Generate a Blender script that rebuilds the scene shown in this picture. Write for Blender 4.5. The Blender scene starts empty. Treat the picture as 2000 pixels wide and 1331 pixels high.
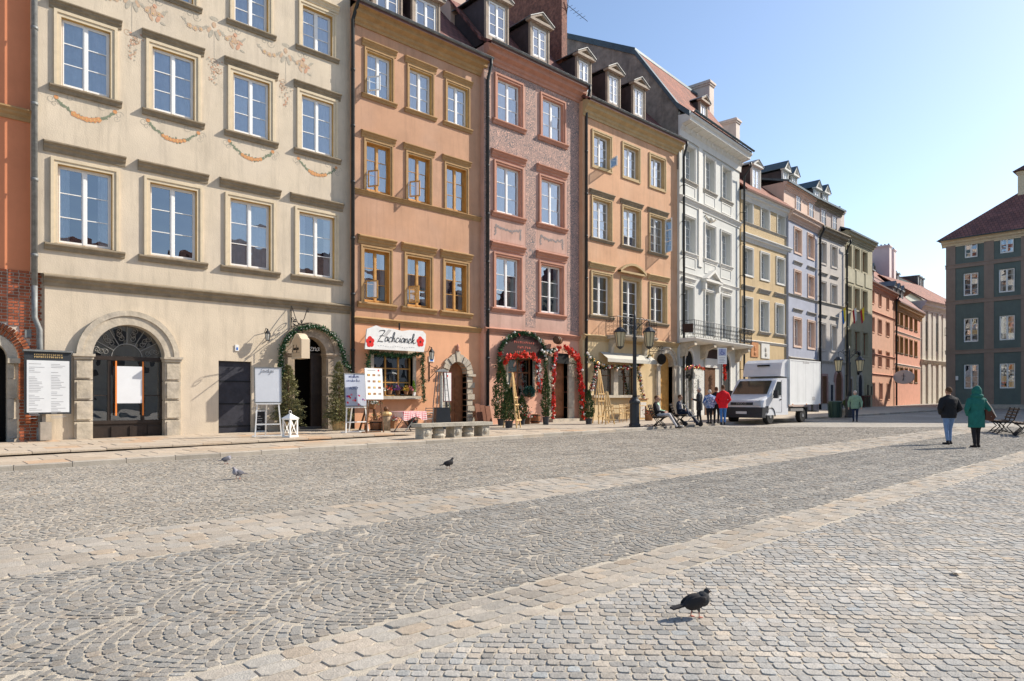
import bpy, bmesh, math, random
import numpy as np
from mathutils import Vector, Matrix, Euler, kdtree, noise as mnoise
random.seed(7)
rng = np.random.default_rng(11)
S = bpy.context.scene
COL = S.collection
R = math.radians
# ------------------------------------------------------------------ camera
FPX, CXP, YH, YG = 1333.0, 1000.0, 777.0, 765.0      # focal length in pixels of the 2000 px wide photo, horizon rows
CAMH, DIST = 1.57, 23.0
ALPHA = math.atan((2430.0 - CXP) / FPX)
SA, CA = math.sin(ALPHA), math.cos(ALPHA)
cam_d = bpy.data.cameras.new('camera'); cam = bpy.data.objects.new('camera', cam_d); COL.objects.link(cam)
cam_d.sensor_fit = 'HORIZONTAL'; cam_d.sensor_width = 36.0; cam_d.lens = 24.0
cam_d.shift_y = (YH - 665.5) / 2000.0
cam_d.clip_start = 0.1; cam_d.clip_end = 3000
cam.location = (0, -DIST, CAMH)
cam.rotation_euler = (R(90), 0, -(math.pi / 2 - ALPHA))
S.camera = cam
# ------------------------------------------------------------------ sky, sun, exposure
LDIR = Vector((-2.13, 0.895, -1.67)).normalized()
EL = math.asin(-LDIR.z)
w = bpy.data.worlds.new('World'); S.world = w; w.use_nodes = True
nt = w.node_tree; bg = nt.nodes['Background']
sky = nt.nodes.new('ShaderNodeTexSky'); sky.sky_type = 'NISHITA'; sky.sun_disc = False
sky.sun_elevation = EL; sky.sun_rotation = math.atan2(-LDIR.x, -LDIR.y)
sky.air_density = 1.0; sky.dust_density = 0.9; sky.ozone_density = 1.9; sky.altitude = 100
nt.links.new(sky.outputs[0], bg.inputs[0]); bg.inputs[1].default_value = 0.136
sd = bpy.data.lights.new('sun', 'SUN'); sd.energy = 5.0; sd.angle = R(0.53); sd.color = (1.0, 0.93, 0.82)
sun = bpy.data.objects.new('sun', sd); COL.objects.link(sun)
sun.rotation_euler = LDIR.to_track_quat('-Z', 'Y').to_euler(); sun.location = (30, -40, 60)
vs = S.view_settings; vs.view_transform = 'Standard'; vs.look = 'None'; vs.gamma = 1.0; vs.exposure = 0.56
S.cycles.max_bounces = 8; S.cycles.transparent_max_bounces = 12; S.cycles.use_denoising = True

def G(u, v):                                   # the square rises gently away from the photographer
    return 0.009 * (CA * u + SA * (v + DIST))
def ground_px(x, y, lift=0.0):                 # photo pixel -> point on the ground
    z = FPX * (CAMH - lift) / (y - YG); X = (x - CXP) * z / FPX
    u = X * SA + z * CA; v = -X * CA + z * SA - DIST
    return u, v, G(u, v) + lift
# ------------------------------------------------------------------ materials
MATS = {}
def nodes(name):
    m = bpy.data.materials.new(name); m.use_nodes = True
    return m, m.node_tree, m.node_tree.nodes['Principled BSDF']
def M(name, col, rough=0.8, var=0.12, scale=1.5, bump=0.15, bscale=30.0, streak=0.0, spec=0.3, metal=0.0, attr=None, tint=None, coat=0.0):
    if name in MATS: return MATS[name]
    m, t, b = nodes(name); n, l = t.nodes.new, t.links.new
    tc = n('ShaderNodeTexCoord')
    b.inputs['Roughness'].default_value = rough; b.inputs['Metallic'].default_value = metal
    b.inputs['Specular IOR Level'].default_value = spec; b.inputs['Coat Weight'].default_value = coat
    nz = n('ShaderNodeTexNoise'); nz.inputs['Scale'].default_value = scale; nz.inputs['Detail'].default_value = 7; nz.inputs['Roughness'].default_value = 0.65
    l(tc.outputs['Object'], nz.inputs['Vector'])
    mp = n('ShaderNodeMapRange'); mp.inputs['From Min'].default_value = 0.3; mp.inputs['From Max'].default_value = 0.7
    mp.inputs['To Min'].default_value = 1 - var; mp.inputs['To Max'].default_value = 1 + var
    l(nz.outputs['Fac'], mp.inputs['Value'])
    if attr:
        at = n('ShaderNodeAttribute'); at.attribute_name = attr; src = at.outputs['Color']
    else:
        rgb = n('ShaderNodeRGB'); rgb.outputs[0].default_value = (*col, 1); src = rgb.outputs[0]
    if tint:
        n2 = n('ShaderNodeTexNoise'); n2.inputs['Scale'].default_value = scale * 0.45; n2.inputs['Detail'].default_value = 5
        l(tc.outputs['Object'], n2.inputs['Vector'])
        r2 = n('ShaderNodeMapRange'); r2.inputs['From Min'].default_value = 0.45; r2.inputs['From Max'].default_value = 0.75; r2.inputs['To Max'].default_value = 0.8
        l(n2.outputs['Fac'], r2.inputs['Value'])
        mt = n('ShaderNodeMix'); mt.data_type = 'RGBA'; l(r2.outputs[0], mt.inputs[0]); l(src, mt.inputs[6]); mt.inputs[7].default_value = (*tint, 1); src = mt.outputs[2]
    mx = n('ShaderNodeMix'); mx.data_type = 'RGBA'; mx.blend_type = 'MULTIPLY'; mx.inputs[0].default_value = 1
    cb = n('ShaderNodeCombineColor'); [l(mp.outputs[0], cb.inputs[i]) for i in range(3)]
    l(src, mx.inputs[6]); l(cb.outputs[0], mx.inputs[7]); out = mx.outputs[2]
    if streak:
        mpg = n('ShaderNodeMapping'); mpg.inputs['Scale'].default_value = (2.2, 2.2, 0.22)
        l(tc.outputs['Object'], mpg.inputs['Vector'])
        n3 = n('ShaderNodeTexNoise'); n3.inputs['Scale'].default_value = 1.6; n3.inputs['Detail'].default_value = 8; n3.inputs['Roughness'].default_value = 0.7
        l(mpg.outputs[0], n3.inputs['Vector'])
        r3 = n('ShaderNodeMapRange'); r3.inputs['From Min'].default_value = 0.49; r3.inputs['From Max'].default_value = 0.74; r3.inputs['To Max'].default_value = streak
        l(n3.outputs['Fac'], r3.inputs['Value'])
        m3 = n('ShaderNodeMix'); m3.data_type = 'RGBA'; l(r3.outputs[0], m3.inputs[0]); l(out, m3.inputs[6])
        m3.inputs[7].default_value = (col[0] * 0.5, col[1] * 0.5, col[2] * 0.5, 1); out = m3.outputs[2]
    l(out, b.inputs['Base Color'])
    if bump:
        nb = n('ShaderNodeTexNoise'); nb.inputs['Scale'].default_value = bscale; nb.inputs['Detail'].default_value = 4
        l(tc.outputs['Object'], nb.inputs['Vector'])
        bp = n('ShaderNodeBump'); bp.inputs['Strength'].default_value = bump; bp.inputs['Distance'].default_value = 0.02
        l(nb.outputs['Fac'], bp.inputs['Height']); l(bp.outputs[0], b.inputs['Normal'])
    MATS[name] = m; return m
def flat(name, col, rough=0.6, **k): return M(name, col, rough, var=k.pop('var', 0.06), bump=k.pop('bump', 0.0), **k)

def make_glass():
    m = bpy.data.materials.new('window_glass'); m.use_nodes = True; t = m.node_tree; t.nodes.clear(); n, l = t.nodes.new, t.links.new
    o = n('ShaderNodeOutputMaterial'); mx = n('ShaderNodeMixShader'); tr = n('ShaderNodeBsdfTransparent'); gl = n('ShaderNodeBsdfGlossy')
    tr.inputs[0].default_value = (0.8, 0.84, 0.86, 1); gl.inputs['Roughness'].default_value = 0.0; gl.inputs['Color'].default_value = (0.93, 0.96, 1, 1)
    fr = n('ShaderNodeFresnel'); fr.inputs['IOR'].default_value = 1.5
    ml = n('ShaderNodeMath'); ml.operation = 'MULTIPLY_ADD'; ml.inputs[1].default_value = 3.0; ml.inputs[2].default_value = 0.14; ml.use_clamp = True
    tc = n('ShaderNodeTexCoord'); nz = n('ShaderNodeTexNoise'); nz.inputs['Scale'].default_value = 1.7; nz.inputs['Detail'].default_value = 1
    l(tc.outputs['Object'], nz.inputs['Vector']); bp = n('ShaderNodeBump'); bp.inputs['Strength'].default_value = 0.16; bp.inputs['Distance'].default_value = 0.03
    l(nz.outputs['Fac'], bp.inputs['Height']); l(bp.outputs[0], gl.inputs['Normal'])
    l(fr.outputs[0], ml.inputs[0]); l(ml.outputs[0], mx.inputs[0]); l(tr.outputs[0], mx.inputs[1]); l(gl.outputs[0], mx.inputs[2]); l(mx.outputs[0], o.inputs[0])
    MATS['window_glass'] = m; return m
GLASS = make_glass()

def make_line_ornament(name, base, ink, scale, width):      # sgraffito scrolls scratched in two coats of plaster
    m, t, b = nodes(name); n, l = t.nodes.new, t.links.new
    tc = n('ShaderNodeTexCoord'); b.inputs['Roughness'].default_value = 0.85; b.inputs['Specular IOR Level'].default_value = 0.2
    nz = n('ShaderNodeTexNoise'); nz.inputs['Scale'].default_value = scale; nz.inputs['Detail'].default_value = 1.5; nz.inputs['Distortion'].default_value = 1.6
    l(tc.outputs['Object'], nz.inputs['Vector'])
    s = n('ShaderNodeMath'); s.operation = 'MULTIPLY'; s.inputs[1].default_value = 7.0; l(nz.outputs['Fac'], s.inputs[0])
    f = n('ShaderNodeMath'); f.operation = 'PINGPONG'; f.inputs[1].default_value = 0.5; l(s.outputs[0], f.inputs[0])
    r = n('ShaderNodeMapRange'); r.inputs['From Min'].default_value = width; r.inputs['From Max'].default_value = width + 0.1; l(f.outputs[0], r.inputs['Value'])
    n2 = n('ShaderNodeTexNoise'); n2.inputs['Scale'].default_value = 1.6; n2.inputs['Detail'].default_value = 4; l(tc.outputs['Object'], n2.inputs['Vector'])
    r2 = n('ShaderNodeMapRange'); r2.inputs['From Min'].default_value = 0.35; r2.inputs['From Max'].default_value = 0.6; r2.inputs['To Min'].default_value = 0.22; r2.inputs['To Max'].default_value = 0.0
    l(n2.outputs['Fac'], r2.inputs['Value'])
    ad = n('ShaderNodeMath'); ad.operation = 'ADD'; ad.use_clamp = True; l(r.outputs[0], ad.inputs[0]); l(r2.outputs[0], ad.inputs[1])
    mx = n('ShaderNodeMix'); mx.data_type = 'RGBA'; l(ad.outputs[0], mx.inputs[0]); mx.inputs[6].default_value = (*ink, 1); mx.inputs[7].default_value = (*base, 1)
    l(mx.outputs[2], b.inputs['Base Color'])
    bp = n('ShaderNodeBump'); bp.inputs['Strength'].default_value = 0.4; bp.inputs['Distance'].default_value = 0.01; l(ad.outputs[0], bp.inputs['Height']); l(bp.outputs[0], b.inputs['Normal'])
    MATS[name] = m; return m

def make_tile_roof(name, c1, c2, sx=5.0, sz=3.2):           # rows of clay tiles, too far to tell one from the next
    m, t, b = nodes(name); n, l = t.nodes.new, t.links.new
    tc = n('ShaderNodeTexCoord'); br = n('ShaderNodeTexBrick'); br.offset = 0.5
    br.inputs['Color1'].default_value = (*c1, 1); br.inputs['Color2'].default_value = (*c2, 1); br.inputs['Mortar'].default_value = (c1[0] * .35, c1[1] * .35, c1[2] * .35, 1)
    br.inputs['Scale'].default_value = 1.0; br.inputs['Brick Width'].default_value = 1 / sx; br.inputs['Row Height'].default_value = 1 / sz; br.inputs['Mortar Size'].default_value = 0.022; br.inputs['Bias'].default_value = -.1
    l(tc.outputs['UV'], br.inputs['Vector']); b.inputs['Roughness'].default_value = 0.85
    nz = n('ShaderNodeTexNoise'); nz.inputs['Scale'].default_value = 0.8; nz.inputs['Detail'].default_value = 6; l(tc.outputs['Object'], nz.inputs['Vector'])
    hs = n('ShaderNodeMix'); hs.data_type = 'RGBA'; hs.blend_type = 'MULTIPLY'; hs.inputs[0].default_value = 0.6; l(br.outputs['Color'], hs.inputs[6])
    rr = n('ShaderNodeMapRange'); rr.inputs['From Min'].default_value = .3; rr.inputs['From Max'].default_value = .7; rr.inputs['To Min'].default_value = .45; rr.inputs['To Max'].default_value = 1.25
    l(nz.outputs['Fac'], rr.inputs['Value']); cc = n('ShaderNodeCombineColor'); [l(rr.outputs[0], cc.inputs[i]) for i in range(3)]; l(cc.outputs[0], hs.inputs[7])
    l(hs.outputs[2], b.inputs['Base Color'])
    bp = n('ShaderNodeBump'); bp.inputs['Strength'].default_value = 0.8; bp.inputs['Distance'].default_value = 0.03; bp.invert = True
    l(br.outputs['Fac'], bp.inputs['Height']); l(bp.outputs[0], b.inputs['Normal']); MATS[name] = m; return m

def make_ground():
    m, t, b = nodes('paving_ground'); n, l = t.nodes.new, t.links.new
    tc = n('ShaderNodeTexCoord'); b.inputs['Roughness'].default_value = 0.85; b.inputs['Specular IOR Level'].default_value = 0.3
    vo = n('ShaderNodeTexVoronoi'); vo.feature = 'DISTANCE_TO_EDGE'; vo.inputs['Scale'].default_value = 9.5; vo.inputs['Randomness'].default_value = 0.55
    v2 = n('ShaderNodeTexVoronoi'); v2.inputs['Scale'].default_value = 9.5; v2.inputs['Randomness'].default_value = 0.55
    l(tc.outputs['Object'], vo.inputs['Vector']); l(tc.outputs['Object'], v2.inputs['Vector'])
    r = n('ShaderNodeMapRange'); r.inputs['From Min'].default_value = 0.05; r.inputs['From Max'].default_value = 0.14; l(vo.outputs['Distance'], r.inputs['Value'])
    bw = n('ShaderNodeSeparateColor'); l(v2.outputs['Color'], bw.inputs[0])
    cr = n('ShaderNodeMix'); cr.data_type = 'RGBA'; cr.inputs[6].default_value = (0.26, 0.245, 0.218, 1); cr.inputs[7].default_value = (0.37, 0.34, 0.30, 1); l(bw.outputs[0], cr.inputs[0])
    mx = n('ShaderNodeMix'); mx.data_type = 'RGBA'; mx.inputs[6].default_value = (0.36, 0.32, 0.265, 1); l(r.outputs[0], mx.inputs[0]); l(cr.outputs[2], mx.inputs[7])
    nz = n('ShaderNodeTexNoise'); nz.inputs['Scale'].default_value = 0.35; nz.inputs['Detail'].default_value = 8; l(tc.outputs['Object'], nz.inputs['Vector'])
    rr = n('ShaderNodeMapRange'); rr.inputs['From Min'].default_value = .3; rr.inputs['From Max'].default_value = .7; rr.inputs['To Min'].default_value = .82; rr.inputs['To Max'].default_value = 1.15
    l(nz.outputs['Fac'], rr.inputs['Value']); cc = n('ShaderNodeCombineColor'); [l(rr.outputs[0], cc.inputs[i]) for i in range(3)]
    hs = n('ShaderNodeMix'); hs.data_type = 'RGBA'; hs.blend_type = 'MULTIPLY'; hs.inputs[0].default_value = 1; l(mx.outputs[2], hs.inputs[6]); l(cc.outputs[0], hs.inputs[7])
    l(hs.outputs[2], b.inputs['Base Color'])
    bp = n('ShaderNodeBump'); bp.inputs['Strength'].default_value = 0.7; bp.inputs['Distance'].default_value = 0.02; l(r.outputs[0], bp.inputs['Height']); l(bp.outputs[0], b.inputs['Normal'])
    return m
# ------------------------------------------------------------------ mesh helpers
class MB:
    def __init__(s): s.v, s.f, s.uv, s.mi = [], [], None, []
    def add(s, verts, faces, mi=0):
        o = len(s.v); s.v += [tuple(p) for p in verts]; s.f += [tuple(i + o for i in f) for f in faces]; s.mi += [mi] * len(faces); return s
    def box(s, x0, x1, y0, y1, z0, z1, mi=0):
        return s.add([(x0, y0, z0), (x1, y0, z0), (x1, y1, z0), (x0, y1, z0), (x0, y0, z1), (x1, y0, z1), (x1, y1, z1), (x0, y1, z1)],
                     [(0, 3, 2, 1), (4, 5, 6, 7), (0, 1, 5, 4), (1, 2, 6, 5), (2, 3, 7, 6), (3, 0, 4, 7)], mi)
    def prism(s, poly, a0, a1, axis='x', mi=0):               # polygon (2-D) extruded along an axis
        n = len(poly)
        def P(p, a): return (a, p[0], p[1]) if axis == 'x' else ((p[0], a, p[1]) if axis == 'y' else (p[0], p[1], a))
        return s.add([P(p, a0) for p in poly] + [P(p, a1) for p in poly],
                     [tuple(range(n))[::-1], tuple(range(n, 2 * n))] + [(i, (i + 1) % n, n + (i + 1) % n, n + i) for i in range(n)], mi)
    def tube(s, pts, r, k=6, mi=0, cap=True):
        pts = [Vector(p) for p in pts]; rs = r if hasattr(r, '__len__') else [r] * len(pts); V, F = [], []
        up = Vector((0, 0, 1))
        for i, p in enumerate(pts):
            d = (pts[min(i + 1, len(pts) - 1)] - pts[max(i - 1, 0)]); d = d.normalized() if d.length > 1e-9 else Vector((0, 0, 1))
            a = d.cross(up if abs(d.z) < 0.95 else Vector((1, 0, 0))).normalized(); b = d.cross(a)
            for j in range(k):
                t = 2 * math.pi * j / k; V.append(p + (a * math.cos(t) + b * math.sin(t)) * rs[i])
        for i in range(len(pts) - 1):
            for j in range(k): F.append((i * k + j, i * k + (j + 1) % k, (i + 1) * k + (j + 1) % k, (i + 1) * k + j))
        if cap: F += [tuple(range(k)), tuple(range((len(pts) - 1) * k, len(pts) * k))[::-1]]
        return s.add(V, F, mi)
    def bar(s, p, q, wx, wy=None, mi=0):                      # a square timber between two points
        p, q = Vector(p), Vector(q); d = (q - p).normalized(); wy = wy or wx
        a = d.cross(Vector((0, 0, 1)) if abs(d.z) < 0.95 else Vector((0, 1, 0))).normalized() * wx / 2; b = d.cross(a).normalized() * wy / 2
        V = [p - a - b, p + a - b, p + a + b, p - a + b, q - a - b, q + a - b, q + a + b, q - a + b]
        return s.add(V, [(0, 3, 2, 1), (4, 5, 6, 7), (0, 1, 5, 4), (1, 2, 6, 5), (2, 3, 7, 6), (3, 0, 4, 7)], mi)
    def lathe(s, prof, k=16, c=(0, 0, 0), mi=0, sx=1, sy=1):   # profile of (r, z)
        V, F = [], []
        for r, z in prof:
            for j in range(k):
                t = 2 * math.pi * j / k; V.append((c[0] + r * math.cos(t) * sx, c[1] + r * math.sin(t) * sy, c[2] + z))
        for i in range(len(prof) - 1):
            for j in range(k): F.append((i * k + j, i * k + (j + 1) % k, (i + 1) * k + (j + 1) % k, (i + 1) * k + j))
        F += [tuple(range(k))[::-1], tuple(range((len(prof) - 1) * k, len(prof) * k))]
        return s.add(V, F, mi)
    def ball(s, c, r, k=8, mi=0, sc=(1, 1, 1)):
        n = max(3, k // 2); V, F = [(c[0], c[1], c[2] - r * sc[2])], []
        for i in range(1, n):
            a = math.pi * i / n - math.pi / 2
            for j in range(k):
                t = 2 * math.pi * j / k; V.append((c[0] + r * sc[0] * math.cos(a) * math.cos(t), c[1] + r * sc[1] * math.cos(a) * math.sin(t), c[2] + r * sc[2] * math.sin(a)))
        V.append((c[0], c[1], c[2] + r * sc[2])); L = len(V) - 1
        for j in range(k): F += [(0, 1 + (j + 1) % k, 1 + j), (L, L - k + j, L - k + (j + 1) % k)]
        for i in range(n - 2):
            for j in range(k): F.append((1 + i * k + j, 1 + i * k + (j + 1) % k, 1 + (i + 1) * k + (j + 1) % k, 1 + (i + 1) * k + j))
        return s.add(V, F, mi)
    def xf(s, mat, start=0):
        s.v[start:] = [tuple(mat @ Vector(p)) for p in s.v[start:]]; return s
    def mesh(s, name, mats, smooth=False):
        me = bpy.data.meshes.new(name); me.from_pydata(s.v, [], s.f)
        for m in (mats if isinstance(mats, (list, tuple)) else [mats]): me.materials.append(m)
        if any(s.mi): me.polygons.foreach_set('material_index', s.mi)
        bm = bmesh.new(); bm.from_mesh(me); bmesh.ops.recalc_face_normals(bm, faces=bm.faces); bm.to_mesh(me); bm.free()
        if smooth: me.polygons.foreach_set('use_smooth', [True] * len(me.polygons))
        if s.uv:
            ul = me.uv_layers.new(name='UVMap')
            for li, lp in enumerate(me.loops): ul.data[li].uv = s.uv(me.vertices[lp.vertex_index].co)
        return me
    def build(s, name, mats, parent=None, loc=None, rz=None, smooth=False, label=None):
        return link(s.mesh(name, mats, smooth), name, parent, loc, rz, label)
def link(me, name, parent=None, loc=None, rz=None, label=None):
    o = bpy.data.objects.new(name, me); COL.objects.link(o)
    if parent is not None: o.parent = parent
    if loc is not None: o.location = loc
    if rz is not None: o.rotation_euler = (0, 0, rz)
    if label: o['label'] = label
    return o
def tag(o, label, cat=None, group=None, kind=None):
    if label: o['label'] = label
    if cat: o['category'] = cat
    if group: o['group'] = group
    if kind: o['kind'] = kind
    return o
def thing(name, label, cat, loc=(0, 0, 0), rz=0.0, group=None):
    o = bpy.data.objects.new(name, None); COL.objects.link(o); o.location = loc; o.rotation_euler = (0, 0, rz); o.empty_display_size = 0.2
    return tag(o, label, cat, group)
def copy_tree(o, parent=None):
    kids = [c for c in COL.objects if c.parent is o]
    c = o.copy(); COL.objects.link(c); c.parent = parent
    for ch in kids: copy_tree(ch, c)
    return c
def text_mb(txt, size, thick=0.004, shear=0.0, spacing=1.0):
    cu = bpy.data.curves.new('lettering', 'FONT'); cu.body = txt; cu.size = size; cu.extrude = thick; cu.shear = shear; cu.align_x = 'CENTER'; cu.align_y = 'CENTER'; cu.space_character = spacing
    o = bpy.data.objects.new('lettering', cu); COL.objects.link(o)
    me = bpy.data.meshes.new_from_object(o.evaluated_get(bpy.context.evaluated_depsgraph_get()))
    mb = MB(); mb.add([(v.co.x, -v.co.z, v.co.y) for v in me.vertices], [tuple(p.vertices) for p in me.polygons])
    bpy.data.objects.remove(o); bpy.data.curves.remove(cu); bpy.data.meshes.remove(me); return mb
# ------------------------------------------------------------------ palette
CREAM = M('cream_plaster', (0.62, 0.52, 0.39), var=0.11, scale=0.9, streak=0.5, bump=0.3, bscale=25, tint=(0.56, 0.475, 0.375))
CREAM_T = M('cream_trim', (0.63, 0.52, 0.36), var=0.1, scale=3, streak=0.15)
OCHRE = M('ochre_reveal', (0.46, 0.29, 0.10), var=0.12, scale=3)
GREYTRIM = M('weathered_trim', (0.26, 0.21, 0.145), var=0.25, scale=3, streak=0.4)
OR2 = M('apricot_plaster', (0.51, 0.285, 0.17), var=0.13, scale=0.8, streak=0.45, bump=0.25, tint=(0.49, 0.31, 0.22))
OR2T = M('ochre_trim', (0.40, 0.245, 0.11), var=0.16, scale=3, streak=0.25)
PINK = M('pink_plaster', (0.49, 0.30, 0.235), var=0.13, scale=1.0, streak=0.45, tint=(0.60, 0.40, 0.33))
PINKT = M('terracotta_trim', (0.48, 0.235, 0.16), var=0.14, scale=3, streak=0.2)
OR4 = M('peach_plaster', (0.60, 0.335, 0.19), var=0.13, scale=0.8, streak=0.45, bump=0.25, tint=(0.58, 0.38, 0.25))
OR4T = M('sand_trim', (0.47, 0.335, 0.175), var=0.14, scale=3, streak=0.3)
WHITE5 = M('white_stucco', (0.56, 0.555, 0.515), var=0.06, scale=1, streak=0.14)
WHITET = M('white_trim', (0.68, 0.655, 0.60), var=0.06, scale=3, streak=0.1)
YEL = M('yellow_plaster', (0.56, 0.41, 0.225), var=0.12, scale=1, streak=0.4)
BLUE = M('blue_plaster', (0.37, 0.385, 0.455), var=0.1, scale=1, streak=0.15)
PEACH7 = M('pale_peach_plaster', (0.64, 0.46, 0.36), var=0.08, scale=1, streak=0.15)
GREY8 = M('beige_grey_plaster', (0.52, 0.47, 0.42), var=0.1, scale=1, streak=0.2)
OLIVE = M('olive_plaster', (0.40, 0.355, 0.235), var=0.12, scale=1, streak=0.2)
GREEN = M('green_plaster', (0.125, 0.155, 0.14), var=0.12, scale=1.2, streak=0.2)
BROWNP = M('brown_pilaster', (0.27, 0.205, 0.165), var=0.12, scale=1.2, streak=0.2)
REDOR = M('orange_red_plaster', (0.66, 0.24, 0.115), var=0.08, scale=0.9, streak=0.15)
STONE = M('sandstone', (0.50, 0.43, 0.33), var=0.25, scale=4, streak=0.3, bump=0.4, bscale=18, tint=(0.36, 0.32, 0.27))
GSTONE = M('grey_stone', (0.40, 0.365, 0.31), var=0.25, scale=4, bump=0.5, bscale=22)
SLAB = M('paving_stone', (0.43, 0.355, 0.275), var=0.15, scale=2.5, bump=0.35, bscale=30, attr='Col')
SETT = M('granite_sett', (0.3, 0.3, 0.3), rough=0.85, var=0.16, scale=28, bump=0.4, bscale=85, attr='Col', spec=0.2)
WHITEP = M('white_paint', (0.80, 0.79, 0.76), rough=0.5, var=0.05, scale=6, bump=0.0)
WOODF = M('honey_wood', (0.50, 0.26, 0.07), rough=0.5, var=0.2, scale=5)
WOODL = M('light_wood', (0.60, 0.40, 0.18), rough=0.6, var=0.25, scale=9)
WOODD = M('dark_wood', (0.12, 0.055, 0.025), rough=0.5, var=0.3, scale=6)
WOODB = M('brown_wood', (0.26, 0.105, 0.045), rough=0.5, var=0.3, scale=6)
DORM = M('dormer_boards', (0.36, 0.29, 0.225), var=0.25, scale=4, streak=0.4)
DORMS = M('dormer_sheet', (0.055, 0.042, 0.042), rough=0.6, var=0.3, scale=3, streak=0.3)
LEAD = M('lead_sheet', (0.16, 0.165, 0.165), rough=0.5, var=0.25, scale=3, metal=0.3)
LEADD = M('dark_lead_sheet', (0.07, 0.10, 0.115), rough=0.5, var=0.25, scale=2, metal=0.2)
ZINC = M('zinc', (0.20, 0.205, 0.20), rough=0.6, var=0.3, scale=6, metal=0.3)
PIPE = M('dark_pipe', (0.035, 0.037, 0.038), rough=0.5, var=0.3, scale=3, metal=0.3)
IRON = M('wrought_iron', (0.018, 0.019, 0.022), rough=0.5, var=0.2, scale=8, metal=0.4)
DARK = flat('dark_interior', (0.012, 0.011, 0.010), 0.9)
CURT = M('net_curtain', (0.70, 0.70, 0.70), rough=0.9, var=0.12, scale=5, bump=0)
BLIND = M('grey_blind', (0.48, 0.465, 0.45), rough=0.9, var=0.12, scale=4, bump=0)
TILE = make_tile_roof('red_tile_roof', (0.33, 0.105, 0.055), (0.21, 0.065, 0.04))
TILED = make_tile_roof('brown_tile_roof', (0.27, 0.105, 0.08), (0.18, 0.075, 0.065), 3.2, 2.6)
BRICK = M('red_brick', (0.36, 0.105, 0.045), var=0.2, scale=9, bump=0.5, bscale=40, attr='Col')
MORTAR = M('lime_mortar', (0.62, 0.54, 0.44), var=0.15, scale=6, bump=0.4)
# ================================================================== the ground
GROUND = make_ground()
gm = MB(); N = 26
xs = np.linspace(-260, 420, N); ys = np.linspace(-260, 420, N)
gm.add([(a, b, G(a, b)) for b in ys for a in xs], [(j * N + i, j * N + i + 1, (j + 1) * N + i + 1, (j + 1) * N + i) for j in range(N - 1) for i in range(N - 1)])
ground = gm.build('cobbled_square', GROUND); tag(ground, None, None, None, 'structure')
KERB_V = -6.4
def cam_xy(u, v): return u * SA - (v + DIST) * CA, u * CA + (v + DIST) * SA      # right, forward
ST1, ST2 = (-15.92, -14.5), (-19.62, -19.05)
def in_view(u, v, zmax, margin=1.2):
    X, Z = cam_xy(u, v)
    return 2.7 < Z < zmax and abs(X) < 0.75 * Z + margin
quads, cols = [], []
def put(q, c):
    k = 1 + .16 * mnoise.noise((q[0][0] * .45, q[0][1] * .45, 0)) + .10 * mnoise.noise((q[0][0] * 1.7, q[0][1] * 1.7, 5)); quads.append(q); cols.append((c[0] * k, c[1] * k, c[2] * k))
def rcol(base, var=0.10, warm=0.0):
    k = 1 + random.gauss(0, var); t = random.gauss(0, 0.022); e = random.random()
    if e < .02: t += .07
    elif e < .05: k *= .8
    return (max(0.04, base[0] * k * (1 + t + warm)), max(0.04, base[1] * k), max(0.04, base[2] * k * (1 - t - warm)))
ZM = 30.0
# fish-scale fans between the slab strips, bulging towards -u
FR, SS = 0.66, 0.087
def fans(v0, v1, base, zmax):
    us = np.arange(-14, 44, FR); rows = int((v1 - v0) / FR) + 3
    cen = {}
    for i, cu in enumerate(us):
        for j in range(-1, rows):
            if (i + j) % 2: continue
            cen[(i, j)] = (cu + random.uniform(-.02, .02), v0 + j * FR)
    for (i, j), (cu, cv) in cen.items():
        if not in_view(cu, cv, zmax + 1, 2.0): continue
        nb = [cen[k] for k in ((i + 1, j - 1), (i + 1, j + 1), (i + 2, j)) if k in cen]
        K = .72; sh = 0.0
        while sh < 1.75 * FR:
            y = -FR + random.random() * .04
            while y < FR:
                L = SS * random.uniform(.85, 1.2) / math.sqrt(1 + (2 * K * y / FR) ** 2); ya, yb = y, min(y + L, FR); y += L
                ym = (ya + yb) / 2; f = lambda q: cu + sh - K * FR * (1 - (q / FR) ** 2)
                mu, mv = f(ym) + SS / 2, cv + ym
                if not (v0 + .03 < mv < v1 - .03) or yb - ya < .03: continue
                if any(abs(mv - b[1]) < FR and mu - .03 > b[0] - K * FR * (1 - ((mv - b[1]) / FR) ** 2) for b in nb): continue
                if not in_view(mu, mv, zmax): continue
                g_ = lambda q: (f(q) + SS / (1 + (2 * K * q / FR) ** 2), cv + q - 2 * K * q / FR * SS / (1 + (2 * K * q / FR) ** 2)); q = [(f(ya), cv + ya), g_(ya), g_(yb), (f(yb), cv + yb)]
                put([(p[0], min(max(p[1], v0 + .01), v1 - .01)) for p in q], rcol(base))
            sh += SS
fans(ST2[1], ST1[0], (0.272, 0.25, 0.218), ZM)
fans(ST1[1], KERB_V - 0.12, (0.305, 0.272, 0.228), ZM)
# strips of big pale slabs
def strip(v0, v1, nrow):
    d = (v1 - v0) / nrow
    for r in range(nrow):
        u = -13.0
        while u < 44:
            L = random.uniform(0.15, 0.29)
            if in_view(u + L / 2, v0 + d * (r + .5), ZM + 6):
                w = 0.03 if random.random() < 0.85 else 0.10
                put([(u, v0 + d * r), (u + L, v0 + d * r), (u + L, v0 + d * (r + 1)), (u, v0 + d * (r + 1))], rcol((0.345, 0.313, 0.268), .06, w))
            u += L
strip(*ST1, 7); strip(*ST2, 4)
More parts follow.
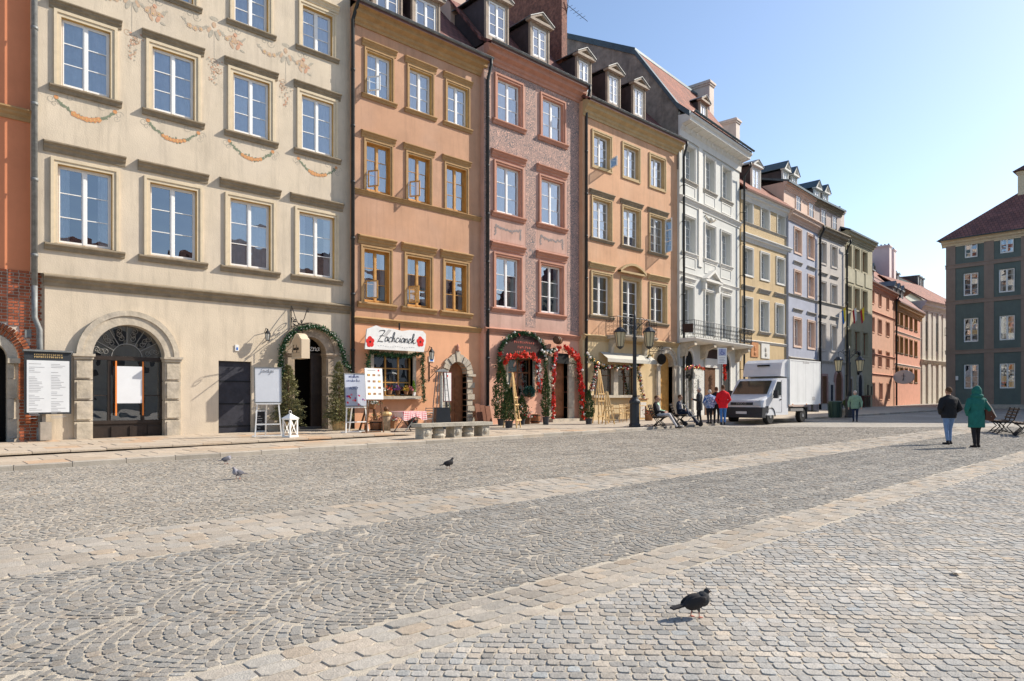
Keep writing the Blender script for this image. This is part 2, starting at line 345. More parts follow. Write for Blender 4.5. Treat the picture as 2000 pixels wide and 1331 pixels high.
# straight courses laid on the diagonal, with a net of paler lines
dg = math.radians(-45); e1 = (math.cos(dg), math.sin(dg)); e2 = (-e1[1], e1[0])
ex, ey = 0.090, 0.087
for r in range(-90, 480):
    off = random.random() * ex; c = -360
    a = -34.0 + off
    b0 = -26 + r * ey
    while a < 60:
        L = ex * random.uniform(0.82, 1.25)
        ca, cb = a + L / 2, b0 + ey / 2
        mu, mv = ca * e1[0] + cb * e2[0], ca * e1[1] + cb * e2[1] - 10
        if mv < ST2[0] - 0.03 and in_view(mu, mv, ZM):
            ln = (r % 8 == 0) or (int(math.floor(a / 0.80)) != int(math.floor((a + L) / 0.80)))
            q = [(pa * e1[0] + pb * e2[0], pa * e1[1] + pb * e2[1] - 10) for pa, pb in ((a, b0), (a + L, b0), (a + L, b0 + ey), (a, b0 + ey))]
            q = [(p[0], min(p[1], ST2[0] - .008)) for p in q]
            put(q, rcol((0.385, 0.35, 0.30) if ln else (0.335, 0.313, 0.28), .085, 0.03 if ln else 0))
        a += L
Q = np.array(quads); C4 = np.array(cols)
cen = Q.mean(1); Xc, Zc = cam_xy(cen[:, 0], cen[:, 1])
size = np.sqrt(np.abs((Q[:, 2, 0] - Q[:, 0, 0]) * (Q[:, 3, 1] - Q[:, 1, 1]) - (Q[:, 3, 0] - Q[:, 1, 0]) * (Q[:, 2, 1] - Q[:, 0, 1])) / 2)
gapw = np.where(cen[:, 1] > ST2[1], 0.0092, 0.0080)
Q = cen[:, None, :] + (Q - cen[:, None, :]) * (1 - gapw / size)[:, None, None] + rng.normal(0, 0.0035, Q.shape)
def sett_arrays(Q, K8):
    n = len(Q); c = Q.mean(1, keepdims=True)
    if K8:
        nx = np.roll(Q, -1, 1); pv = np.roll(Q, 1, 1)
        a = Q + (pv - Q) * 0.17; b = Q + (nx - Q) * 0.17; O = np.stack([a, b], 2).reshape(n, 8, 2)
    else: O = Q
    K = O.shape[1]
    hgt = rng.uniform(0.005, 0.0105, (n, 1)); tilt = rng.normal(0, 0.02, (n, 2))
    T = c + (O - c) * 0.945
    g = lambda P: 0.009 * (CA * P[..., 0] + SA * (P[..., 1] + DIST))
    base = np.concatenate([O, (g(O) - 0.02)[..., None]], -1)
    sh = np.concatenate([c + (O - c) * 0.985, (g(O) + hgt - 0.0028)[..., None]], -1)
    top = np.concatenate([T, (g(T) + hgt + ((T - c) * tilt[:, None, :]).sum(-1))[..., None]], -1)
    V = np.concatenate([base, sh, top], 1)           # n, 3K, 3
    F = []
    for k in range(K): F.append([k, (k + 1) % K, K + (k + 1) % K, K + k])
    for k in range(K): F.append([K + k, K + (k + 1) % K, 2 * K + (k + 1) % K, 2 * K + k])
    return V, F, list(range(2 * K, 3 * K)), K
def mesh_np(name, V, F, top, K, C, mat):
    n = len(V); me = bpy.data.meshes.new(name); nf = len(F) + 1
    loop1 = np.array([i for f in F for i in f] + top); tot1 = np.array([4] * len(F) + [K]); st1 = np.concatenate([[0], np.cumsum(tot1)[:-1]])
    loops = (loop1[None] + (np.arange(n) * 3 * K)[:, None]).ravel(); starts = (st1[None] + (np.arange(n) * len(loop1))[:, None]).ravel()
    me.vertices.add(n * 3 * K); me.vertices.foreach_set('co', V.astype(np.float32).ravel())
    me.loops.add(len(loops)); me.loops.foreach_set('vertex_index', loops.astype(np.int32))
    me.polygons.add(n * nf); me.polygons.foreach_set('loop_start', starts.astype(np.int32))
    me.update(calc_edges=True)
    at = me.attributes.new('Col', 'FLOAT_COLOR', 'FACE')
    cc = np.concatenate([C, np.ones((n, 1))], 1); at.data.foreach_set('color', np.repeat(cc, nf, 0).astype(np.float32).ravel())
    me.materials.append(mat); me.validate(); me.shade_flat(); return me
vis = (np.abs(Xc) < 0.75 * Zc) & (Zc > 3.72)
score = np.where(vis, size / Zc * np.sqrt(size / Zc), -1)
score = np.where(vis, size * size / Zc ** 3, -1)
order = np.argsort(-score); top300 = set(order[:300].tolist())
mask300 = np.zeros(len(Q), bool); mask300[order[:300]] = True
near = (Zc < 8.5) & ~mask300; far = (Zc >= 8.5) & ~mask300
a8 = sett_arrays(Q[near], True); a4 = sett_arrays(Q[far], False)
for nm, arr, C in (('cobblestones', a8, C4[near]), ('cobblestones', a4, C4[far])):
    o = link(mesh_np(nm, *arr, C, SETT), nm, ground); o['kind'] = 'stuff'
V3, F3, T3, K3 = sett_arrays(Q[mask300], True); C3 = C4[mask300]
for i in range(len(V3)):
    c = V3[i].mean(0); me = mesh_np('cobblestone', V3[i:i + 1] - c, F3, T3, K3, C3[i:i + 1], SETT)
    link(me, 'cobblestone', ground, tuple(c))
# strips continue as sheets beyond the built stones
STRIPM = M('pale_slab_strip', (0.345, 0.313, 0.268), var=0.1, scale=3)
for (v0, v1) in (ST1, ST2):
    sm = MB(); u0 = 33.0
    uu = [36 if v0 > -17 else 32, 75]; vv = [v0, v1]
    sm.add([(u, v, G(u, v) + 0.012) for v in vv for u in uu], [(0, 1, 3, 2)])
    o = sm.build('slab_strip', STRIPM, ground); 
sm = MB(); NN = 30; uu = np.linspace(-16, 46, NN); vv = np.linspace(-24, KERB_V, NN)
sm.add([(u, v, G(u, v) + 0.002 + (0 if 0 < i % NN < NN - 1 and 0 < i // NN < NN - 1 else -.01)) for i, (v, u) in enumerate([(v, u) for v in vv for u in uu])], [(j * NN + i, j * NN + i + 1, (j + 1) * NN + i + 1, (j + 1) * NN + i) for j in range(NN - 1) for i in range(NN - 1)])
sm.f = [f for f in sm.f if in_view(sum(sm.v[i][0] for i in f) / 4, sum(sm.v[i][1] for i in f) / 4, ZM - .4, 2.5)]; sm.mi = [0] * len(sm.f)
sm.build('joint_sand', M('joint_sand', (0.44, 0.385, 0.305), var=0.2, scale=5, bump=0.5, bscale=120), ground)['kind'] = 'stuff'
# ------------------------------------------------------------------ pavement along the houses
PAVH = 0.11
pv = tag(bpy.data.objects.new('pavement', None), None, None, None, 'structure'); COL.objects.link(pv)
bed = MB(); uu = np.linspace(-8, 70, 40)
bed.add([(u, KERB_V + .16, G(u, KERB_V) + PAVH - .012) for u in uu] + [(u, 1.5, G(u, 0) + PAVH + .03) for u in uu], [(i, i + 1, 41 + i, 40 + i) for i in range(39)])
bed.build('paving_bed', M('paving_bed', (0.40, 0.34, 0.27), var=0.2, scale=3, bump=0.3), pv)
def slab_mesh(w, d, t=0.05, ch=0.008):
    m = MB(); z = t
    m.add([(ch, ch, z), (w - ch, ch, z), (w - ch, d - ch, z), (ch, d - ch, z), (0, 0, z - ch), (w, 0, z - ch), (w, d, z - ch), (0, d, z - ch), (0, 0, 0), (w, 0, 0), (w, d, 0), (0, d, 0)],
          [(0, 1, 2, 3), (4, 5, 1, 0), (5, 6, 2, 1), (6, 7, 3, 2), (7, 4, 0, 3), (8, 9, 5, 4), (9, 10, 6, 5), (10, 11, 7, 6), (11, 8, 4, 7)])
    return m
def col_mesh(m, name, mat, c):
    me = m.mesh(name, mat); at = me.attributes.new('Col', 'FLOAT_COLOR', 'FACE')
    at.data.foreach_set('color', np.repeat(np.array([[*c, 1]]), len(me.polygons), 0).astype(np.float32).ravel()); return me
SLABC = [col_mesh(slab_mesh(0.738, 0.685), 'paving_slab', SLAB, rcol((0.40, 0.335, 0.26), .07, .02)) for _ in range(9)]
SLABC.append(col_mesh(slab_mesh(0.738, 0.685), 'paving_slab', SLAB, (0.46, 0.32, 0.21)))
KERBC = [col_mesh(slab_mesh(0.99, 0.17, 0.19, 0.015), 'kerb_stone', SLAB, rcol((0.35, 0.315, 0.265), .08)) for _ in range(5)]
sl_m = 0.009 * CA; sl_v = 0.009 * SA
def lay(me, nm, u, v, z):
    o = link(me, nm, pv, (u, v, z)); o.rotation_euler = (math.atan(sl_v) + random.gauss(0, .002), -math.atan(sl_m), 0); return o
cnt = 0
for r in range(9):
    for c in range(-9, 44):
        u = c * 0.75 + (0.37 if r % 2 else 0); v = KERB_V + 0.18 + r * 0.695
        X, Z = cam_xy(u + .4, v + .35)
        if abs(X) > 0.75 * Z + 0.9 or v > 0.2: continue
        if Z > 27: continue
        up = 0.085 if (r >= 3 and u < 12.5) else 0.0
        lay(random.choice(SLABC), 'paving_slab', u, v, G(u, v) + PAVH - 0.05 + up + random.gauss(0, .003)); cnt += 1
for c in range(-9, 62):
    lay(random.choice(KERBC), 'kerb_stone', c * 1.0, KERB_V, G(c, KERB_V) + PAVH - .19 + random.gauss(0, .004))
# ================================================================== houses
FWD_ANG = math.pi / 2 - ALPHA
def arc(cx, cz, r, a0, a1, n): return [(cx + r * math.cos(a0 + (a1 - a0) * i / n), cz + r * math.sin(a0 + (a1 - a0) * i / n)) for i in range(n + 1)]
class House:
    def __init__(s, name, label, xl, xv=2430.0, p0=None, cat='house', flip=False):
        al = math.atan((xv - CXP) / FPX); s.phi = ALPHA - al + (math.pi if flip else 0)
        s.d = Vector((math.cos(s.phi), math.sin(s.phi))); s.n = Vector((-math.sin(s.phi), math.cos(s.phi)))
        s.P = Vector((0, 0)); 
        if p0 is not None: s.P = Vector(p0)
        s.P = s.world(xl, 0)                                  # origin at the left edge of the front
        s.o = thing(name, label, cat, (s.P.x, s.P.y, 0), s.phi); s.win = 0; s.holes = []
    def ray(s, x, off):
        rx, ry = (x - CXP) * SA + FPX * CA, -(x - CXP) * CA + FPX * SA
        o = s.P + s.n * off; c = Vector((0, -DIST)); r = Vector((rx, ry)); w = o - c
        t = (w.x * s.d.y - w.y * s.d.x) / (r.x * s.d.y - r.y * s.d.x)
        return t, c + r * t
    def world(s, x, off): return s.ray(x, off)[1]
    def X(s, x, off=0.0): return (s.world(x, off) - s.P).dot(s.d)
    def Z(s, x, y, off=0.0): return CAMH + (YH - y) * s.ray(x, off)[0]
    def m(s, x, y, off=0.0): return s.X(x, off), s.Z(x, y, off)
    def part(s, mb, name, mat, parent=None, **k): return mb.build(name, mat, parent or s.o, **k)
    def end(s, x, step=0.0): p = s.P + s.d * s.X(x); return (p.x - step * s.n.x, p.y - step * s.n.y)

    def rowbox(s, wins):                                       # [(xl, xr, ytop, ybottom)] px -> x list, width, z0, z1
        a = [(s.X(w[0]), s.X(w[1]), s.Z(w[0], w[2]), s.Z(w[0], w[3])) for w in wins]
        wd = sum(q[1] - q[0] for q in a) / len(a)
        return [(q[0] + q[1]) / 2 - wd / 2 for q in a], wd, sum(q[3] for q in a) / len(a), sum(q[2] for q in a) / len(a)
    def wall(s, x0, x1, z0, z1, mat, depth=8.0, name='wall', rev=0.30, extra=None):
        mb = MB(); H = [h for h in s.holes if h['z0'] < z1 and h['z1'] > z0 and h['x0'] < x1 and h['x1'] > x0]
        xs = sorted({x0, x1} | {min(max(h[k], x0), x1) for h in H for k in ('x0', 'x1')}); zs = sorted({z0, z1} | {min(max(h[k], z0), z1) for h in H for k in ('z0', 'z1')})
        idx = {}
        def vid(x, z):
            if (x, z) not in idx: idx[(x, z)] = len(mb.v); mb.v.append((x, 0, z))
            return idx[(x, z)]
        for i in range(len(xs) - 1):
            for j in range(len(zs) - 1):
                cx, cz = (xs[i] + xs[i + 1]) / 2, (zs[j] + zs[j + 1]) / 2
                if any(h['x0'] < cx < h['x1'] and h['z0'] < cz < h['z1'] for h in H): continue
                mb.f.append((vid(xs[i], zs[j]), vid(xs[i + 1], zs[j]), vid(xs[i + 1], zs[j + 1]), vid(xs[i], zs[j + 1]))); mb.mi.append(0)
        for h in H:
            a, b, c, d = h['x0'], h['x1'], max(h['z0'], z0), min(h['z1'], z1)
            if h.get('arch'):
                r = (b - a) / 2; cx = (a + b) / 2; k = h.get('k', 1.0); zs_ = d - r * k
                P = [(cx + r * math.cos(t), zs_ + r * k * math.sin(t)) for t in [math.pi * i / 20 for i in range(21)]]
                o = len(mb.v); mb.v += [(p[0], 0, p[1]) for p in P] + [(p[0], rev, p[1]) for p in P] + [(b, 0, d), (a, 0, d)]
                for i in range(20):
                    mb.f.append((o + i, o + i + 1, o + 22 + i, o + 21 + i)); mb.mi.append(0)
                    mb.f.append((o + i + 1, o + i, o + (42 if i < 10 else 43))); mb.mi.append(0)
                mb.f.append((o + 10, o + 42, o + 43)); mb.mi.append(0)
                mb.add([(a, 0, c), (a, rev, c), (a, rev, zs_), (a, 0, zs_)], [(0, 1, 2, 3)]); mb.add([(b, 0, c), (b, rev, c), (b, rev, zs_), (b, 0, zs_)], [(3, 2, 1, 0)])
            elif not h.get('bare'):
                mb.add([(a, 0, c), (b, 0, c), (b, 0, d), (a, 0, d), (a, rev, c), (b, rev, c), (b, rev, d), (a, rev, d)], [(0, 4, 5, 1), (1, 5, 6, 2), (2, 6, 7, 3), (3, 7, 4, 0)])
        e = 0.0
        mb.add([(x0, 0, z0), (x0, depth, z0), (x0, depth, z1), (x0, 0, z1), (x1, 0, z0), (x1, depth, z0), (x1, depth, z1), (x1, 0, z1)], [(0, 3, 2, 1), (4, 5, 6, 7), (1, 2, 6, 5)])
        if extra: extra(mb)
        return s.part(mb, name, mat)
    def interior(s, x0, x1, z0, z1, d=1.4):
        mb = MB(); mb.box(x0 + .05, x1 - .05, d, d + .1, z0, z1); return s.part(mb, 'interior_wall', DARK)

CACHE = {}
def cached(key, fn):
    if key not in CACHE: CACHE[key] = fn()
    return CACHE[key]
def sash_mesh(w, h, cols, rows, mat, y=0.13, b=0.055, mul=0.075):
    m = MB(); m.box(0, w, y, y + .06, 0, b); m.box(0, w, y, y + .06, h - b, h); m.box(0, b, y, y + .06, b, h - b); m.box(w - b, w, y, y + .06, b, h - b)
    m.box(w / 2 - mul / 2, w / 2 + mul / 2, y - .02, y + .06, b, h - b); panes = []
    for sx in range(2):
        xa = b if sx == 0 else w / 2 + mul / 2; xb = w / 2 - mul / 2 if sx == 0 else w - b
        st = 0.03; m.box(xa, xa + st, y - .008, y + .05, b, h - b); m.box(xb - st, xb, y - .008, y + .05, b, h - b); m.box(xa + st, xb - st, y - .008, y + .05, b, b + st + .02); m.box(xa + st, xb - st, y - .008, y + .05, h - b - st, h - b)
        xa += st; xb -= st; za, zb = b + st + .02, h - b - st; mt = 0.024
        for c in range(cols // 2):
            pa = xa + (xb - xa) * c / (cols // 2); pb = xa + (xb - xa) * (c + 1) / (cols // 2)
            if c: m.box(pa - mt / 2, pa + mt / 2, y, y + .04, za, zb)
            for r in range(rows):
                qa = za + (zb - za) * r / rows; qb = za + (zb - za) * (r + 1) / rows
                if r and c == 0: m.box(xa, xb, y + .002, y + .038, qa - mt / 2, qa + mt / 2)
                panes.append((pa, pb, qa, qb))
    return m.mesh('window', mat), panes
def frame_ring(m, w, h, wd, y0, y1, grow=0.0, bottom=True):
    a = grow; 
    m.box(-a - wd, -a, y0, y1, -a - (wd if bottom else 0), h + a + wd); m.box(w + a, w + a + wd, y0, y1, -a - (wd if bottom else 0), h + a + wd)
    m.box(-a, w + a, y0, y1, h + a, h + a + wd)
    if bottom: m.box(-a, w + a, y0, y1, -a - wd, -a)
HOODP = [(0.0, 0.0), (-.03, 0.0), (-.042, .075), (-.085, .12), (-.095, .165), (-.15, .205), (-.15, .235), (0.0, .29)]
SILLP = [(0.0, -.07), (-.05, -.07), (-.07, .0), (-.12, .045), (-.12, .08), (0.0, .115)]
def mould(mb, x0, x1, prof, k=1.0, z=0.0, y=0.0): mb.prism([(p[0] * k + y, p[1] * k + z) for p in prof], x0, x1, 'x')
def window(H, x, z, w, h, sash=WHITEP, cols=2, rows=3, sur=None, surw=0.13, surb=False, proud=0.055, hood=None, hoodm=None, hoodk=1.0, hoodgap=0.10, hoodx=0.17,
           sill=True, sillm=None, sillx=0.17, sillk=1.0, reveal=None, curtain=None, hole=True, recess=0.13, group=None):
    w, h = round(w, 3), round(h, 3)
    if hole: H.holes.append(dict(x0=x, x1=x + w, z0=z, z1=z + h))
    me, panes = cached(('sash', w, h, cols, rows, sash.name, recess), lambda: sash_mesh(w, h, cols, rows, sash, recess))
    win = link(me, 'window', H.o, (x, 0, z))
    pm = {}
    for (a, b, c, d) in panes:
        pw, ph = round(b - a, 3), round(d - c, 3)
        pme = cached(('pane', pw, ph), lambda: MB().add([(-pw / 2, 0, -ph / 2), (pw / 2, 0, -ph / 2), (pw / 2, 0, ph / 2), (-pw / 2, 0, ph / 2)], [(0, 1, 2, 3)]).mesh('pane', GLASS))
        p = link(pme, 'pane', win, ((a + b) / 2, recess + .02, (c + d) / 2)); p.rotation_euler = (random.gauss(0, .010), 0, random.gauss(0, .018))
    if sur:
        def mk():
            m = MB(); frame_ring(m, w, h, surw * .55, -proud * .55, .02, 0, surb); frame_ring(m, w, h, surw * .45, -proud, .02, surw * .55, surb); return m.mesh('surround', sur)
        link(cached(('sur', w, h, surw, sur.name, surb, proud), mk), 'surround', win)
    if reveal:
        def mk():
            m = MB(); t = .006; m.box(0, t, -.01, recess, 0, h); m.box(w - t, w, -.01, recess, 0, h); m.box(t, w - t, -.01, recess, h - t, h); m.box(t, w - t, -.01, recess, 0, t); return m.mesh('reveal', reveal)
        link(cached(('rev', w, h, reveal.name, recess), mk), 'reveal', win)
    if hood:
        def mk():
            m = MB(); mould(m, -hoodx, w + hoodx, HOODP, hoodk, h + surw + hoodgap); return m.mesh('window_hood', hoodm or sur)
        link(cached(('hood', w, h, hoodk, hoodgap, hoodx, surw, (hoodm or sur).name), mk), 'window_hood', win)
    if sill:
        def mk():
            m = MB(); mould(m, -sillx, w + sillx, SILLP, sillk, -.115 * sillk); return m.mesh('window_sill', sillm or sur)
        link(cached(('sill', w, sillx, sillk, (sillm or sur).name), mk), 'window_sill', win)
    if curtain == 'net' or curtain == 'blind' or curtain == 'side':
        def mk():
            m = MB(); n = 40; y0 = recess + .075
            spans = [(0.04, w - .04)] if curtain != 'side' else [(0.03, w * .24), (w * .76, w - .03)]
            for (xa, xb) in spans:
                V = []; 
                for i in range(n + 1):
                    xx = xa + (xb - xa) * i / n; yy = y0 + (0.018 * math.sin(i * 1.1) + 0.01 * math.sin(i * .37) if curtain != 'blind' else 0)
                    V += [(xx, yy, 0.03), (xx, yy, h - .03)]
                m.add(V, [(2 * i, 2 * i + 2, 2 * i + 3, 2 * i + 1) for i in range(n)])
            return m.mesh('curtain', CURT if curtain != 'blind' else BLIND)
        link(cached(('curt', w, h, curtain, recess), mk), 'curtain', win)
    return win
def string_course(H, x0, x1, z, mat, k=1.0, prof=HOODP, name='string_course'):
    m = MB(); mould(m, x0, x1, prof, k, z - prof[-1][1] * k); return H.part(m, name, mat)
CORN = [(0, 0), (-.05, 0), (-.06, .10), (-.12, .16), (-.14, .26), (-.30, .36), (-.32, .50), (-.42, .58), (-.42, .66), (0, .70)]
def cornice(H, x0, x1, z, mat, k=1.0): m = MB(); mould(m, x0, x1, CORN, k, z); return H.part(m, 'cornice', mat)
def gutter(H, x0, x1, z, y=-.50, mat=ZINC, r=.075):
    m = MB(); n = 8; V = []
    for x in (x0, x1):
        for i in range(n + 1):
            t = math.pi + math.pi * i / n; V.append((x, y + r * math.cos(t), z + r * math.sin(t)))
    m.add(V, [(i, i + 1, n + 2 + i, n + 1 + i) for i in range(n)]); m.tube([(x0, y - r, z), (x1, y - r, z)], .012, 5)
    k = x0 + .3
    while k < x1: m.box(k, k + .03, y - r - .015, y + r + .2, z - .01, z + .012); k += .75
    return H.part(m, 'gutter', mat)
def downpipe(H, x, ztop, zbot, y=-.12, kick=-.45, r=.07, mat=PIPE):
    m = MB(); m.tube([(x, kick, ztop), (x, kick, ztop - .25), (x, y, ztop - .85), (x, y, zbot)], r, 8)
    z = zbot + .8
    while z < ztop - 1.2:
        m.tube([(x, y, z), (x, y, z + .09)], r + .014, 8); m.box(x - .015, x + .015, y, .02, z + .03, z + .06); z += 2.1
    return H.part(m, 'downpipe', mat, smooth=True)
def roof_plane(H, x0, x1, pts, mat, name='roof'):              # pts: list of (y, z) from eave to ridge (and beyond)
    m = MB(); n = len(pts); d = [0]
    for i in range(1, n): d.append(d[-1] + math.hypot(pts[i][0] - pts[i - 1][0], pts[i][1] - pts[i - 1][1]))
    m.add([(x0, *p) for p in pts] + [(x1, *p) for p in pts] + [(x0, p[0], p[1] - .15) for p in pts] + [(x1, p[0], p[1] - .15) for p in pts],
          [(i, n + i, n + i + 1, i + 1) for i in range(n - 1)] + [(2 * n + i, 2 * n + i + 1, 3 * n + i + 1, 3 * n + i) for i in range(n - 1)] + [(i, i + 1, 2 * n + i + 1, 2 * n + i) for i in range(n - 1)] + [(n + i, 3 * n + i, 3 * n + i + 1, n + i + 1) for i in range(n - 1)] + [(0, 2 * n, 3 * n, n)])
    def uv(co):
        best = 0; bd = 1e9
        for i in range(n):
            e = abs(co.y - pts[i][0]) + min(abs(co.z - pts[i][1]), abs(co.z + .15 - pts[i][1]))
            if e < bd: bd, best = e, d[i]
        return (co.x, best)
    m.uv = uv; return H.part(m, name, mat)
def dormer(H, x, z, w, h, y=0.15, depth=3.0, rows=3, body=DORM, side=DORMS, top=LEAD, sash=WHITEP, pk=0.5, px=.16, curtain=None):
    """x, z: lower left corner of the window in the dormer's face"""
    f = .17; m = MB(); x0, x1, z0, z1 = x - f, x + w + f, z - .35, z + h + .14
    for a in ((x0, x, z0, z1), (x + w, x1, z0, z1), (x, x + w, z0, z), (x, x + w, z + h, z1)): m.box(a[0], a[1], y, y + .12, a[2], a[3])
    for e in (x0, x1 - .05): m.box(e - .012, e + .062, y - .035, y, z0, z1 - .02)
    d = H.part(m, 'dormer', body)
    m = MB(); m.box(x0 + .005, x0 + .045, y + .121, y + depth, z0, z1); m.box(x1 - .045, x1 - .005, y + .121, y + depth, z0, z1); link(m.mesh('dormer_cheeks', side), 'dormer_cheek', d)
    m = MB(); a, b = x0 - px, x1 + px; zt = z1 + .13; ap = zt + (b - a) / 2 * pk
    m.box(a, b, y - .20, y + .15, z1 + .001, zt)                                             # pediment: base, raking pieces, recessed field
    xm = (a + b) / 2
    m.prism([(a + .12, zt), (b - .12, zt), (xm, ap - .12)], y - .03, y + .08, 'y')
    for sg in (-1, 1):
        e = a if sg < 0 else b; m.prism([(e, zt), (e + -sg * .24, zt), (xm, ap - .11), (xm, ap)], y - .20, y + .15, 'y')
    link(m.mesh('pediment', body), 'pediment', d)
    m = MB(); t = .04
    m.add([(a - .03, y - .24, zt), (xm, y - .24, ap + t), (b + .03, y - .24, zt), (a - .03, y + depth + 1, zt), (xm, y + depth + 1, ap + t), (b + .03, y + depth + 1, zt),
           (a - .03, y - .24, zt - t), (b + .03, y - .24, zt - t), (a - .03, y + depth + 1, zt - t), (b + .03, y + depth + 1, zt - t), (xm, y - .24, ap - .001 + t * .2), (xm, y + depth + 1, ap - .001 + t * .2)],
          [(0, 1, 4, 3), (1, 2, 5, 4), (0, 6, 10, 1), (1, 10, 7, 2), (6, 8, 11, 10), (10, 11, 9, 7), (0, 3, 8, 6), (2, 7, 9, 5), (3, 4, 11, 8), (4, 5, 9, 11)])
    link(m.mesh('dormer_roof', top), 'dormer_roof', d)
    w2, h2 = round(w, 3), round(h, 3); me, panes = cached(('sash', w2, h2, 2, rows, sash.name, .03), lambda: sash_mesh(w2, h2, 2, rows, sash, .03))
    s = link(me, 'window', d, (x, y, z))
    for (pa, pb, pc, pd) in panes:
        pw, ph = round(pb - pa, 3), round(pd - pc, 3)
        pme = cached(('pane', pw, ph), lambda: MB().add([(-pw / 2, 0, -ph / 2), (pw / 2, 0, -ph / 2), (pw / 2, 0, ph / 2), (-pw / 2, 0, ph / 2)], [(0, 1, 2, 3)]).mesh('pane', GLASS))
        p = link(pme, 'pane', s, ((pa + pb) / 2, .05, (pc + pd) / 2)); p.rotation_euler = (random.gauss(0, .006), 0, random.gauss(0, .006))
    m = MB(); m.box(x + .01, x + w - .01, y + .30, y + .32, z, z + h); link(m.mesh('curtain', CURT if curtain else DARK), 'curtain' if curtain else 'dark_backing', d)
    return d
def chimney(H, x, y, z0, z1, w, d, mat, cap=None, pots=0):
    m = MB(); m.box(x, x + w, y, y + d, z0, z1 - .35); m.box(x - .06, x + w + .06, y - .06, y + d + .06, z1 - .35, z1 - .22); m.box(x - .12, x + w + .12, y - .12, y + d + .12, z1 - .22, z1 - .08); m.box(x - .05, x + w + .05, y - .05, y + d + .05, z1 - .08, z1)
    c = H.part(m, 'chimney', mat)
    for i in range(pots):
        m = MB(); k = (i + .5) / pots; m.lathe([(.10, 0), (.09, .25), (.11, .27)], 8, (x + w / 2, y + d * k, z1)); link(m.mesh('chimney_pot', M('chimney_pots', (.10, .09, .09))), 'chimney_pot', c)
    return c
def panel_door(H, x, z, w, h, mat, y=.22, leaves=1, rows=3, name='door', arch=False, handle=True):
    m = MB(); 
    if arch:
        r = w / 2; m.prism([(x + w, z)] + [(x + w / 2 + r * math.cos(t), z + h - r + r * math.sin(t)) for t in [math.pi * i / 16 for i in range(17)]] + [(x, z)], y, y + .06, 'y')
    else: m.box(x, x + w, y, y + .06, z, z + h)
    d = H.part(m, name, mat); hh = h - (w / 2 if arch else 0)
    for l in range(leaves):
        a = x + w * l / leaves + .07; b = x + w * (l + 1) / leaves - .07
        for r in range(rows):
            za = z + .12 + (hh - .16) * r / rows; zb = z + .12 + (hh - .16) * (r + 1) / rows - .09
            p = MB(); p.prism([(a, za), (b, za), (b, zb), (a, zb)], y - .025, y - .002, 'y'); p.prism([(a + .05, za + .05), (b - .05, za + .05), (b - .05, zb - .05), (a + .05, zb - .05)], y - .04, y - .026, 'y'); link(p.mesh('door_panel', mat), 'door_panel', d)
    if handle:
        p = MB(); p.tube([(x + .09, y - .06, z + 1.05), (x + .2, y - .06, z + 1.05)], .012, 6); p.tube([(x + .09, y - .06, z + 1.05), (x + .09, y, z + 1.05)], .012, 6); link(p.mesh('door_handle', IRON), 'door_handle', d)
    return d
def arch_ring(m, cx, zs, ri, ro, y0, y1, n=16, k=1.0):
    P = []
    for i in range(n + 1):
        t = math.pi * i / n; P.append((math.cos(t), math.sin(t)))
    for i in range(n):
        (a, b), (c, d) = P[i], P[i + 1]
        m.prism([(cx + ri * a, zs + ri * b * k), (cx + ro * a, zs + ro * b * k), (cx + ro * c, zs + ro * d * k), (cx + ri * c, zs + ri * d * k)], y0, y1, 'y')
BASEZ = -0.35
# ------------------------------------------------------------------ flat painted decoration (thin coats of paint on the plaster)
PG = M('fresco_green', (0.20, 0.225, 0.15), var=0.25, scale=20); PO = M('fresco_orange', (0.60, 0.28, 0.12), var=0.2, scale=20); PP = M('fresco_faded', (0.52, 0.36, 0.24), var=0.2, scale=12); PB = M('fresco_grey', (0.42, 0.37, 0.29), var=0.2, scale=12); PR = M('fresco_red', (0.55, 0.31, 0.20), var=0.2, scale=12)
def disc(m, x, z, r, mi=0, y=-.004, k=8, sq=1.0, rot=0.0):
    c, s = math.cos(rot), math.sin(rot)
    P = [(r * math.cos(2 * math.pi * i / k), r * sq * math.sin(2 * math.pi * i / k)) for i in range(k)]
    m.add([(x + p[0] * c - p[1] * s, y, z + p[0] * s + p[1] * c) for p in P], [tuple(range(k))], mi)
def ribbon(m, pts, w, mi=0, y=-.003):
    V = []; n = len(pts)
    for i, p in enumerate(pts):
        a, b = pts[max(i - 1, 0)], pts[min(i + 1, n - 1)]; dx, dz = b[0] - a[0], b[1] - a[1]; L = math.hypot(dx, dz) or 1
        ww = w[i] if hasattr(w, '__len__') else w
        V += [(p[0] - dz / L * ww / 2, y, p[1] + dx / L * ww / 2), (p[0] + dz / L * ww / 2, y, p[1] - dx / L * ww / 2)]
    m.add(V, [(2 * i, 2 * i + 1, 2 * i + 3, 2 * i + 2) for i in range(n - 1)], mi)
def swag(m, x0, x1, z, sag, leaf=0, flow=1, wid=.10, nl=70, bloom=7):
    for i in range(nl):
        t = i / (nl - 1); x = x0 + (x1 - x0) * t; zz = z - sag * 4 * t * (1 - t); th = wid * (.45 + .9 * (1 - abs(2 * t - 1)))
        disc(m, x + random.gauss(0, .015), zz + random.gauss(0, th * .22), random.uniform(.04, .07), leaf, -.0035 - random.random() * .002, 5, .45, random.random() * 3)
    for i in range(bloom):
        t = .5 + (i / max(1, bloom - 1) - .5) * .42; x = x0 + (x1 - x0) * t; zz = z - sag * 4 * t * (1 - t) - .01
        r = random.uniform(.05, .075)
        for k in range(5): disc(m, x + r * .6 * math.cos(k * 1.257), zz + r * .6 * math.sin(k * 1.257), r * .55, flow, -.007 - .0004 * i - .0001 * k, 7)
        disc(m, x, zz, r * .3, 2, -.0125, 6)
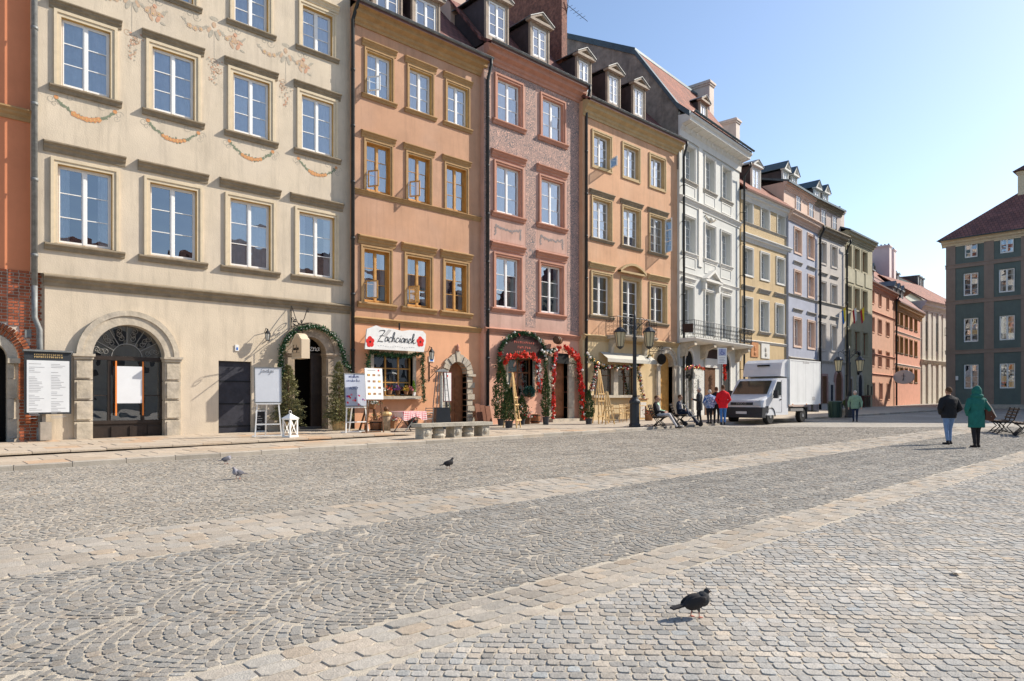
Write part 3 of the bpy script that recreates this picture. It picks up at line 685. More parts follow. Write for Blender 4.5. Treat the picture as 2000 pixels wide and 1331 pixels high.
def curl(m, x, z, r, turns=1.3, s=1, w=.018, mi=0, rot=0.0):
    P = []
    for i in range(24):
        t = i / 23; a = rot + s * t * turns * 2 * math.pi; rr = r * (1 - .8 * t); P.append((x + rr * math.cos(a), z + rr * math.sin(a)))
    ribbon(m, P, w, mi)
# ================================================================== orange-red brick house at the far left
H0 = House('brick_based_house', 'orange-red plastered house over a red brick ground floor at far left', -120, p0=(0, .22))
xe = H0.X(64); xb = H0.X(87)
zc = H0.Z(30, 528)
H0.holes = []
c0, c1 = H0.X(-70), H0.X(15.5); zspr = H0.Z(12, 700); rr = (c1 - c0) / 2
H0.holes.append(dict(x0=c0, x1=c1, z0=BASEZ, z1=zspr + rr, arch=True))
H0.wall(0, xe, zc, 16.5, REDOR, name='upper_wall')
bw = H0.wall(0, xb, BASEZ, zc, MORTAR, name='brick_wall')
string_course(H0, 0, xe, H0.Z(30, 208), OR2T, 1.3)
H0.interior(0, xe, BASEZ, zc, .9)
m = MB(); arch_ring(m, (c0 + c1) / 2, zspr, rr - .02, rr + .20, -.10, .2); m.box(c1 - .02, c1 + .26, -.16, .2, zspr - .14, zspr)
H0.part(m, 'stone_arch', STONE)
zz = zspr - .14; k = 0
while zz > .3:
    hgt = .55 if k else .42; m = MB(); m.box(c1 - .02, c1 + (.20 if k % 2 else .13), -.09, .2, max(zz - hgt, .12), zz - .012); H0.part(m, 'jamb_stone', GSTONE if k > 1 else STONE); zz -= hgt; k += 1
BRICKM = []
def brick_mesh(w, h, t=.03):
    m = MB(); c = .006
    m.add([(0, 0, 0), (w, 0, 0), (w, 0, h), (0, 0, h), (c, -t, c), (w - c, -t, c), (w - c, -t, h - c), (c, -t, h - c)], [(4, 5, 6, 7), (0, 1, 5, 4), (1, 2, 6, 5), (2, 3, 7, 6), (3, 0, 4, 7)]); return m
for _ in range(7):
    k = random.uniform(.6, 1.35); c = (0.36 * k, 0.10 * k, 0.045 * k)
    BRICKM.append((col_mesh(brick_mesh(.235, .068), 'brick', BRICK, c), col_mesh(brick_mesh(.112, .068), 'brick', BRICK, c)))
row = 0; z = .22; cxA = (c0 + c1) / 2; nb = 0
xl0 = H0.X(-25)
while z < zc - .05:
    x = xl0 + (.06 if row % 2 else -.06)
    while x < xb - .03:
        hd = row % 2; wl = .112 if (hd or x + .235 > xb) else .235
        if x + wl <= xb + .002:
            mx, mz = x + wl / 2, z + .034
            inside = (mz < zspr and mx < c1 + .30) or (mz >= zspr - .1 and math.hypot(mx - cxA, mz - zspr) < rr + .60)
            up = x > xe - .02 and mz > zc - .3
            if not inside and nb < 300 and mx > H0.X(-4): link(random.choice(BRICKM)[0 if wl > .2 else 1], 'brick', bw, (x, 0, z)); nb += 1
        x += wl + .02
    row += 1; z += .086
for ring in range(2):                                             # two orders of brick arch
    ra = rr + .24 + ring * .15; n = int(math.pi * ra / .082)
    for i in range(n):
        t = math.pi * (i + .5) / n
        if t > 1.75: continue
        m = MB(); m.box(ra, ra + .14, -.04 - .05 * ring, .05, -.033, .033); m.xf(Matrix.Rotation(-t, 4, 'Y'))
        k = random.uniform(.6, 1.3); me = col_mesh(m, 'brick', BRICK, (0.34 * k, 0.10 * k, .04 * k)); link(me, 'brick', bw, (cxA, 0, zspr))
    for i in range(22):
        z = zspr - .04 - i * .082
        if z < (.3 if ring else 1.5): break
        k = random.uniform(.6, 1.3); m = MB(); m.box(ra, ra + .14, -.04 - .05 * ring, .05, -.033, .033); link(col_mesh(m, 'brick', BRICK, (0.34 * k, 0.10 * k, .04 * k)), 'brick', bw, (cxA, 0, z))
m = MB(); m.box(H0.X(48), H0.X(61), -.055, -.03, H0.Z(50, 660), H0.Z(50, 645)); H0.part(m, 'meter_box', ZINC)
m = MB(); m.box(0, xb, -.06, .05, BASEZ, .32); H0.part(m, 'plinth', GSTONE)

# ================================================================== cream house
H1 = House('cream_house', 'broad cream house with painted garlands and two round-arched openings', 62)
W1x = H1.X(684); LX = 0.0
r3 = H1.rowbox([(119.5, 216, 33.4, 167), (297.6, 379.9, 89.3, 215), (454.5, 527, 141.8, 256.5), (589.8, 650, 186.7, 292)])
r2 = H1.rowbox([(111, 221, 315, 474.5), (294, 383.4, 357, 500), (449, 528.7, 388.7, 518.5), (584.8, 652.4, 415.6, 537)])
r4z = H1.Z(591.7, 91); r4h = H1.Z(591.7, 10.5) - r4z
cur3 = ['net', 'net', 'net', 'net']; cur2 = ['side', None, 'net', 'side']
for i in range(4):
    window(H1, r3[0][i], r3[2], r3[1], r3[3] - r3[2], sur=CREAM_T, surw=.18, proud=.06, hood=True, hoodm=GREYTRIM, hoodgap=.0, hoodx=.29, sillm=GREYTRIM, sillx=.29, reveal=OCHRE, curtain=cur3[i], sillk=1.15, recess=.09)
    window(H1, r2[0][i], r2[2], r2[1], r2[3] - r2[2], sur=CREAM_T, surw=.17, proud=.06, hood=True, hoodm=GREYTRIM, hoodgap=.13, hoodx=.34, hoodk=1.15, sillm=GREYTRIM, sillx=.32, reveal=OCHRE, curtain=cur2[i], sillk=1.15)
    c = r3[0][i] + r3[1] / 2; ww = H1.X(649.5) - H1.X(591.7)
    window(H1, c - ww / 2, r4z, ww, r4h, sur=CREAM_T, surw=.15, proud=.06, hood=True, hoodm=CREAM_T, hoodgap=.05, hoodx=.25, sillm=GREYTRIM, sillx=.26, reveal=OCHRE, curtain='net')
zsc = H1.Z(84, 534)
A1 = dict(x0=H1.X(178.5), x1=H1.X(322), z0=BASEZ, z1=H1.Z(252, 634), arch=True)
A2 = dict(x0=H1.X(572), x1=H1.X(636), z0=BASEZ, z1=H1.Z(610, 658), arch=True)
D1 = dict(x0=H1.X(427), x1=H1.X(491.5), z0=.34, z1=H1.Z(460, 706))
H1.holes += [A1, A2, D1]
x_g = H1.X(87.5)
H1.wall(0, W1x, zsc, 18, CREAM, name='upper_wall'); H1.wall(x_g, W1x, BASEZ, zsc, CREAM, name='ground_floor_wall')
string_course(H1, H1.X(84), W1x, zsc + .02, GREYTRIM, 1.25, name='string_course')
H1.interior(0, W1x, zsc + .3, 18); H1.interior(x_g, W1x, BASEZ, zsc, 1.6)
m = MB(); m.box(-.3, W1x, -.5, 9, 18, 18.3); H1.part(m, 'eaves', GREYTRIM)
roof_plane(H1, 0, W1x, [(-.6, 18.2), (5, 23.5), (10.5, 18.2)], TILE)
downpipe(H1, .05, 17.9, H1.Z(70, 560), r=.075, kick=-.4, mat=ZINC); 
m = MB(); zk = H1.Z(70, 560); xk = H1.X(84); m.tube([(.05, -.12, zk), (.05, -.12, H1.Z(72, 622)), (xk - .1, -.14, H1.Z(80, 645)), (xk - .06, -.14, .45)], .075, 8); m.lathe([(.11, 0), (.11, .55), (.08, .6)], 10, (xk - .06, -.14, .15))
H1.part(m, 'downpipe_foot', ZINC, smooth=True)
# portal with the fanlight
def portal(H, A, outer, imp, sp, blocks, stone):
    cx = (A['x0'] + A['x1']) / 2; ri = (A['x1'] - A['x0']) / 2; zs = A['z1'] - ri
    m = MB(); arch_ring(m, cx, zs, ri - .02, ri + outer * .62, -.09, .3, 20); arch_ring(m, cx, zs, ri + outer * .62, ri + outer, -.13, .02, 20); a = H.part(m, 'stone_arch', stone)
    for sg in (-1, 1):
        xa, xb_ = (cx - ri - sp, cx - ri + .02) if sg < 0 else (cx + ri - .02, cx + ri + sp)
        m = MB(); m.box(xa - .05, xb_ + .05, -.19, .25, zs - .02, zs + .05); m.box(xa - .02, xb_ + .02, -.15, .25, zs - .10, zs - .02); H.part(m, 'impost', stone)
        z = zs - .10; hb = (z - .28) / blocks
        for b in range(blocks):
            z0 = z - hb * (b + 1); m = MB(); m.box(xa, xb_, -.10, .26, z0 + .012, z0 + hb - .012)
            m.prism([(xa + .05, z0 + .06), (xb_ - .05, z0 + .06), (xb_ - .05, z0 + hb - .06), (xa + .05, z0 + hb - .06)], -.135, -.10, 'y')
            H.part(m, 'rusticated_block', stone)
        m = MB(); m.box(xa - .04, xb_ + .04, -.14, .26, BASEZ, .27); H.part(m, 'plinth_block', GSTONE)
    return cx, ri, zs
cx, ri, zs = portal(H1, A1, .40, .1, .44, 4, STONE)
m = MB(); y = .24                                                  # dark timber screen
for e in (cx - ri, cx - ri * .52, cx + ri * .40, cx + ri - .07): m.box(e, e + .075, y - .03, y + .07, .75, zs)
m.box(cx - ri, cx + ri, y - .05, y + .09, zs - .09, zs + .03); m.box(cx - ri, cx + ri, y - .05, y + .09, .78, .88); m.box(cx - ri, cx + ri, y - .02, y + .08, .2, .79)
m.box(cx - ri, cx - ri * .52, y, y + .04, 1.62, 1.65); m.box(cx + ri * .4, cx + ri, y, y + .04, 1.62, 1.65)
scr = H1.part(m, 'timber_screen', M('black_brown_wood', (.035, .025, .02), rough=.45, var=.3, scale=5))
for i in range(4):
    a = cx - ri + .06 + i * ri / 2; m = MB(); m.prism([(a, .34), (a + ri / 2 - .12, .34), (a + ri / 2 - .12, .70), (a, .70)], y - .05, y - .021, 'y'); link(m.mesh('screen_panel', MATS['black_brown_wood']), 'screen_panel', scr)
for (a, b) in ((cx - ri, cx - ri * .52), (cx - ri * .52, cx + ri * .4), (cx + ri * .4, cx + ri)):
    m = MB(); m.add([(a, y + .05, .88), (b, y + .05, .88), (b, y + .05, zs - .09), (a, y + .05, zs - .09)], [(0, 1, 2, 3)]); link(m.mesh('pane', GLASS), 'pane', scr)
m = MB(); P = [(cx + ri * math.cos(t), y + .06, zs + ri * math.sin(t)) for t in [math.pi * i / 20 for i in range(21)]]; m.add(P, [tuple(range(21))]); link(m.mesh('fanlight_pane', GLASS), 'pane', scr)
m = MB()                                                           # wrought fanlight
for t in [math.pi * i / 6 for i in range(1, 6)]: m.tube([(cx + .42 * ri * math.cos(t), y + .02, zs + .42 * ri * math.sin(t)), (cx + ri * math.cos(t), y + .02, zs + ri * math.sin(t))], .012, 5)
for q in (.42, .98): m.tube([(cx + q * ri * math.cos(t), y + .02, zs + q * ri * math.sin(t)) for t in [math.pi * i / 20 for i in range(21)]], .014, 5)
for i in range(6):
    t = math.pi * (i + .5) / 6
    for rad, sgn in ((.72, 1), (.60, -1), (.84, -1)):
        ox, oz = cx + rad * ri * math.cos(t), zs + rad * ri * math.sin(t); m.tube([(ox + .10 * (1 - .8 * k / 11) * math.cos(sgn * k * .75 + t), y + .02, oz + .10 * (1 - .8 * k / 11) * math.sin(sgn * k * .75 + t)) for k in range(12)], .009, 4)
link(m.mesh('fanlight_grille', M('pale_iron', (.30, .29, .27), rough=.5, metal=.3)), 'fanlight_grille', scr)
px0, px1 = H1.X(226, .15), H1.X(280, .15); m = MB(); m.box(px0, px1, .15, .165, H1.Z(250, 788, .15), H1.Z(250, 716, .15))
tag(m.build('poster', flat('blank_paper', (.72, .73, .74)), None, (H1.P.x, H1.P.y, 0), H1.phi), 'blank white sheet taped in the arched shop window of the cream house', 'poster')
m = MB()
for xx in (px0 - .01, px1 - .03): m.box(xx, xx + .045, .146, .149, H1.Z(250, 812, .15), H1.Z(250, 706, .15))
H1.part(m, 'orange_tape', flat('orange_tape', (.75, .22, .04)))
# the dark iron door
m = MB(); m.box(D1['x0'], D1['x1'], .10, .15, D1['z0'], D1['z1']); dr = H1.part(m, 'iron_door', M('dark_iron_door', (.035, .035, .045), rough=.5, var=.3, scale=4))
for i in range(3):
    m = MB(); zz = D1['z0'] + .25 + i * .75; m.box(D1['x0'], D1['x1'], .085, .10, zz, zz + .05); link(m.mesh('strap_hinge', IRON), 'strap_hinge', dr)
m = MB(); m.box(H1.X(380), W1x, -.05, .02, BASEZ, .36); H1.part(m, 'plinth', GSTONE)
m = MB(); m.box(D1['x0'] - .2, D1['x1'] + .2, -.25, .1, BASEZ, .335); H1.part(m, 'door_step', GSTONE)
# the cafe entrance
cx, ri, zs = portal(H1, A2, .50, .1, .30, 4, M('dark_sandstone', (.33, .26, .19), var=.3, scale=4, bump=.4))
m = MB(); m.box(A2['x0'], A2['x1'], .25, .40, BASEZ, .52); m.box(A2['x0'] - .15, A2['x1'] + .15, -.45, .25, BASEZ, .42); H1.part(m, 'door_step', M('dark_step', (.10, .095, .09)))
m = MB(); m.box(A2['x0'], A2['x1'], .26, .34, zs - .02, zs + .06); m.box(A2['x0'], A2['x0'] + .07, .26, .34, .5, zs); m.box(cx + .18, cx + .26, .26, .34, .5, zs); m.box(A2['x1'] - .06, A2['x1'], .26, .34, .5, zs)
df = H1.part(m, 'door_frame', MATS['black_brown_wood']); m = MB(); m.box(cx + .26, A2['x1'] - .06, .29, .33, .52, zs - .02); link(m.mesh('door_leaf', MATS['black_brown_wood']), 'door_leaf', df)
CURS = {'y': [[(0, .5), (.05, .2), (.2, .15), (.35, .45), (.36, .5), (.3, 0), (.2, -.3), (.05, -.3), (.12, -.1), (.45, .2)]], 'c': [[(.35, .42), (.2, .5), (.05, .3), (.1, .08), (.25, .05), (.42, .2)]],
        'z': [[(.02, .45), (.3, .48), (.05, .08), (.35, .08), (.45, .2)]], 'n': [[(.02, .48), (.06, .05), (.08, .3), (.22, .48), (.3, .35), (.3, .08), (.45, .2)]], 'a': [[(.32, .42), (.15, .5), (.03, .25), (.12, .05), (.28, .2), (.34, .48), (.33, .12), (.45, .2)]],
        'h': [[(.0, .2), (.2, .75), (.15, 1.0), (.06, .8), (.05, .05), (.1, .35), (.24, .45), (.28, .1), (.45, .2)]], 'i': [[(.05, .2), (.12, .48), (.12, .1), (.25, .2)], [(.14, .66), (.16, .68)]], 'e': [[(.05, .2), (.28, .35), (.2, .5), (.07, .35), (.1, .08), (.25, .06), (.42, .25)]],
        'k': [[(.0, .2), (.2, .75), (.15, 1.0), (.06, .8), (.05, .05), (.1, .28), (.28, .45), (.2, .25), (.12, .25), (.35, .04), (.5, .15)]], 'Z': [[(.0, .95), (.08, 1.05), (.6, 1.05), (.28, .55), (.0, .0), (.2, .06), (.55, .0)], [(.12, .55), (.5, .6)]],
        'J': [[(.1, .9), (.45, 1.0), (.3, .6), (.2, -.2), (.02, -.25), (.05, -.05), (.4, .2)]], 'o': [[(.25, .5), (.08, .4), (.08, .12), (.25, .06), (.33, .3), (.24, .5), (.45, .42)]], 'w': [[(.0, .48), (.06, .08), (.2, .4), (.24, .08), (.38, .4), (.36, .5), (.5, .45)]], 'd': [[(.3, .42), (.1, .45), (.05, .12), (.2, .08), (.3, .4), (.34, 1.0), (.32, .1), (.45, .2)]], 'm': [[(.02, .48), (.05, .05), (.1, .4), (.2, .4), (.2, .08), (.26, .4), (.36, .4), (.36, .08), (.5, .2)]], 'r': [[(.02, .3), (.1, .5), (.2, .46), (.18, .1), (.35, .2)]]}
def cursive(m, txt, x, z, s, y, th, adv=.42, up=0.0):
    for ch in txt:
        if ch == ' ': x += s * .3; continue
        for st in CURS.get(ch, CURS['n']):
            P = []
            for i in range(len(st) - 1):
                p0, p1, p2, p3 = st[max(i - 1, 0)], st[i], st[i + 1], st[min(i + 2, len(st) - 1)]
                for k in range(4):
                    t = k / 4; f = lambda a, b, c, d: .5 * ((2 * b) + (-a + c) * t + (2 * a - 5 * b + 4 * c - d) * t * t + (-a + 3 * b - 3 * c + d) * t ** 3)
                    P.append((f(p0[0], p1[0], p2[0], p3[0]), f(p0[1], p1[1], p2[1], p3[1])))
            P.append(st[-1]); m.tube([(x + s * (a + b * .18), y, z + s * b + up * x) for a, b in P], th, 4)
        x += s * (adv if ch not in 'Zi' else (.72 if ch == 'Z' else .24)) ; 
    return x
m = MB(); xx = H1.X(592, .2); cursive(m, 'yczna', xx, zs + .12, .30, .2, .011); H1.part(m, 'lettering', WHITEP)
m = MB(); m.box(H1.X(459), H1.X(466), -.03, 0, H1.Z(462, 686), H1.Z(462, 674)); pl = H1.part(m, 'house_plate', WHITEP); m = MB(); m.box(H1.X(461), H1.X(464.5), -.035, -.03, H1.Z(462, 684), H1.Z(462, 679)); link(m.mesh('plate_emblem', flat('blue_enamel', (.05, .16, .5))), 'plate_emblem', pl)
# painted garlands
m = MB()
for i in range(4):
    c = r3[0][i] + r3[1] / 2; hw = r3[1] / 2 + .12; z = r3[2] - .38
    swag(m, c - hw, c + hw, z, .40); 
    for e in (-1, 1):
        disc(m, c + e * hw, z + .02, .06, 1, -.006); curl(m, c + e * (hw + .12), z - .05, .12, 1.2, e, .014, 3); curl(m, c + e * (hw - .35), z + .08, .13, 1.1, -e, .014, 3); curl(m, c + e * (hw + .04), z - .18, .09, 1.2, -e, .014, 3)
for i in range(-1, 4):
    xa = (r3[0][i] + r3[1] / 2 if i >= 0 else -1.0) ; xb2 = (r3[0][i + 1] + r3[1] / 2 if i < 3 else W1x + .8); xm = (xa + xb2) / 2; z = r3[3] + 1.45
    if i < 0 or i > 2: continue
    for d_ in (-1, 1):                                        # swag halves, a reclining figure between, knot over each pier
        swag(m, xm + d_ * .18, xm + d_ * 1.0, z - .22, .20, 3, 4, .12, 36, 3)
        curl(m, xm + d_ * .55, z - .05, .14, 1.3, d_, .02, 3); curl(m, xm + d_ * .75, z - .02, .12, 1.2, -d_, .02, 3)
        disc(m, xm + d_ * .10, z - .42, .06, 3, -.006, 10, 2.6, d_ * .35); disc(m, xm + d_ * .16, z - .3, .06, 4, -.0045, 10, 1.8, d_ * .4)
    disc(m, xm, z - .1, .07, 4, -.007, 9, 1.4); disc(m, xm, z + .1, .14, 3, -.005, 9, .5)
    ribbon(m, [(xm, z - .3), (xm + .005, z - 1.25)], .014, 3)
    for k in range(42): t = k / 41; disc(m, xm + random.gauss(0, .16 * (1 - t * .75)), z - 1.2 - t * .85, random.uniform(.018, .035), random.choice((4, 5, 3, 3)), -.0045 - random.random() * .002, 6)
    for k in range(5): curl(m, xm + random.gauss(0, .08), z - 1.45 + random.gauss(0, .1), .12, 1.2, random.choice((-1, 1)), .016, 4)
    f = r3[0][i + 1] + r3[1] / 2
    for (ox, oz, rr2, mi_, sq, ro) in ((0, -.05, .09, 5, 1.1, 0), (-.04, -.25, .12, 4, 1.8, .3), (.12, -.5, .08, 5, 2.2, -.4), (-.14, -.52, .07, 4, 2.4, .5), (.2, -.3, .06, 5, 2.6, 1.1), (-.24, -.2, .06, 4, 2.4, -1.0), (.3, -.62, .05, 3, 2.4, 1.3)):
        disc(m, f - .55 + ox * .8, z - .15 + oz * .8, rr2 * .7, mi_, -.006, 10, sq, ro)
H1.part(m, 'painted_frieze', [PG, PO, M('fresco_yellow', (.66, .46, .16)), PB, PP, PR])['kind'] = 'stuff'

# ================================================================== apricot house with timber windows
H2 = House('apricot_house', 'apricot-orange house with honey-coloured window frames, second from the left', 689, p0=(0, -.20))
W2x = H2.X(944)
a3 = H2.rowbox([(716.4, 764.2, 101.6, 184.5), (799.8, 842.4, 130, 211), (874.2, 912.7, 162, 238.5)])
a2 = H2.rowbox([(714.6, 762.8, 280.5, 371.5), (797.7, 838.4, 301, 391), (872.2, 910, 320, 408)])
a1 = H2.rowbox([(711, 760, 489, 588), (795, 839.8, 499, 599), (870.8, 910, 512, 607)])
for i in range(3):
    window(H2, a3[0][i], a3[2], a3[1], a3[3] - a3[2], sur=OR2T, surw=.12, hood=True, hoodm=OR2T, hoodgap=.02, hoodx=.23, sillm=OR2T, sillx=.24, reveal=OCHRE, curtain='net')
    window(H2, a2[0][i], a2[2], a2[1], a2[3] - a2[2], sash=WOODF, sur=OR2T, surw=.12, hood=True, hoodm=OR2T, hoodgap=.02, hoodx=.23, sill=False, reveal=WOODF, curtain='net')
    window(H2, a1[0][i], a1[2], a1[1], a1[3] - a1[2], sash=WOODF, sur=OR2T, surw=.15, hood=False, sillm=OR2T, sillx=.30, sillk=1.3, reveal=WOODF, curtain='side')
string_course(H2, .02, W2x - .05, a2[2], OR2T, .8, name='sill_course')
zt = a1[3] + .15
for i in range(3):
    xa = a1[0][i] - .28; m = MB(); mould(m, xa, xa + a1[1] + .56, HOODP, 1.25, zt + .03); H2.part(m, 'window_cornice', OR2T)
zs2 = H2.Z(691, 617); string_course(H2, 0, W2x, zs2, OR2T, .9)
ze = H2.Z(700, 12); zcb = H2.Z(696, 37); 
ztop = H2.Z(800, 44, -.5)
gw = dict(x0=H2.X(729), x1=H2.X(806), z0=H2.Z(745, 774), z1=H2.Z(740, 690)); gd = dict(x0=H2.X(874), x1=H2.X(911), z0=BASEZ, z1=H2.Z(891, 707), arch=True)
H2.holes += [gw, gd]
H2.wall(0, W2x, zs2 - .1, ztop, OR2, name='upper_wall'); H2.wall(0, W2x, BASEZ, zs2 - .1, M('orange_plaster', (.70, .36, .20), var=.1, scale=1, streak=.2), name='ground_floor_wall')
cornice(H2, 0, W2x, ztop - .66, OR2T, 1.0); gutter(H2, 0, W2x + .15, ztop + .06); H2.interior(0, W2x, BASEZ, ztop)
downpipe(H2, W2x + .02, ztop, .35, y=-.28, kick=-.5); downpipe(H2, -.02, ztop + .3, .4, y=-.05, kick=-.5)
roof_plane(H2, 0, W2x, [(-.5, ztop + .02), (.3, ztop + .55), (3.6, ztop + 4.2), (9, ztop + 1)], TILED)
for (pl, pr, yb, yt_) in ((735, 778, 28, -40), (812, 852, 59, 8)):
    x = H2.X(pl, .2); w = H2.X(pr, .2) - x; z = H2.Z(pl, yb - 6, .2); dormer(H2, x, z, w, 1.25, y=.2, rows=2, curtain=True)
chimney(H2, H2.X(880, 2.2), 2.2, ztop, H2.Z(880, -40, 2.2), .9, 1.2, PEACH7)
# ground-floor window, door
m = MB(); t = .14; m.box(gw['x0'] - t, gw['x0'], -.05, .3, gw['z0'], gw['z1'] + t); m.box(gw['x1'], gw['x1'] + t, -.05, .3, gw['z0'], gw['z1'] + t); m.box(gw['x0'], gw['x1'], -.05, .3, gw['z1'], gw['z1'] + t); wn = H2.part(m, 'shop_window', STONE)
m = MB(); m.box(gw['x0'] - .25, gw['x1'] + .22, -.28, .28, gw['z0'] - .12, gw['z0']); link(m.mesh('window_sill', STONE), 'window_sill', wn)
m = MB(); W, Hh = gw['x1'] - gw['x0'], gw['z1'] - gw['z0']; y = .16
for e in (0, W * .34, W * .67, W - .05): m.box(gw['x0'] + e, gw['x0'] + e + .06, y, y + .06, gw['z0'], gw['z1'])
for e in (0, Hh * .31, Hh * .64, Hh - .05): m.box(gw['x0'], gw['x1'], y + .005, y + .055, gw['z0'] + e, gw['z0'] + e + .045)
link(m.mesh('sash', WOODF), 'sash', wn)
for i in range(3):
    for j in range(3):
        m = MB(); a, b = gw['x0'] + W * (i + .04) / 3, gw['x0'] + W * (i + .98) / 3; c, d = gw['z0'] + Hh * (j + .03) / 3, gw['z0'] + Hh * (j + .98) / 3
        m.add([(a, y + .03, c), (b, y + .03, c), (b, y + .03, d), (a, y + .03, d)], [(0, 1, 2, 3)]); link(m.mesh('pane', GLASS), 'pane', wn)
cx = (gd['x0'] + gd['x1']) / 2; ri = (gd['x1'] - gd['x0']) / 2; zs = gd['z1'] - ri; n = 11
for i in range(n):                                                # voussoirs and rusticated jambs of the pointed portal
    t0, t1 = math.pi * i / n + .02, math.pi * (i + 1) / n - .02; ro = ri + (.30 if i % 2 else .34) + (.14 if i == n // 2 else 0); m = MB()
    m.prism([(cx + ri * math.cos(t0), zs + ri * math.sin(t0)), (cx + ro * math.cos(t0), zs + ro * math.sin(t0)), (cx + ro * math.cos(t1), zs + ro * math.sin(t1)), (cx + ri * math.cos(t1), zs + ri * math.sin(t1))], -.10 if i % 2 else -.07, .28, 'y'); H2.part(m, 'voussoir', STONE)
m = MB(); m.lathe([(.02, 0), (.09, .03), (.05, .12), (.08, .18), (.06, .26), (.0, .36)], 10, (cx, -.05, zs + ri + .42)); H2.part(m, 'finial', PINKT, smooth=True)
for sg in (-1, 1):
    e = cx + sg * ri; z = zs; k = 0
    m = MB(); m.box(min(e, e + sg * .42), max(e, e + sg * .42), -.14, .28, zs - .10, zs); H2.part(m, 'impost', STONE)
    z = zs - .10
    while z > .36:
        wd = .38 if k % 2 else .30; m = MB(); m.box(min(e, e + sg * wd), max(e, e + sg * wd), -.10 if k % 2 else -.06, .28, max(z - .24, .2), z - .012); H2.part(m, 'jamb_stone', STONE); z -= .25; k += 1
panel_door(H2, gd['x0'] + .01, .36, 2 * ri - .02, gd['z1'] - .37, WOODB, y=.26, leaves=2, rows=4, arch=True)
m = MB(); m.box(cx - ri - .1, cx + ri + .1, -.35, .26, BASEZ, .37); H2.part(m, 'door_step', GSTONE)
# ================================================================== pink house with scratched ornament
SGR = make_line_ornament('sgraffito', (0.60, 0.375, 0.295), (0.19, 0.165, 0.16), 4.2, 0.27)
H3 = House('pink_sgraffito_house', 'narrow pink house covered in grey scratched ornament, two windows wide', 945, p0=(0, -.42))
W3x = H3.X(1136)
b3 = H3.rowbox([(971.3, 1016, 151.4, 232), (1059, 1099, 189, 267)])
b2 = H3.rowbox([(969, 1015.8, 321.8, 412.5), (1056.5, 1098, 346, 436)])
b1 = H3.rowbox([(967.7, 1014.4, 497.5, 600.5), (1056.5, 1096, 518, 610)])
for i in range(2):
    window(H3, b3[0][i], b3[2], b3[1], b3[3] - b3[2], sur=PINKT, surw=.17, proud=.08, hood=False, sillm=PINKT, sillx=.30, sillk=1.3, reveal=PINKT, curtain='net')
    window(H3, b2[0][i], b2[2], b2[1], b2[3] - b2[2], sur=PINKT, surw=.16, proud=.08, hood=True, hoodgap=.1, hoodx=.30, hoodk=1.3, sillm=PINKT, sillx=.30, sillk=1.3, reveal=PINKT, curtain='net')
    window(H3, b1[0][i], b1[2], b1[1], b1[3] - b1[2], sur=PINKT, surw=.16, proud=.08, hood=True, hoodgap=.1, hoodx=.32, hoodk=1.3, sillm=PINKT, sillx=.30, sillk=1.1, reveal=PINKT, curtain='side')
zs3 = H3.Z(948.4, 638); string_course(H3, 0, W3x, zs3, PINKT, 1.0)
zt3 = H3.Z(1040, 117, -.5)
gw3 = dict(x0=H3.X(991), x1=H3.X(1040), z0=H3.Z(1000, 775), z1=H3.Z(1000, 700)); gd3 = dict(x0=H3.X(1081), x1=H3.X(1108), z0=BASEZ, z1=H3.Z(1090, 708))
H3.holes += [gw3, gd3]
H3.wall(0, W3x, zs3 - .1, zt3, PINK, name='upper_wall'); H3.wall(0, W3x, BASEZ, zs3 - .1, M('salmon_plaster', (.72, .39, .27), var=.12, scale=1, streak=.25), name='ground_floor_wall')
cornice(H3, 0, W3x, zt3 - .72, PINKT, 1.1); gutter(H3, 0, W3x + .1, zt3 + .08); downpipe(H3, W3x + .02, zt3 + .05, .35, y=-.30, kick=-.52); H3.interior(0, W3x, BASEZ, zt3)
# panels of ornament: piers and bands between the windows
e = .02; gap = .36
xs_ = [0.03, b2[0][0] - gap, b2[0][0] + b2[1] + gap, b2[0][1] - gap, b2[0][1] + b2[1] + gap, W3x - .03]
def panel(x0, x1, z0, z1, mat=SGR):
    if x1 - x0 < .05 or z1 - z0 < .05: return
    m = MB(); m.box(x0, x1, -.006, .01, z0, z1); H3.part(m, 'sgraffito_panel', mat)
for (x0, x1) in ((xs_[0], xs_[1]), (xs_[2], xs_[3]), (xs_[4], xs_[5])): panel(x0, x1, zs3 + .15, zt3 - .75)
for i in range(2):
    x0, x1 = b2[0][i] - gap + .004, b2[0][i] + b2[1] + gap - .004
    panel(x0, x1, b2[3] + .62, b3[2] - .20); panel(x0, x1, b3[3] + .24, zt3 - .75)
    m = MB(); za, zb = b1[3] + .68, b2[2] - .28
    P = [(x0 + .1, za), (x1 - .1, za), (x1 - .1, zb), (x0 + .1, zb), (x0 + .1, za)]; ribbon(m, P, .02, 0)
    zm = (za + zb) / 2
    for k in range(60): t = k / 59; disc(m, x0 + .35 + (x1 - x0 - .7) * t, zm + .18 - .55 * t * (1 - t) + random.gauss(0, .03), random.uniform(.03, .055), 1, -.005 - random.random() * .003, 6, .6, random.random() * 3)
    for e_ in (x0 + .33, x1 - .33):
        for k in range(14): disc(m, e_ + random.gauss(0, .03), zm + .2 - k * .035, .035, 1, -.005 - random.random() * .003, 6)
    H3.part(m, 'painted_festoon', [PINKT, M('sgraffito_grey', (.25, .22, .21))])['kind'] = 'stuff'
roof_plane(H3, 0, W3x, [(-.5, zt3 + .02), (.3, zt3 + .5), (3.4, zt3 + 4.2), (9, zt3 + 2)], TILED)
for (pl, pr, yb, hh) in ((954.6, 987, 80, 1.55), (1040.6, 1067, 120, 1.4)):
    x = H3.X(pl, .2); dormer(H3, x, H3.Z(pl, yb - 12, .2), H3.X(pr, .2) - x, hh, y=.2, curtain=False)
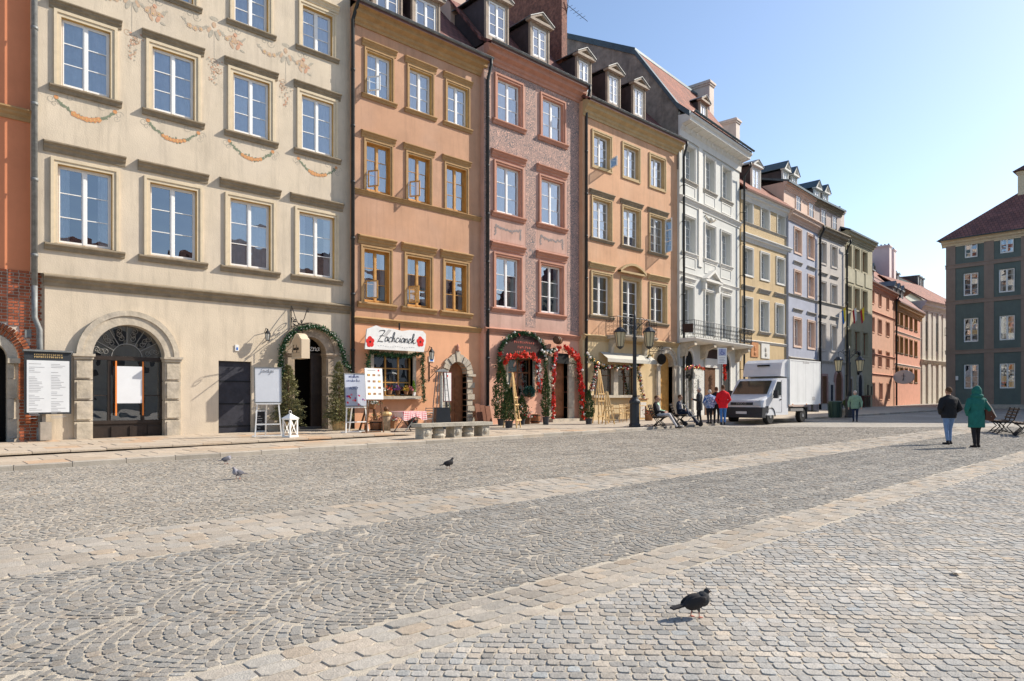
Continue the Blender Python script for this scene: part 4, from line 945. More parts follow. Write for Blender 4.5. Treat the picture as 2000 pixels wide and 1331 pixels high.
# brick fire wall rising between the roofs
BW = M('old_brickwork', (.20, .085, .06), var=.5, scale=7, bump=.8, bscale=14, streak=.3, tint=(.33, .14, .09))
m = MB(); m.prism([(1.0, zt3 - 1), (9, zt3 - 1), (9, zt3 + 7.2), (3.2, zt3 + 7.6), (1.0, zt3 + 7.6)], W3x - .38, W3x + .02, 'x')
fw = H3.part(m, 'brick_fire_wall', BW)
m = MB(); m.tube([(W3x, 1.1, zt3 + 3.6), (W3x, .9, zt3 + 4.9)], .02, 5); m.tube([(W3x - .1, .9, zt3 + 4.6), (W3x + 1.5, .9, zt3 + 4.35)], .014, 5)
for k in range(5): m.tube([(W3x + .1 + k * .25, .7, zt3 + 4.57 - k * .04), (W3x + .1 + k * .25, 1.1, zt3 + 4.57 - k * .04)], .01, 4)
link(m.mesh('antenna', IRON), 'antenna', fw)
m = MB(); t = .10; m.box(gw3['x0'] - t, gw3['x0'], -.06, .3, gw3['z0'], gw3['z1'] + t); m.box(gw3['x1'], gw3['x1'] + t, -.06, .3, gw3['z0'], gw3['z1'] + t); m.box(gw3['x0'], gw3['x1'], -.06, .3, gw3['z1'], gw3['z1'] + t); wn = H3.part(m, 'shop_window', STONE)
m = MB(); W, Hh = gw3['x1'] - gw3['x0'], gw3['z1'] - gw3['z0']
for e in (0, W * .5 - .03, W - .06): m.box(gw3['x0'] + e, gw3['x0'] + e + .06, .16, .22, gw3['z0'], gw3['z1'])
for e in (0, Hh * .62, Hh - .05): m.box(gw3['x0'], gw3['x1'], .165, .215, gw3['z0'] + e, gw3['z0'] + e + .05)
link(m.mesh('sash', WOODB), 'sash', wn)
for i in range(2): m = MB(); a = gw3['x0'] + W * i / 2; m.add([(a, .19, gw3['z0']), (a + W / 2, .19, gw3['z0']), (a + W / 2, .19, gw3['z1']), (a, .19, gw3['z1'])], [(0, 1, 2, 3)]); link(m.mesh('pane', GLASS), 'pane', wn)
for sg, e in ((-1, gd3['x0']), (1, gd3['x1'])):
    for k in range(4):
        z0 = .35 + k * (gd3['z1'] - .3) / 4; m = MB(); m.box(min(e, e + sg * .42), max(e, e + sg * .42), -.09, .3, z0 + .008, z0 + (gd3['z1'] - .3) / 4 - .008); H3.part(m, 'jamb_stone', STONE)
m = MB(); m.box(gd3['x0'] - .5, gd3['x1'] + .5, -.13, .3, gd3['z1'], gd3['z1'] + .25); H3.part(m, 'lintel', STONE)
panel_door(H3, gd3['x0'], .55, gd3['x1'] - gd3['x0'], gd3['z1'] - .55, WOODB, y=.24, rows=3)
for i in range(2): m = MB(); m.box(gd3['x0'] - .55 + i * .1, gd3['x1'] + .55 - i * .1, -.75 + i * .35, .25, BASEZ, .40 + .15 * i); H3.part(m, 'door_step', STONE)

# ================================================================== peach house with the small balcony
H4 = House('peach_balcony_house', 'peach-orange house with a small wrought balcony and three dormers', 1138, p0=(0, -.66))
W4x = H4.X(1326)
d3 = H4.rowbox([(1159.8, 1191, 256.4, 321), (1218, 1247, 284, 343), (1270.5, 1297, 306, 363)])
d2 = H4.rowbox([(1157.8, 1192.3, 387, 463), (1216.6, 1249, 405, 478), (1270.4, 1297.8, 421, 491)])
d1 = H4.rowbox([(1157.8, 1192, 533.7, 613.5), (1270, 1299.8, 556, 630)])
for i in range(3):
    window(H4, d3[0][i], d3[2], d3[1], d3[3] - d3[2], sur=OR4T, surw=.16, surb=True, hood=False, sill=False, reveal=OR4T, curtain='net', recess=.2)
    window(H4, d2[0][i], d2[2], d2[1], d2[3] - d2[2], rows=4, sur=OR4T, surw=.13, hood=True, hoodm=GREYTRIM, hoodgap=.03, hoodx=.26, sillm=GREYTRIM, sillx=.24, reveal=OR4T, curtain='net', recess=.2)
for i in range(2):
    window(H4, d1[0][i], d1[2], d1[1], d1[3] - d1[2], sur=OR4T, surw=.15, hood=True, hoodm=OR4T, hoodgap=.10, hoodx=.30, hoodk=1.15, sillm=GREYTRIM, sillx=.27, reveal=OR4T, recess=.2)
zs4 = H4.Z(1140.6, 651.5); xd = H4.X(1215.6); wd = H4.X(1249) - xd; ztd = H4.Z(1216, 545)
window(H4, xd, zs4 + .05, wd, ztd - zs4 - .05, sur=OR4T, surw=.15, rows=5, hood=False, sill=False, reveal=OR4T, recess=.2)
m = MB(); cxp = xd + wd / 2; hw = wd / 2 + .38; zb = ztd + .30; m.box(cxp - hw, cxp + hw, -.20, .01, zb, zb + .10)
for i in range(12):
    t0, t1 = -1 + 2 * i / 12, -1 + 2 * (i + 1) / 12; f = lambda t: zb + .14 + .42 * (1 - t * t)
    m.prism([(cxp + hw * t0, f(t0) - .12), (cxp + hw * t1, f(t1) - .12), (cxp + hw * t1, f(t1)), (cxp + hw * t0, f(t0))], -.22, .01, 'y')
H4.part(m, 'arched_hood', OR4T)
zt4 = H4.Z(1240, 232, -.45)
sw4 = dict(x0=H4.X(1160), x1=H4.X(1240), z0=H4.Z(1190, 772), z1=H4.Z(1190, 712)); dd4 = dict(x0=H4.X(1287), x1=H4.X(1313), z0=BASEZ, z1=H4.Z(1300, 690), arch=True)
H4.holes += [sw4, dd4]
H4.wall(0, W4x, zs4 - .1, zt4, OR4, name='upper_wall'); H4.wall(0, W4x, BASEZ, zs4 - .1, M('straw_plaster', (.64, .48, .27), var=.12, scale=1, streak=.3), name='ground_floor_wall')
cornice(H4, 0, W4x, zt4 - .72, OR4T, 1.1); gutter(H4, 0, W4x + .1, zt4 + .08); downpipe(H4, W4x + .05, zt4 + .05, .4, y=-.3, kick=-.5); H4.interior(0, W4x, BASEZ, zt4)
string_course(H4, 0, W4x, zs4, OR4T, 1.1)
roof_plane(H4, 0, W4x, [(-.5, zt4 + .02), (.3, zt4 + .5), (3.2, zt4 + 3.6), (9, zt4 + 1)], TILED)
for (pl, pr, yb) in ((1131, 1150, 176), (1190, 1207, 203), (1239.5, 1256, 227)):
    x = H4.X(pl, .2); dormer(H4, x, H4.Z(pl, yb - 4, .2), H4.X(pr, .2) - x, 1.42, y=.2, curtain=True, px=.14)
def scroll_rail(m, p0, p1, z0, z1, y=None, nb=6, r=.012):
    """railing from p0 to p1 (x, y) with bellied scrolls"""
    p0, p1 = Vector(p0), Vector(p1); L = (p1 - p0).length; d = (p1 - p0) / L; nrm = Vector((d.y, -d.x))
    P = lambda t, z, o=0: tuple(p0 + d * t + nrm * o) + (z,)
    m.tube([P(0, z1), P(L, z1)], .018, 6); m.tube([P(0, z0 + .05), P(L, z0 + .05)], .014, 5); n = max(1, int(round(L / .22)))
    for i in range(n + 1):
        t = L * i / n; m.tube([P(t, z0), P(t, z0 + .25, .03), P(t, z0 + .45, .03), P(t, z1)], r, 4)
        if i < n:
            c = t + L / n / 2; h = z1 - z0
            for zc, rr, sg in ((z0 + h * .70, .075, 1), (z0 + h * .45, .085, -1), (z0 + h * .22, .06, 1)):
                m.tube([P(c + sg * rr * (1 - .7 * k / 13) * math.cos(k * .62), zc + rr * (1 - .7 * k / 13) * math.sin(k * .62), .02) for k in range(14)], r * .75, 4)
PR4 = .75; bx0, bx1 = H4.X(1205.5, -PR4), H4.X(1285, -PR4); zb4 = zs4 + .02
m = MB(); mould(m, bx0, bx1, [(0, -.20), (-PR4 * .9, -.16), (-PR4, -.10), (-PR4 - .03, -.04), (-PR4 - .03, 0), (0, 0)], 1, zb4); bal = H4.part(m, 'balcony_slab', STONE)
for xx in (bx0 + .22, bx1 - .42):
    m = MB(); m.prism([(0, -.20), (-PR4 * .8, -.18), (-PR4 * .85, -.32), (-PR4 * .55, -.42), (-.22, -.62), (-.15, -.95), (0, -1.0)], xx, xx + .22, 'x'); m.xf(Matrix.Translation((0, 0, zb4))); link(m.mesh('bracket', STONE), 'bracket', bal)
m = MB(); zr = zb4 + .92; scroll_rail(m, (bx0 + .06, -.02), (bx0 + .06, -PR4 + .05), zb4, zr); scroll_rail(m, (bx0 + .06, -PR4 + .05), (bx1 - .06, -PR4 + .05), zb4, zr); scroll_rail(m, (bx1 - .06, -PR4 + .05), (bx1 - .06, -.02), zb4, zr); link(m.mesh('balcony_railing', IRON), 'balcony_railing', bal)
# shop front and arched door
m = MB(); W = sw4['x1'] - sw4['x0']; Hh = sw4['z1'] - sw4['z0']; m.box(sw4['x0'] + W * .46, sw4['x0'] + W * .57, -.02, .3, sw4['z0'], sw4['z1']); m.box(sw4['x0'] - .2, sw4['x1'] + .2, -.20, .3, sw4['z0'] - .14, sw4['z0']); wn = H4.part(m, 'shop_front', STONE)
for (a, b) in ((.0, .46), (.57, 1.0)):
    xa, xb_ = sw4['x0'] + W * a, sw4['x0'] + W * b; m = MB()
    for e in (xa, (xa + xb_) / 2 - .025, xb_ - .05): m.box(e, e + .05, .17, .22, sw4['z0'], sw4['z1'])
    m.box(xa, xb_, .172, .218, sw4['z0'] + Hh * .62, sw4['z0'] + Hh * .62 + .04); link(m.mesh('sash', WOODD), 'sash', wn)
    m = MB(); m.add([(xa, .195, sw4['z0']), (xb_, .195, sw4['z0']), (xb_, .195, sw4['z1']), (xa, .195, sw4['z1'])], [(0, 1, 2, 3)]); link(m.mesh('pane', GLASS), 'pane', wn)
m = MB(); xa, xb_ = H4.X(1172, -.05), H4.X(1268, -.05); za = H4.Z(1220, 700); m.add([(xa, -.03, za + .25), (xb_, -.03, za + .25), (xb_, -.55, za - .1), (xa, -.55, za - .1), (xb_, -.56, za - .28), (xa, -.56, za - .28)], [(0, 1, 2, 3), (3, 2, 4, 5)]); H4.part(m, 'canvas_awning', M('beige_canvas', (.50, .47, .40), var=.1))
cx = (dd4['x0'] + dd4['x1']) / 2; ri = (dd4['x1'] - dd4['x0']) / 2; zs = dd4['z1'] - ri
m = MB(); arch_ring(m, cx, zs, ri - .01, ri + .26, -.10, .28, 16); arch_ring(m, cx, zs, ri + .26, ri + .34, -.15, .02, 16); H4.part(m, 'stone_arch', STONE)
for sg in (-1, 1):
    e = cx + sg * ri; m = MB(); a, b = min(e, e + sg * .36), max(e, e + sg * .36); m.box(a, b, -.11, .28, BASEZ, zs - .10); m.box(a - .05, b + .05, -.17, .28, zs - .10, zs); m.box(a + .08, b - .08, -.14, -.11, .6, zs - .25); H4.part(m, 'pilaster', STONE)
panel_door(H4, cx - ri + .01, .38, 2 * ri - .02, dd4['z1'] - .4, WOODF, y=.24, rows=3, arch=True)

def open_leaf(H, x, z, w, h, ang, side=1, mat=WHITEP, rows=3, y=-.02):
    m = MB(); b = .045; m.box(0, w, -.02, .02, 0, b); m.box(0, w, -.02, .02, h - b, h); m.box(0, b, -.02, .02, b, h - b); m.box(w - b, w, -.02, .02, b, h - b)
    for r in range(1, rows): m.box(b, w - b, -.012, .012, h * r / rows - .012, h * r / rows + .012)
    if side < 0: m.xf(Matrix.Scale(-1, 4, (1, 0, 0)))
    o = link(m.mesh('open_casement', mat), 'open_casement', H.o, (x, y, z)); o.rotation_euler = (0, 0, ang)
    for r in range(rows):
        q = MB(); a0, a1 = sorted((side * b, side * (w - b))); q.add([(a0, 0, h * r / rows + .02), (a1, 0, h * r / rows + .02), (a1, 0, h * (r + 1) / rows - .02), (a0, 0, h * (r + 1) / rows - .02)], [(0, 1, 2, 3)]); link(q.mesh('pane', GLASS), 'pane', o)
open_leaf(H4, d2[0][2] + d2[1], d2[2] + .06, d2[1] / 2, d2[3] - d2[2] - .1, 1.15, -1); open_leaf(H4, d3[0][0] + d3[1], d3[2] + .06, d3[1] / 2, .5, 1.25, -1, rows=1)
for i in (0, 1): open_leaf(H2, a2[0][i] + .06, a2[2] + .12, a2[1] / 2 - .08, .62, -1.0, 1, WOODF, 1); open_leaf(H2, a1[0][i] + .06, a1[2] + .12, a1[1] / 2 - .08, .68, -.85 - .3 * i, 1, WOODF, 1)
open_leaf(H2, a3[0][0] + .06, a3[2] + .12, a3[1] / 2 - .08, .55, -.9, 1, WHITEP, 1)
# ================================================================== white baroque house
H5 = House('white_baroque_house', 'white stuccoed house with heavy bracketed cornice and long iron balcony', 1327, 2170, p0=H4.end(1327, .12))
W5x = H5.X(1444)
f3 = H5.rowbox([(1336.7, 1355.8, 282.5, 348.5), (1377, 1395, 305, 369), (1410, 1427, 325, 388.5)])
f2 = H5.rowbox([(1335.5, 1357, 419, 490), (1376.8, 1396.4, 438, 503), (1408.8, 1425.7, 454, 516)])
f1 = H5.rowbox([(1336, 1352, 559, 650), (1377, 1394, 569, 655), (1409, 1426.6, 577, 660)])
for i in range(3):
    for k, rw in enumerate((f3, f2, f1)):
        window(H5, rw[0][i], rw[2], rw[1], rw[3] - rw[2], rows=4 if k else 4, sur=WHITET, surw=.13, proud=.07, hood=(k == 2 and i != 1), hoodgap=.12, hoodx=.2, sill=(k != 2), sillm=GSTONE if k == 0 else WHITET, sillx=.28, sillk=1.2, reveal=WHITE5, recess=.28, curtain='net' if k < 2 else None)
    for rw in (f3, f2):
        m = MB(); a, b = rw[0][i] - .05, rw[0][i] + rw[1] + .05; z1 = rw[2] - .25; frame_ring(m, b - a, .55, .06, -.03, .01); m.xf(Matrix.Translation((a, 0, z1 - .62))); H5.part(m, 'apron_panel', WHITET)
zt5 = H5.Z(1390, 250, -.7); zsA = H5.Z(1327.6, 379.5)
H5.wall(0, W5x, BASEZ, zt5 + .3, WHITE5, depth=9)
string_course(H5, 0, W5x, zsA, WHITET, 1.5); string_course(H5, 0, W5x, H5.Z(1327.6, 529), WHITET, .6)
for e in (f3[0][0] + f3[1] + (f3[0][1] - f3[0][0] - f3[1]) * .5, ): 
    m = MB(); m.box(e - .25, e + .25, -.07, .01, zsA, zt5 - .6); m.box(e - .25, e + .25, -.07, .01, H5.Z(1360, 520), zsA - .36); H5.part(m, 'pilaster', WHITET)
m = MB(); mould(m, -.15, W5x + .1, [(0, 0), (-.08, 0), (-.10, .35), (-.22, .50), (-.24, .62), (-.72, .72), (-.74, .88), (-.86, .98), (-.86, 1.08), (0, 1.15)], 1.0, zt5 - 1.1); H5.part(m, 'cornice', WHITET)
n = 12
for i in range(n):
    xx = W5x * (i + .35) / n; m = MB(); m.prism([(-.10, -.70), (-.22, -.68), (-.30, -.52), (-.62, -.44), (-.66, -.385), (-.10, -.385)], xx, xx + .2, 'x'); m.xf(Matrix.Translation((0, 0, zt5))); H5.part(m, 'modillion', WHITET)
gutter(H5, -.1, W5x + .1, zt5 + .12, y=-.95, mat=LEADD); H5.interior(0, W5x, BASEZ, zt5); downpipe(H5, W5x + .08, zt5 - .6, .5, y=-.3, kick=-.75, r=.07)
rf = [(-.85, zt5 + .08), (0.1, zt5 + .7), (2.9, zt5 + 4.7), (3.1, zt5 + 5.0)]
roof_plane(H5, .1, W5x, rf, TILE); roof_plane(H5, .1, W5x, [(3.0, zt5 + 5.05), (9, zt5 + 8.2), (9.1, zt5 + 5)], LEADD, 'upper_roof')
GABLE = M('grey_gable_plaster', (.27, .235, .195), var=.4, scale=1.6, streak=.7, bump=.5, bscale=8, tint=(.16, .15, .14))
m = MB(); m.prism([(.05, zt5 - 3), (.05, zt5 + .55), (2.9, zt5 + 4.65), (9, zt5 + 8.0), (9, zt5 - 3)], -.05, .12, 'x'); H5.part(m, 'gable_wall', GABLE)
m = MB(); m.tube([(-.75, 0, 0)], .1) if False else None
gp = [(-.7, zt5 + .15), (.1, zt5 + .85), (2.9, zt5 + 4.85), (9.2, zt5 + 8.25)]; m.prism(gp + [(p[0], p[1] - .34) for p in gp[::-1]], -.16, .2, 'x'); H5.part(m, 'gable_coping', LEADD)
x = H5.X(1366, 1.0); dormer(H5, x, zt5 + 1.35, .75, 1.15, y=.9, px=.12, rows=2)
chimney(H5, H5.X(1391, 2.0), 2.2, zt5 + 1, H5.Z(1391, 154, 2.0), .7, 2.6, M('chimney_render', (.62, .52, .45), streak=.3)); chimney(H5, H5.X(1440, 2.5), 2.6, zt5 + 1, H5.Z(1436, 226, 2.5), .7, 2.2, MATS['chimney_render'])
PR5 = 1.0; bx0, bx1 = H5.X(1357.6, -PR5), H5.X(1470, -PR5); zb5 = H5.Z(1357.6, 659, -PR5)
m = MB(); mould(m, bx0, bx1, [(0, -.25), (-PR5 * .92, -.2), (-PR5, -.12), (-PR5 - .05, -.05), (-PR5 - .05, 0), (0, 0)], 1, zb5); bal = H5.part(m, 'balcony_slab', WHITET)
for i in range(4):
    xx = bx0 + .15 + (bx1 - bx0 - .6) * i / 3; m = MB(); m.prism([(0, -.25), (-PR5 * .88, -.22), (-PR5 * .9, -.42), (-PR5 * .65, -.5), (-.4, -.6), (-.3, -1.0), (0, -1.1)], xx, xx + .3, 'x'); m.xf(Matrix.Translation((0, 0, zb5))); link(m.mesh('bracket', STONE), 'bracket', bal)
m = MB(); zr = zb5 + 1.0; scroll_rail(m, (bx0 + .08, -.02), (bx0 + .08, -PR5 + .06), zb5, zr); scroll_rail(m, (bx0 + .08, -PR5 + .06), (bx1 - .08, -PR5 + .06), zb5, zr); scroll_rail(m, (bx1 - .08, -PR5 + .06), (bx1 - .08, -.02), zb5, zr); link(m.mesh('balcony_railing', IRON), 'balcony_railing', bal)
m = MB(); m.box(bx0 + .05, bx0 + .06, -PR5 + .15, -.2, zb5 + .3, zb5 + .8); link(m.mesh('balcony_sign', M('brown_board', (.05, .03, .025))), 'balcony_sign', bal)
cxp = f1[0][1] + f1[1] / 2; zp = f1[3] + .55; hw = f1[1] / 2 + .55; m = MB(); m.box(cxp - hw, cxp + hw, -.35, .01, zp, zp + .14)
for sg in (-1, 1): m.prism([(cxp + sg * (hw + .04), zp + .14), (cxp + sg * (hw - .30), zp + .14), (cxp, zp + .62), (cxp, zp + .78)], -.38, .01, 'y')
m.prism([(cxp - hw + .2, zp + .14), (cxp + hw - .2, zp + .14), (cxp, zp + .62)], -.12, .01, 'y')
for sg in (-1, 1): m.box(cxp + sg * (hw - .2) - .1, cxp + sg * (hw - .2) + .1, -.25, .01, zp - .5, zp)
H5.part(m, 'pediment', WHITET)
m = MB()
for i in range(3):
    cc = f1[0][i] + f1[1] / 2; zq = f1[3] + .25
    for sg in (-1, 1):
        for k in range(2): m.tube([(cc + sg * (.12 + .16 * k) + .1 * (1 - .7 * q / 11) * math.cos(q * .6), -.03, zq + .05 + .1 * (1 - .7 * q / 11) * math.sin(q * .6)) for q in range(12)], .025, 5)
cc = f2[0][1] + f2[1] / 2
for k in range(9): t = k / 8; m.ball((cc - .7 + 1.4 * t, -.04, f2[3] + .42 - .7 * t * (1 - t) + .1), .07, 6)
m.ball((cc, -.05, f2[3] + .38), .16, 8); H5.part(m, 'stucco_ornament', M('stucco_relief', (.66, .60, .50)), smooth=True)['kind'] = 'stuff'
# ground floor in the shade of the balcony
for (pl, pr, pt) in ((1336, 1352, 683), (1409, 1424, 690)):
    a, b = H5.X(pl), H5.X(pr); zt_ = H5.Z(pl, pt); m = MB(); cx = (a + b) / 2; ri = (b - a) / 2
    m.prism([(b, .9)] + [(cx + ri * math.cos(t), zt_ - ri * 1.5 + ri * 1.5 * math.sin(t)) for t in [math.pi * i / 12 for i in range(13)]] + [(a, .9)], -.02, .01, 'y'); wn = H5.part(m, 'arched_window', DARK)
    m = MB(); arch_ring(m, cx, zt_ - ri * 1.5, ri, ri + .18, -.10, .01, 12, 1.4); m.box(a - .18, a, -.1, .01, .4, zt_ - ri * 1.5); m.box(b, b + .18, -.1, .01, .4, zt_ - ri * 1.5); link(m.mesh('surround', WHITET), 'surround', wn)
a, b = H5.X(1376), H5.X(1396); m = MB(); m.box(a, b, -.03, .01, .4, H5.Z(1380, 718)); H5.part(m, 'door', WOODD)
m = MB(); m.box(H5.X(1373), H5.X(1398), -.10, .0, H5.Z(1380, 702), H5.Z(1380, 682)); H5.part(m, 'shop_board', M('brown_board', (.05, .03, .025)))
m = MB(); za = H5.Z(1380, 718); m.box(a - .1, b + .1, -.12, -.03, za, za + .55); m.box(a, b, -.135, -.12, za + .08, za + .47); H5.part(m, 'door_cartouche', WHITET)

# ================================================================== yellow house
H6 = House('yellow_house', 'yellow ochre house with white-framed windows and one tall dormer', 1447, 2370, p0=H5.end(1446))
W6x = H6.X(1540); B = lambda L: H6.rowbox(L)
rows6 = (B([(1453, 1469, 391, 431), (1487, 1501, 406, 445), (1518.5, 1532.5, 420, 457)]), B([(1453.5, 1469, 483, 534), (1486, 1501, 494, 544), (1517, 1531, 505, 553)]), B([(1452, 1468, 581, 640), (1485, 1500, 589, 647), (1515, 1529.5, 596, 653)]))
for i in range(3):
    for k, rw in enumerate(rows6):
        window(H6, rw[0][i], rw[2], rw[1], rw[3] - rw[2], rows=4, sur=WHITET, surw=.14, surb=(k == 1), hood=(k == 2), hoodm=GSTONE, hoodgap=.42, hoodx=.22, hoodk=1.2, sill=(k == 2), sillm=GSTONE, sillx=.25, sillk=1.3, reveal=WHITE5, recess=.32, curtain='side' if k else 'net')
zt6 = H6.Z(1447, 366, -.3); H6.wall(0, W6x, BASEZ, zt6, YEL, depth=9)
mm = MB(); mould(mm, 0, W6x + .1, CORN, .9, zt6 - .6); H6.part(mm, 'cornice', WHITET); z = H6.Z(1447, 469); mm = MB(); mould(mm, 0, W6x + .05, CORN, .75, z); H6.part(mm, 'storey_cornice', WHITET)
string_course(H6, 0, W6x, rows6[0][2], GSTONE, .7); string_course(H6, 0, W6x, H6.Z(1465, 664), WHITET, .7); H6.interior(0, W6x, BASEZ, zt6)
m = MB()
for i in range(4):
    a = (rows6[0][0][i - 1] + rows6[0][1] + .2) if i else .1; b = (rows6[0][0][i] - .2) if i < 3 else W6x - .1; m.box(a, b, -.006, .01, rows6[0][2] + .1, zt6 - .75)
m.box(.05, W6x - .05, -.006, .01, z + .6, rows6[0][2] - .2); H6.part(m, 'scratched_frieze', make_line_ornament('yellow_sgraffito', (.58, .44, .26), (.38, .28, .15), 5, .14))
roof_plane(H6, 0, W6x, [(-.45, zt6 + .08), (3.5, zt6 + 3.6), (8, zt6 + 1)], TILE)
x = H6.X(1468, .6); dormer(H6, x, zt6 + .55, .95, 1.7, y=.5, px=.1, body=WHITET)
for j, (pl, pr, pt, pb) in enumerate(((1466, 1480, 668, 697), (1486, 1502, 671, 700))):
    m = MB(); m.box(H6.X(pl), H6.X(pr), -.05, 0, H6.Z(pl, pb), H6.Z(pl, pt)); q = H6.part(m, 'wall_plaque', (M('terracotta_plaque', (.50, .22, .09)), WHITET)[j]); m = MB()
    cx, cz = (H6.X(pl) + H6.X(pr)) / 2, (H6.Z(pl, pb) + H6.Z(pl, pt)) / 2; m.ball((cx, -.05, cz + .1), .16, 8, sc=(1, .3, 1.2)); m.ball((cx + .05, -.05, cz - .25), .2, 8, sc=(1, .25, .8)); link(m.mesh('relief', (MATS['terracotta_plaque'], GSTONE)[j]), 'relief', q)

# ================================================================== blue, grey, olive houses
def simple_house(name, label, xl, xr, xv, p0, mat, rows, zt_px, sash=WHITEP, sur=None, depth=9, rowsn=3, recess=.25, step=0, hoods=(), sillm=None, base=None, curt='net'):
    H = House(name, label, xl, xv, p0=p0); Wx = H.X(xr)
    for k, L in enumerate(rows):
        rw = H.rowbox(L)
        for i in range(len(L)):
            window(H, rw[0][i], rw[2], rw[1], rw[3] - rw[2], rows=rowsn, sash=sash, sur=sur, surw=.16, surb=True, hood=(k in hoods), hoodgap=.35, hoodx=.2, hoodm=GSTONE, sill=False, reveal=sur, recess=recess, curtain=curt)
    zt = H.Z(*zt_px); H.wall(0, Wx, BASEZ, zt, mat, depth=depth); H.interior(0, Wx, BASEZ, zt)
    return H, Wx, zt
H7, W7x, zt7 = simple_house('blue_house', 'pale blue house with peach attic storey and two green-roofed dormers', 1540, 1597, 2250, H6.end(1540, .15), BLUE,
    ([(1552, 1564, 447, 491), (1577.5, 1589, 458, 502)], [(1552, 1563, 531, 571), (1578, 1589, 538, 577)], [(1551, 1563.5, 622, 674), (1577.5, 1590.5, 629, 679)]), (1543.5, 412), sur=PEACH7, hoods=(1, 2))
H8, W8x, zt8 = simple_house('beige_grey_house', 'beige-grey house with white windows between the blue and olive houses', 1597.5, 1650, 2390, H7.end(1597.5), GREY8,
    ([(1602.5, 1612.5, 473, 512), (1624, 1634, 481, 520)], [(1602.5, 1612.5, 550, 587), (1624, 1633.5, 557, 593)], [(1602, 1611.5, 632, 682), (1624, 1633, 637, 685)]), (1605, 445), sur=GREY8, hoods=(1, 2))
H9, W9x, zt9 = simple_house('olive_house', 'olive house with brown timber windows at the street corner', 1650, 1703.5, 2330, H8.end(1650), OLIVE,
    ([(1653, 1661.8, 477, 517), (1668.8, 1678, 484, 525), (1684, 1693, 493, 532)], [(1653, 1661.8, 557, 600), (1668.8, 1678, 563, 605), (1684, 1693, 569, 609)], [(1651.5, 1662, 643, 688), (1669, 1678.8, 647, 693), (1684.8, 1695, 651, 695)]), (1655, 449, -.3), sash=WOODB, sur=OLIVE, rowsn=4, curt=None)
z7a = H7.Z(1537.5, 352); 
for H, Wx, mat, wl, xa, zt, zt2 in ((H7, W7x, PEACH7, ((1554, 1563, 381, 411), (1579, 1588, 394, 427)), 0, zt7, z7a), (H8, W8x, M('mauve_grey_plaster', (.47, .385, .34), var=.12, streak=.2), ((1603, 1612, 409, 439), (1625, 1633, 422, 451)), 0, zt8, H8.Z(1599, 388))):
    a = [(H.X(q[0], .35), H.X(q[1], .35), H.Z(q[0], q[2], .35), H.Z(q[0], q[3], .35)) for q in wl]
    m = MB(); m.box(0, Wx, .35, 8.9, zt, zt2); at = H.part(m, 'attic_storey', mat)
    for q in a:
        m = MB(); frame_ring(m, q[1] - q[0], q[2] - q[3], .12, -.05, .01, 0); m.xf(Matrix.Translation((q[0], .35, q[3]))); wn = H.part(m, 'attic_window', mat); m = MB(); m.box(q[0], q[1], .33, .349, q[3], q[2]); link(m.mesh('pane', flat('dim_pane', (.06, .065, .07), .15, spec=.8)), 'pane', wn)
        m = MB(); xm = (q[0] + q[1]) / 2; m.box(xm - .03, xm + .03, .315, .329, q[3], q[2]); m.box(q[0], q[1], .316, .328, (q[2] * .6 + q[3] * .4) - .02, (q[2] * .6 + q[3] * .4) + .02); link(m.mesh('sash', WHITEP), 'sash', wn)
    mm = MB(); mould(mm, -.05, Wx + .05, CORN, 1.15, zt - .75); H.part(mm, 'storey_cornice', mat if H is H7 else GREYTRIM)
    mm = MB(); mould(mm, -.1, Wx + .1, CORN, .8, zt2 - .5, .35); H.part(mm, 'eaves_cornice', mat if H is H7 else GREYTRIM)
    roof_plane(H, -.1, Wx + .1, [(-.1, zt2 + .06), (4, zt2 + 1.2), (9, zt2 + .2)], LEADD)
    for k in range(2):
        x = .9 + k * 1.75; dormer(H, x + (.3 if H is H8 else 0), zt2 + .45, .7, .55, y=.7, depth=2.2, rows=1, body=WHITET, top=LEADD, pk=1.0, px=.12)
downpipe(H7, W7x - .02, zt7 - .2, .5, y=-.2, kick=-.5, r=.10); downpipe(H8, W8x - .05, zt8 - .3, .5, y=-.2, kick=-.5, r=.08)
for H, Wx, zz in ((H7, W7x, H7.Z(1539, 696)), (H8, W8x, H8.Z(1600.6, 703))): string_course(H, 0, Wx, zz, GSTONE, 1.0)
string_course(H7, 0, W7x, H7.Z(1536, 571), GSTONE, .8); string_course(H8, 0, W8x, H8.Z(1600, 588), GSTONE, .8)
mm = MB(); mm.box(0, W7x, -.03, .0, BASEZ, H7.Z(1539, 697) - .2); H7.part(mm, 'ground_floor_facing', M('rose_grey_plaster', (.42, .33, .29), var=.12))
mm = MB(); mould(mm, 0, W9x + .2, CORN, 1.1, zt9 - .7); H9.part(mm, 'cornice', OLIVE); roof_plane(H9, -.1, W9x + .2, [(-.5, zt9 + .08), (4, zt9 + 2.0), (9, zt9)], LEADD)
chimney(H9, W9x * .55, 2.0, zt9, zt9 + 3.2, 1.8, .8, M('chimney_render', (.62, .52, .45)), pots=3)
m = MB()
for k in range(3):
    for zz in (H9.Z(1653, 522), ): m.box(.35 + k * W9x / 3, W9x / 3 * (k + 1) - .1, -.05, .0, H9.Z(1660, 552), zz)
H9.part(m, 'stucco_panels', M('olive_panel', (.44, .40, .28), var=.15))
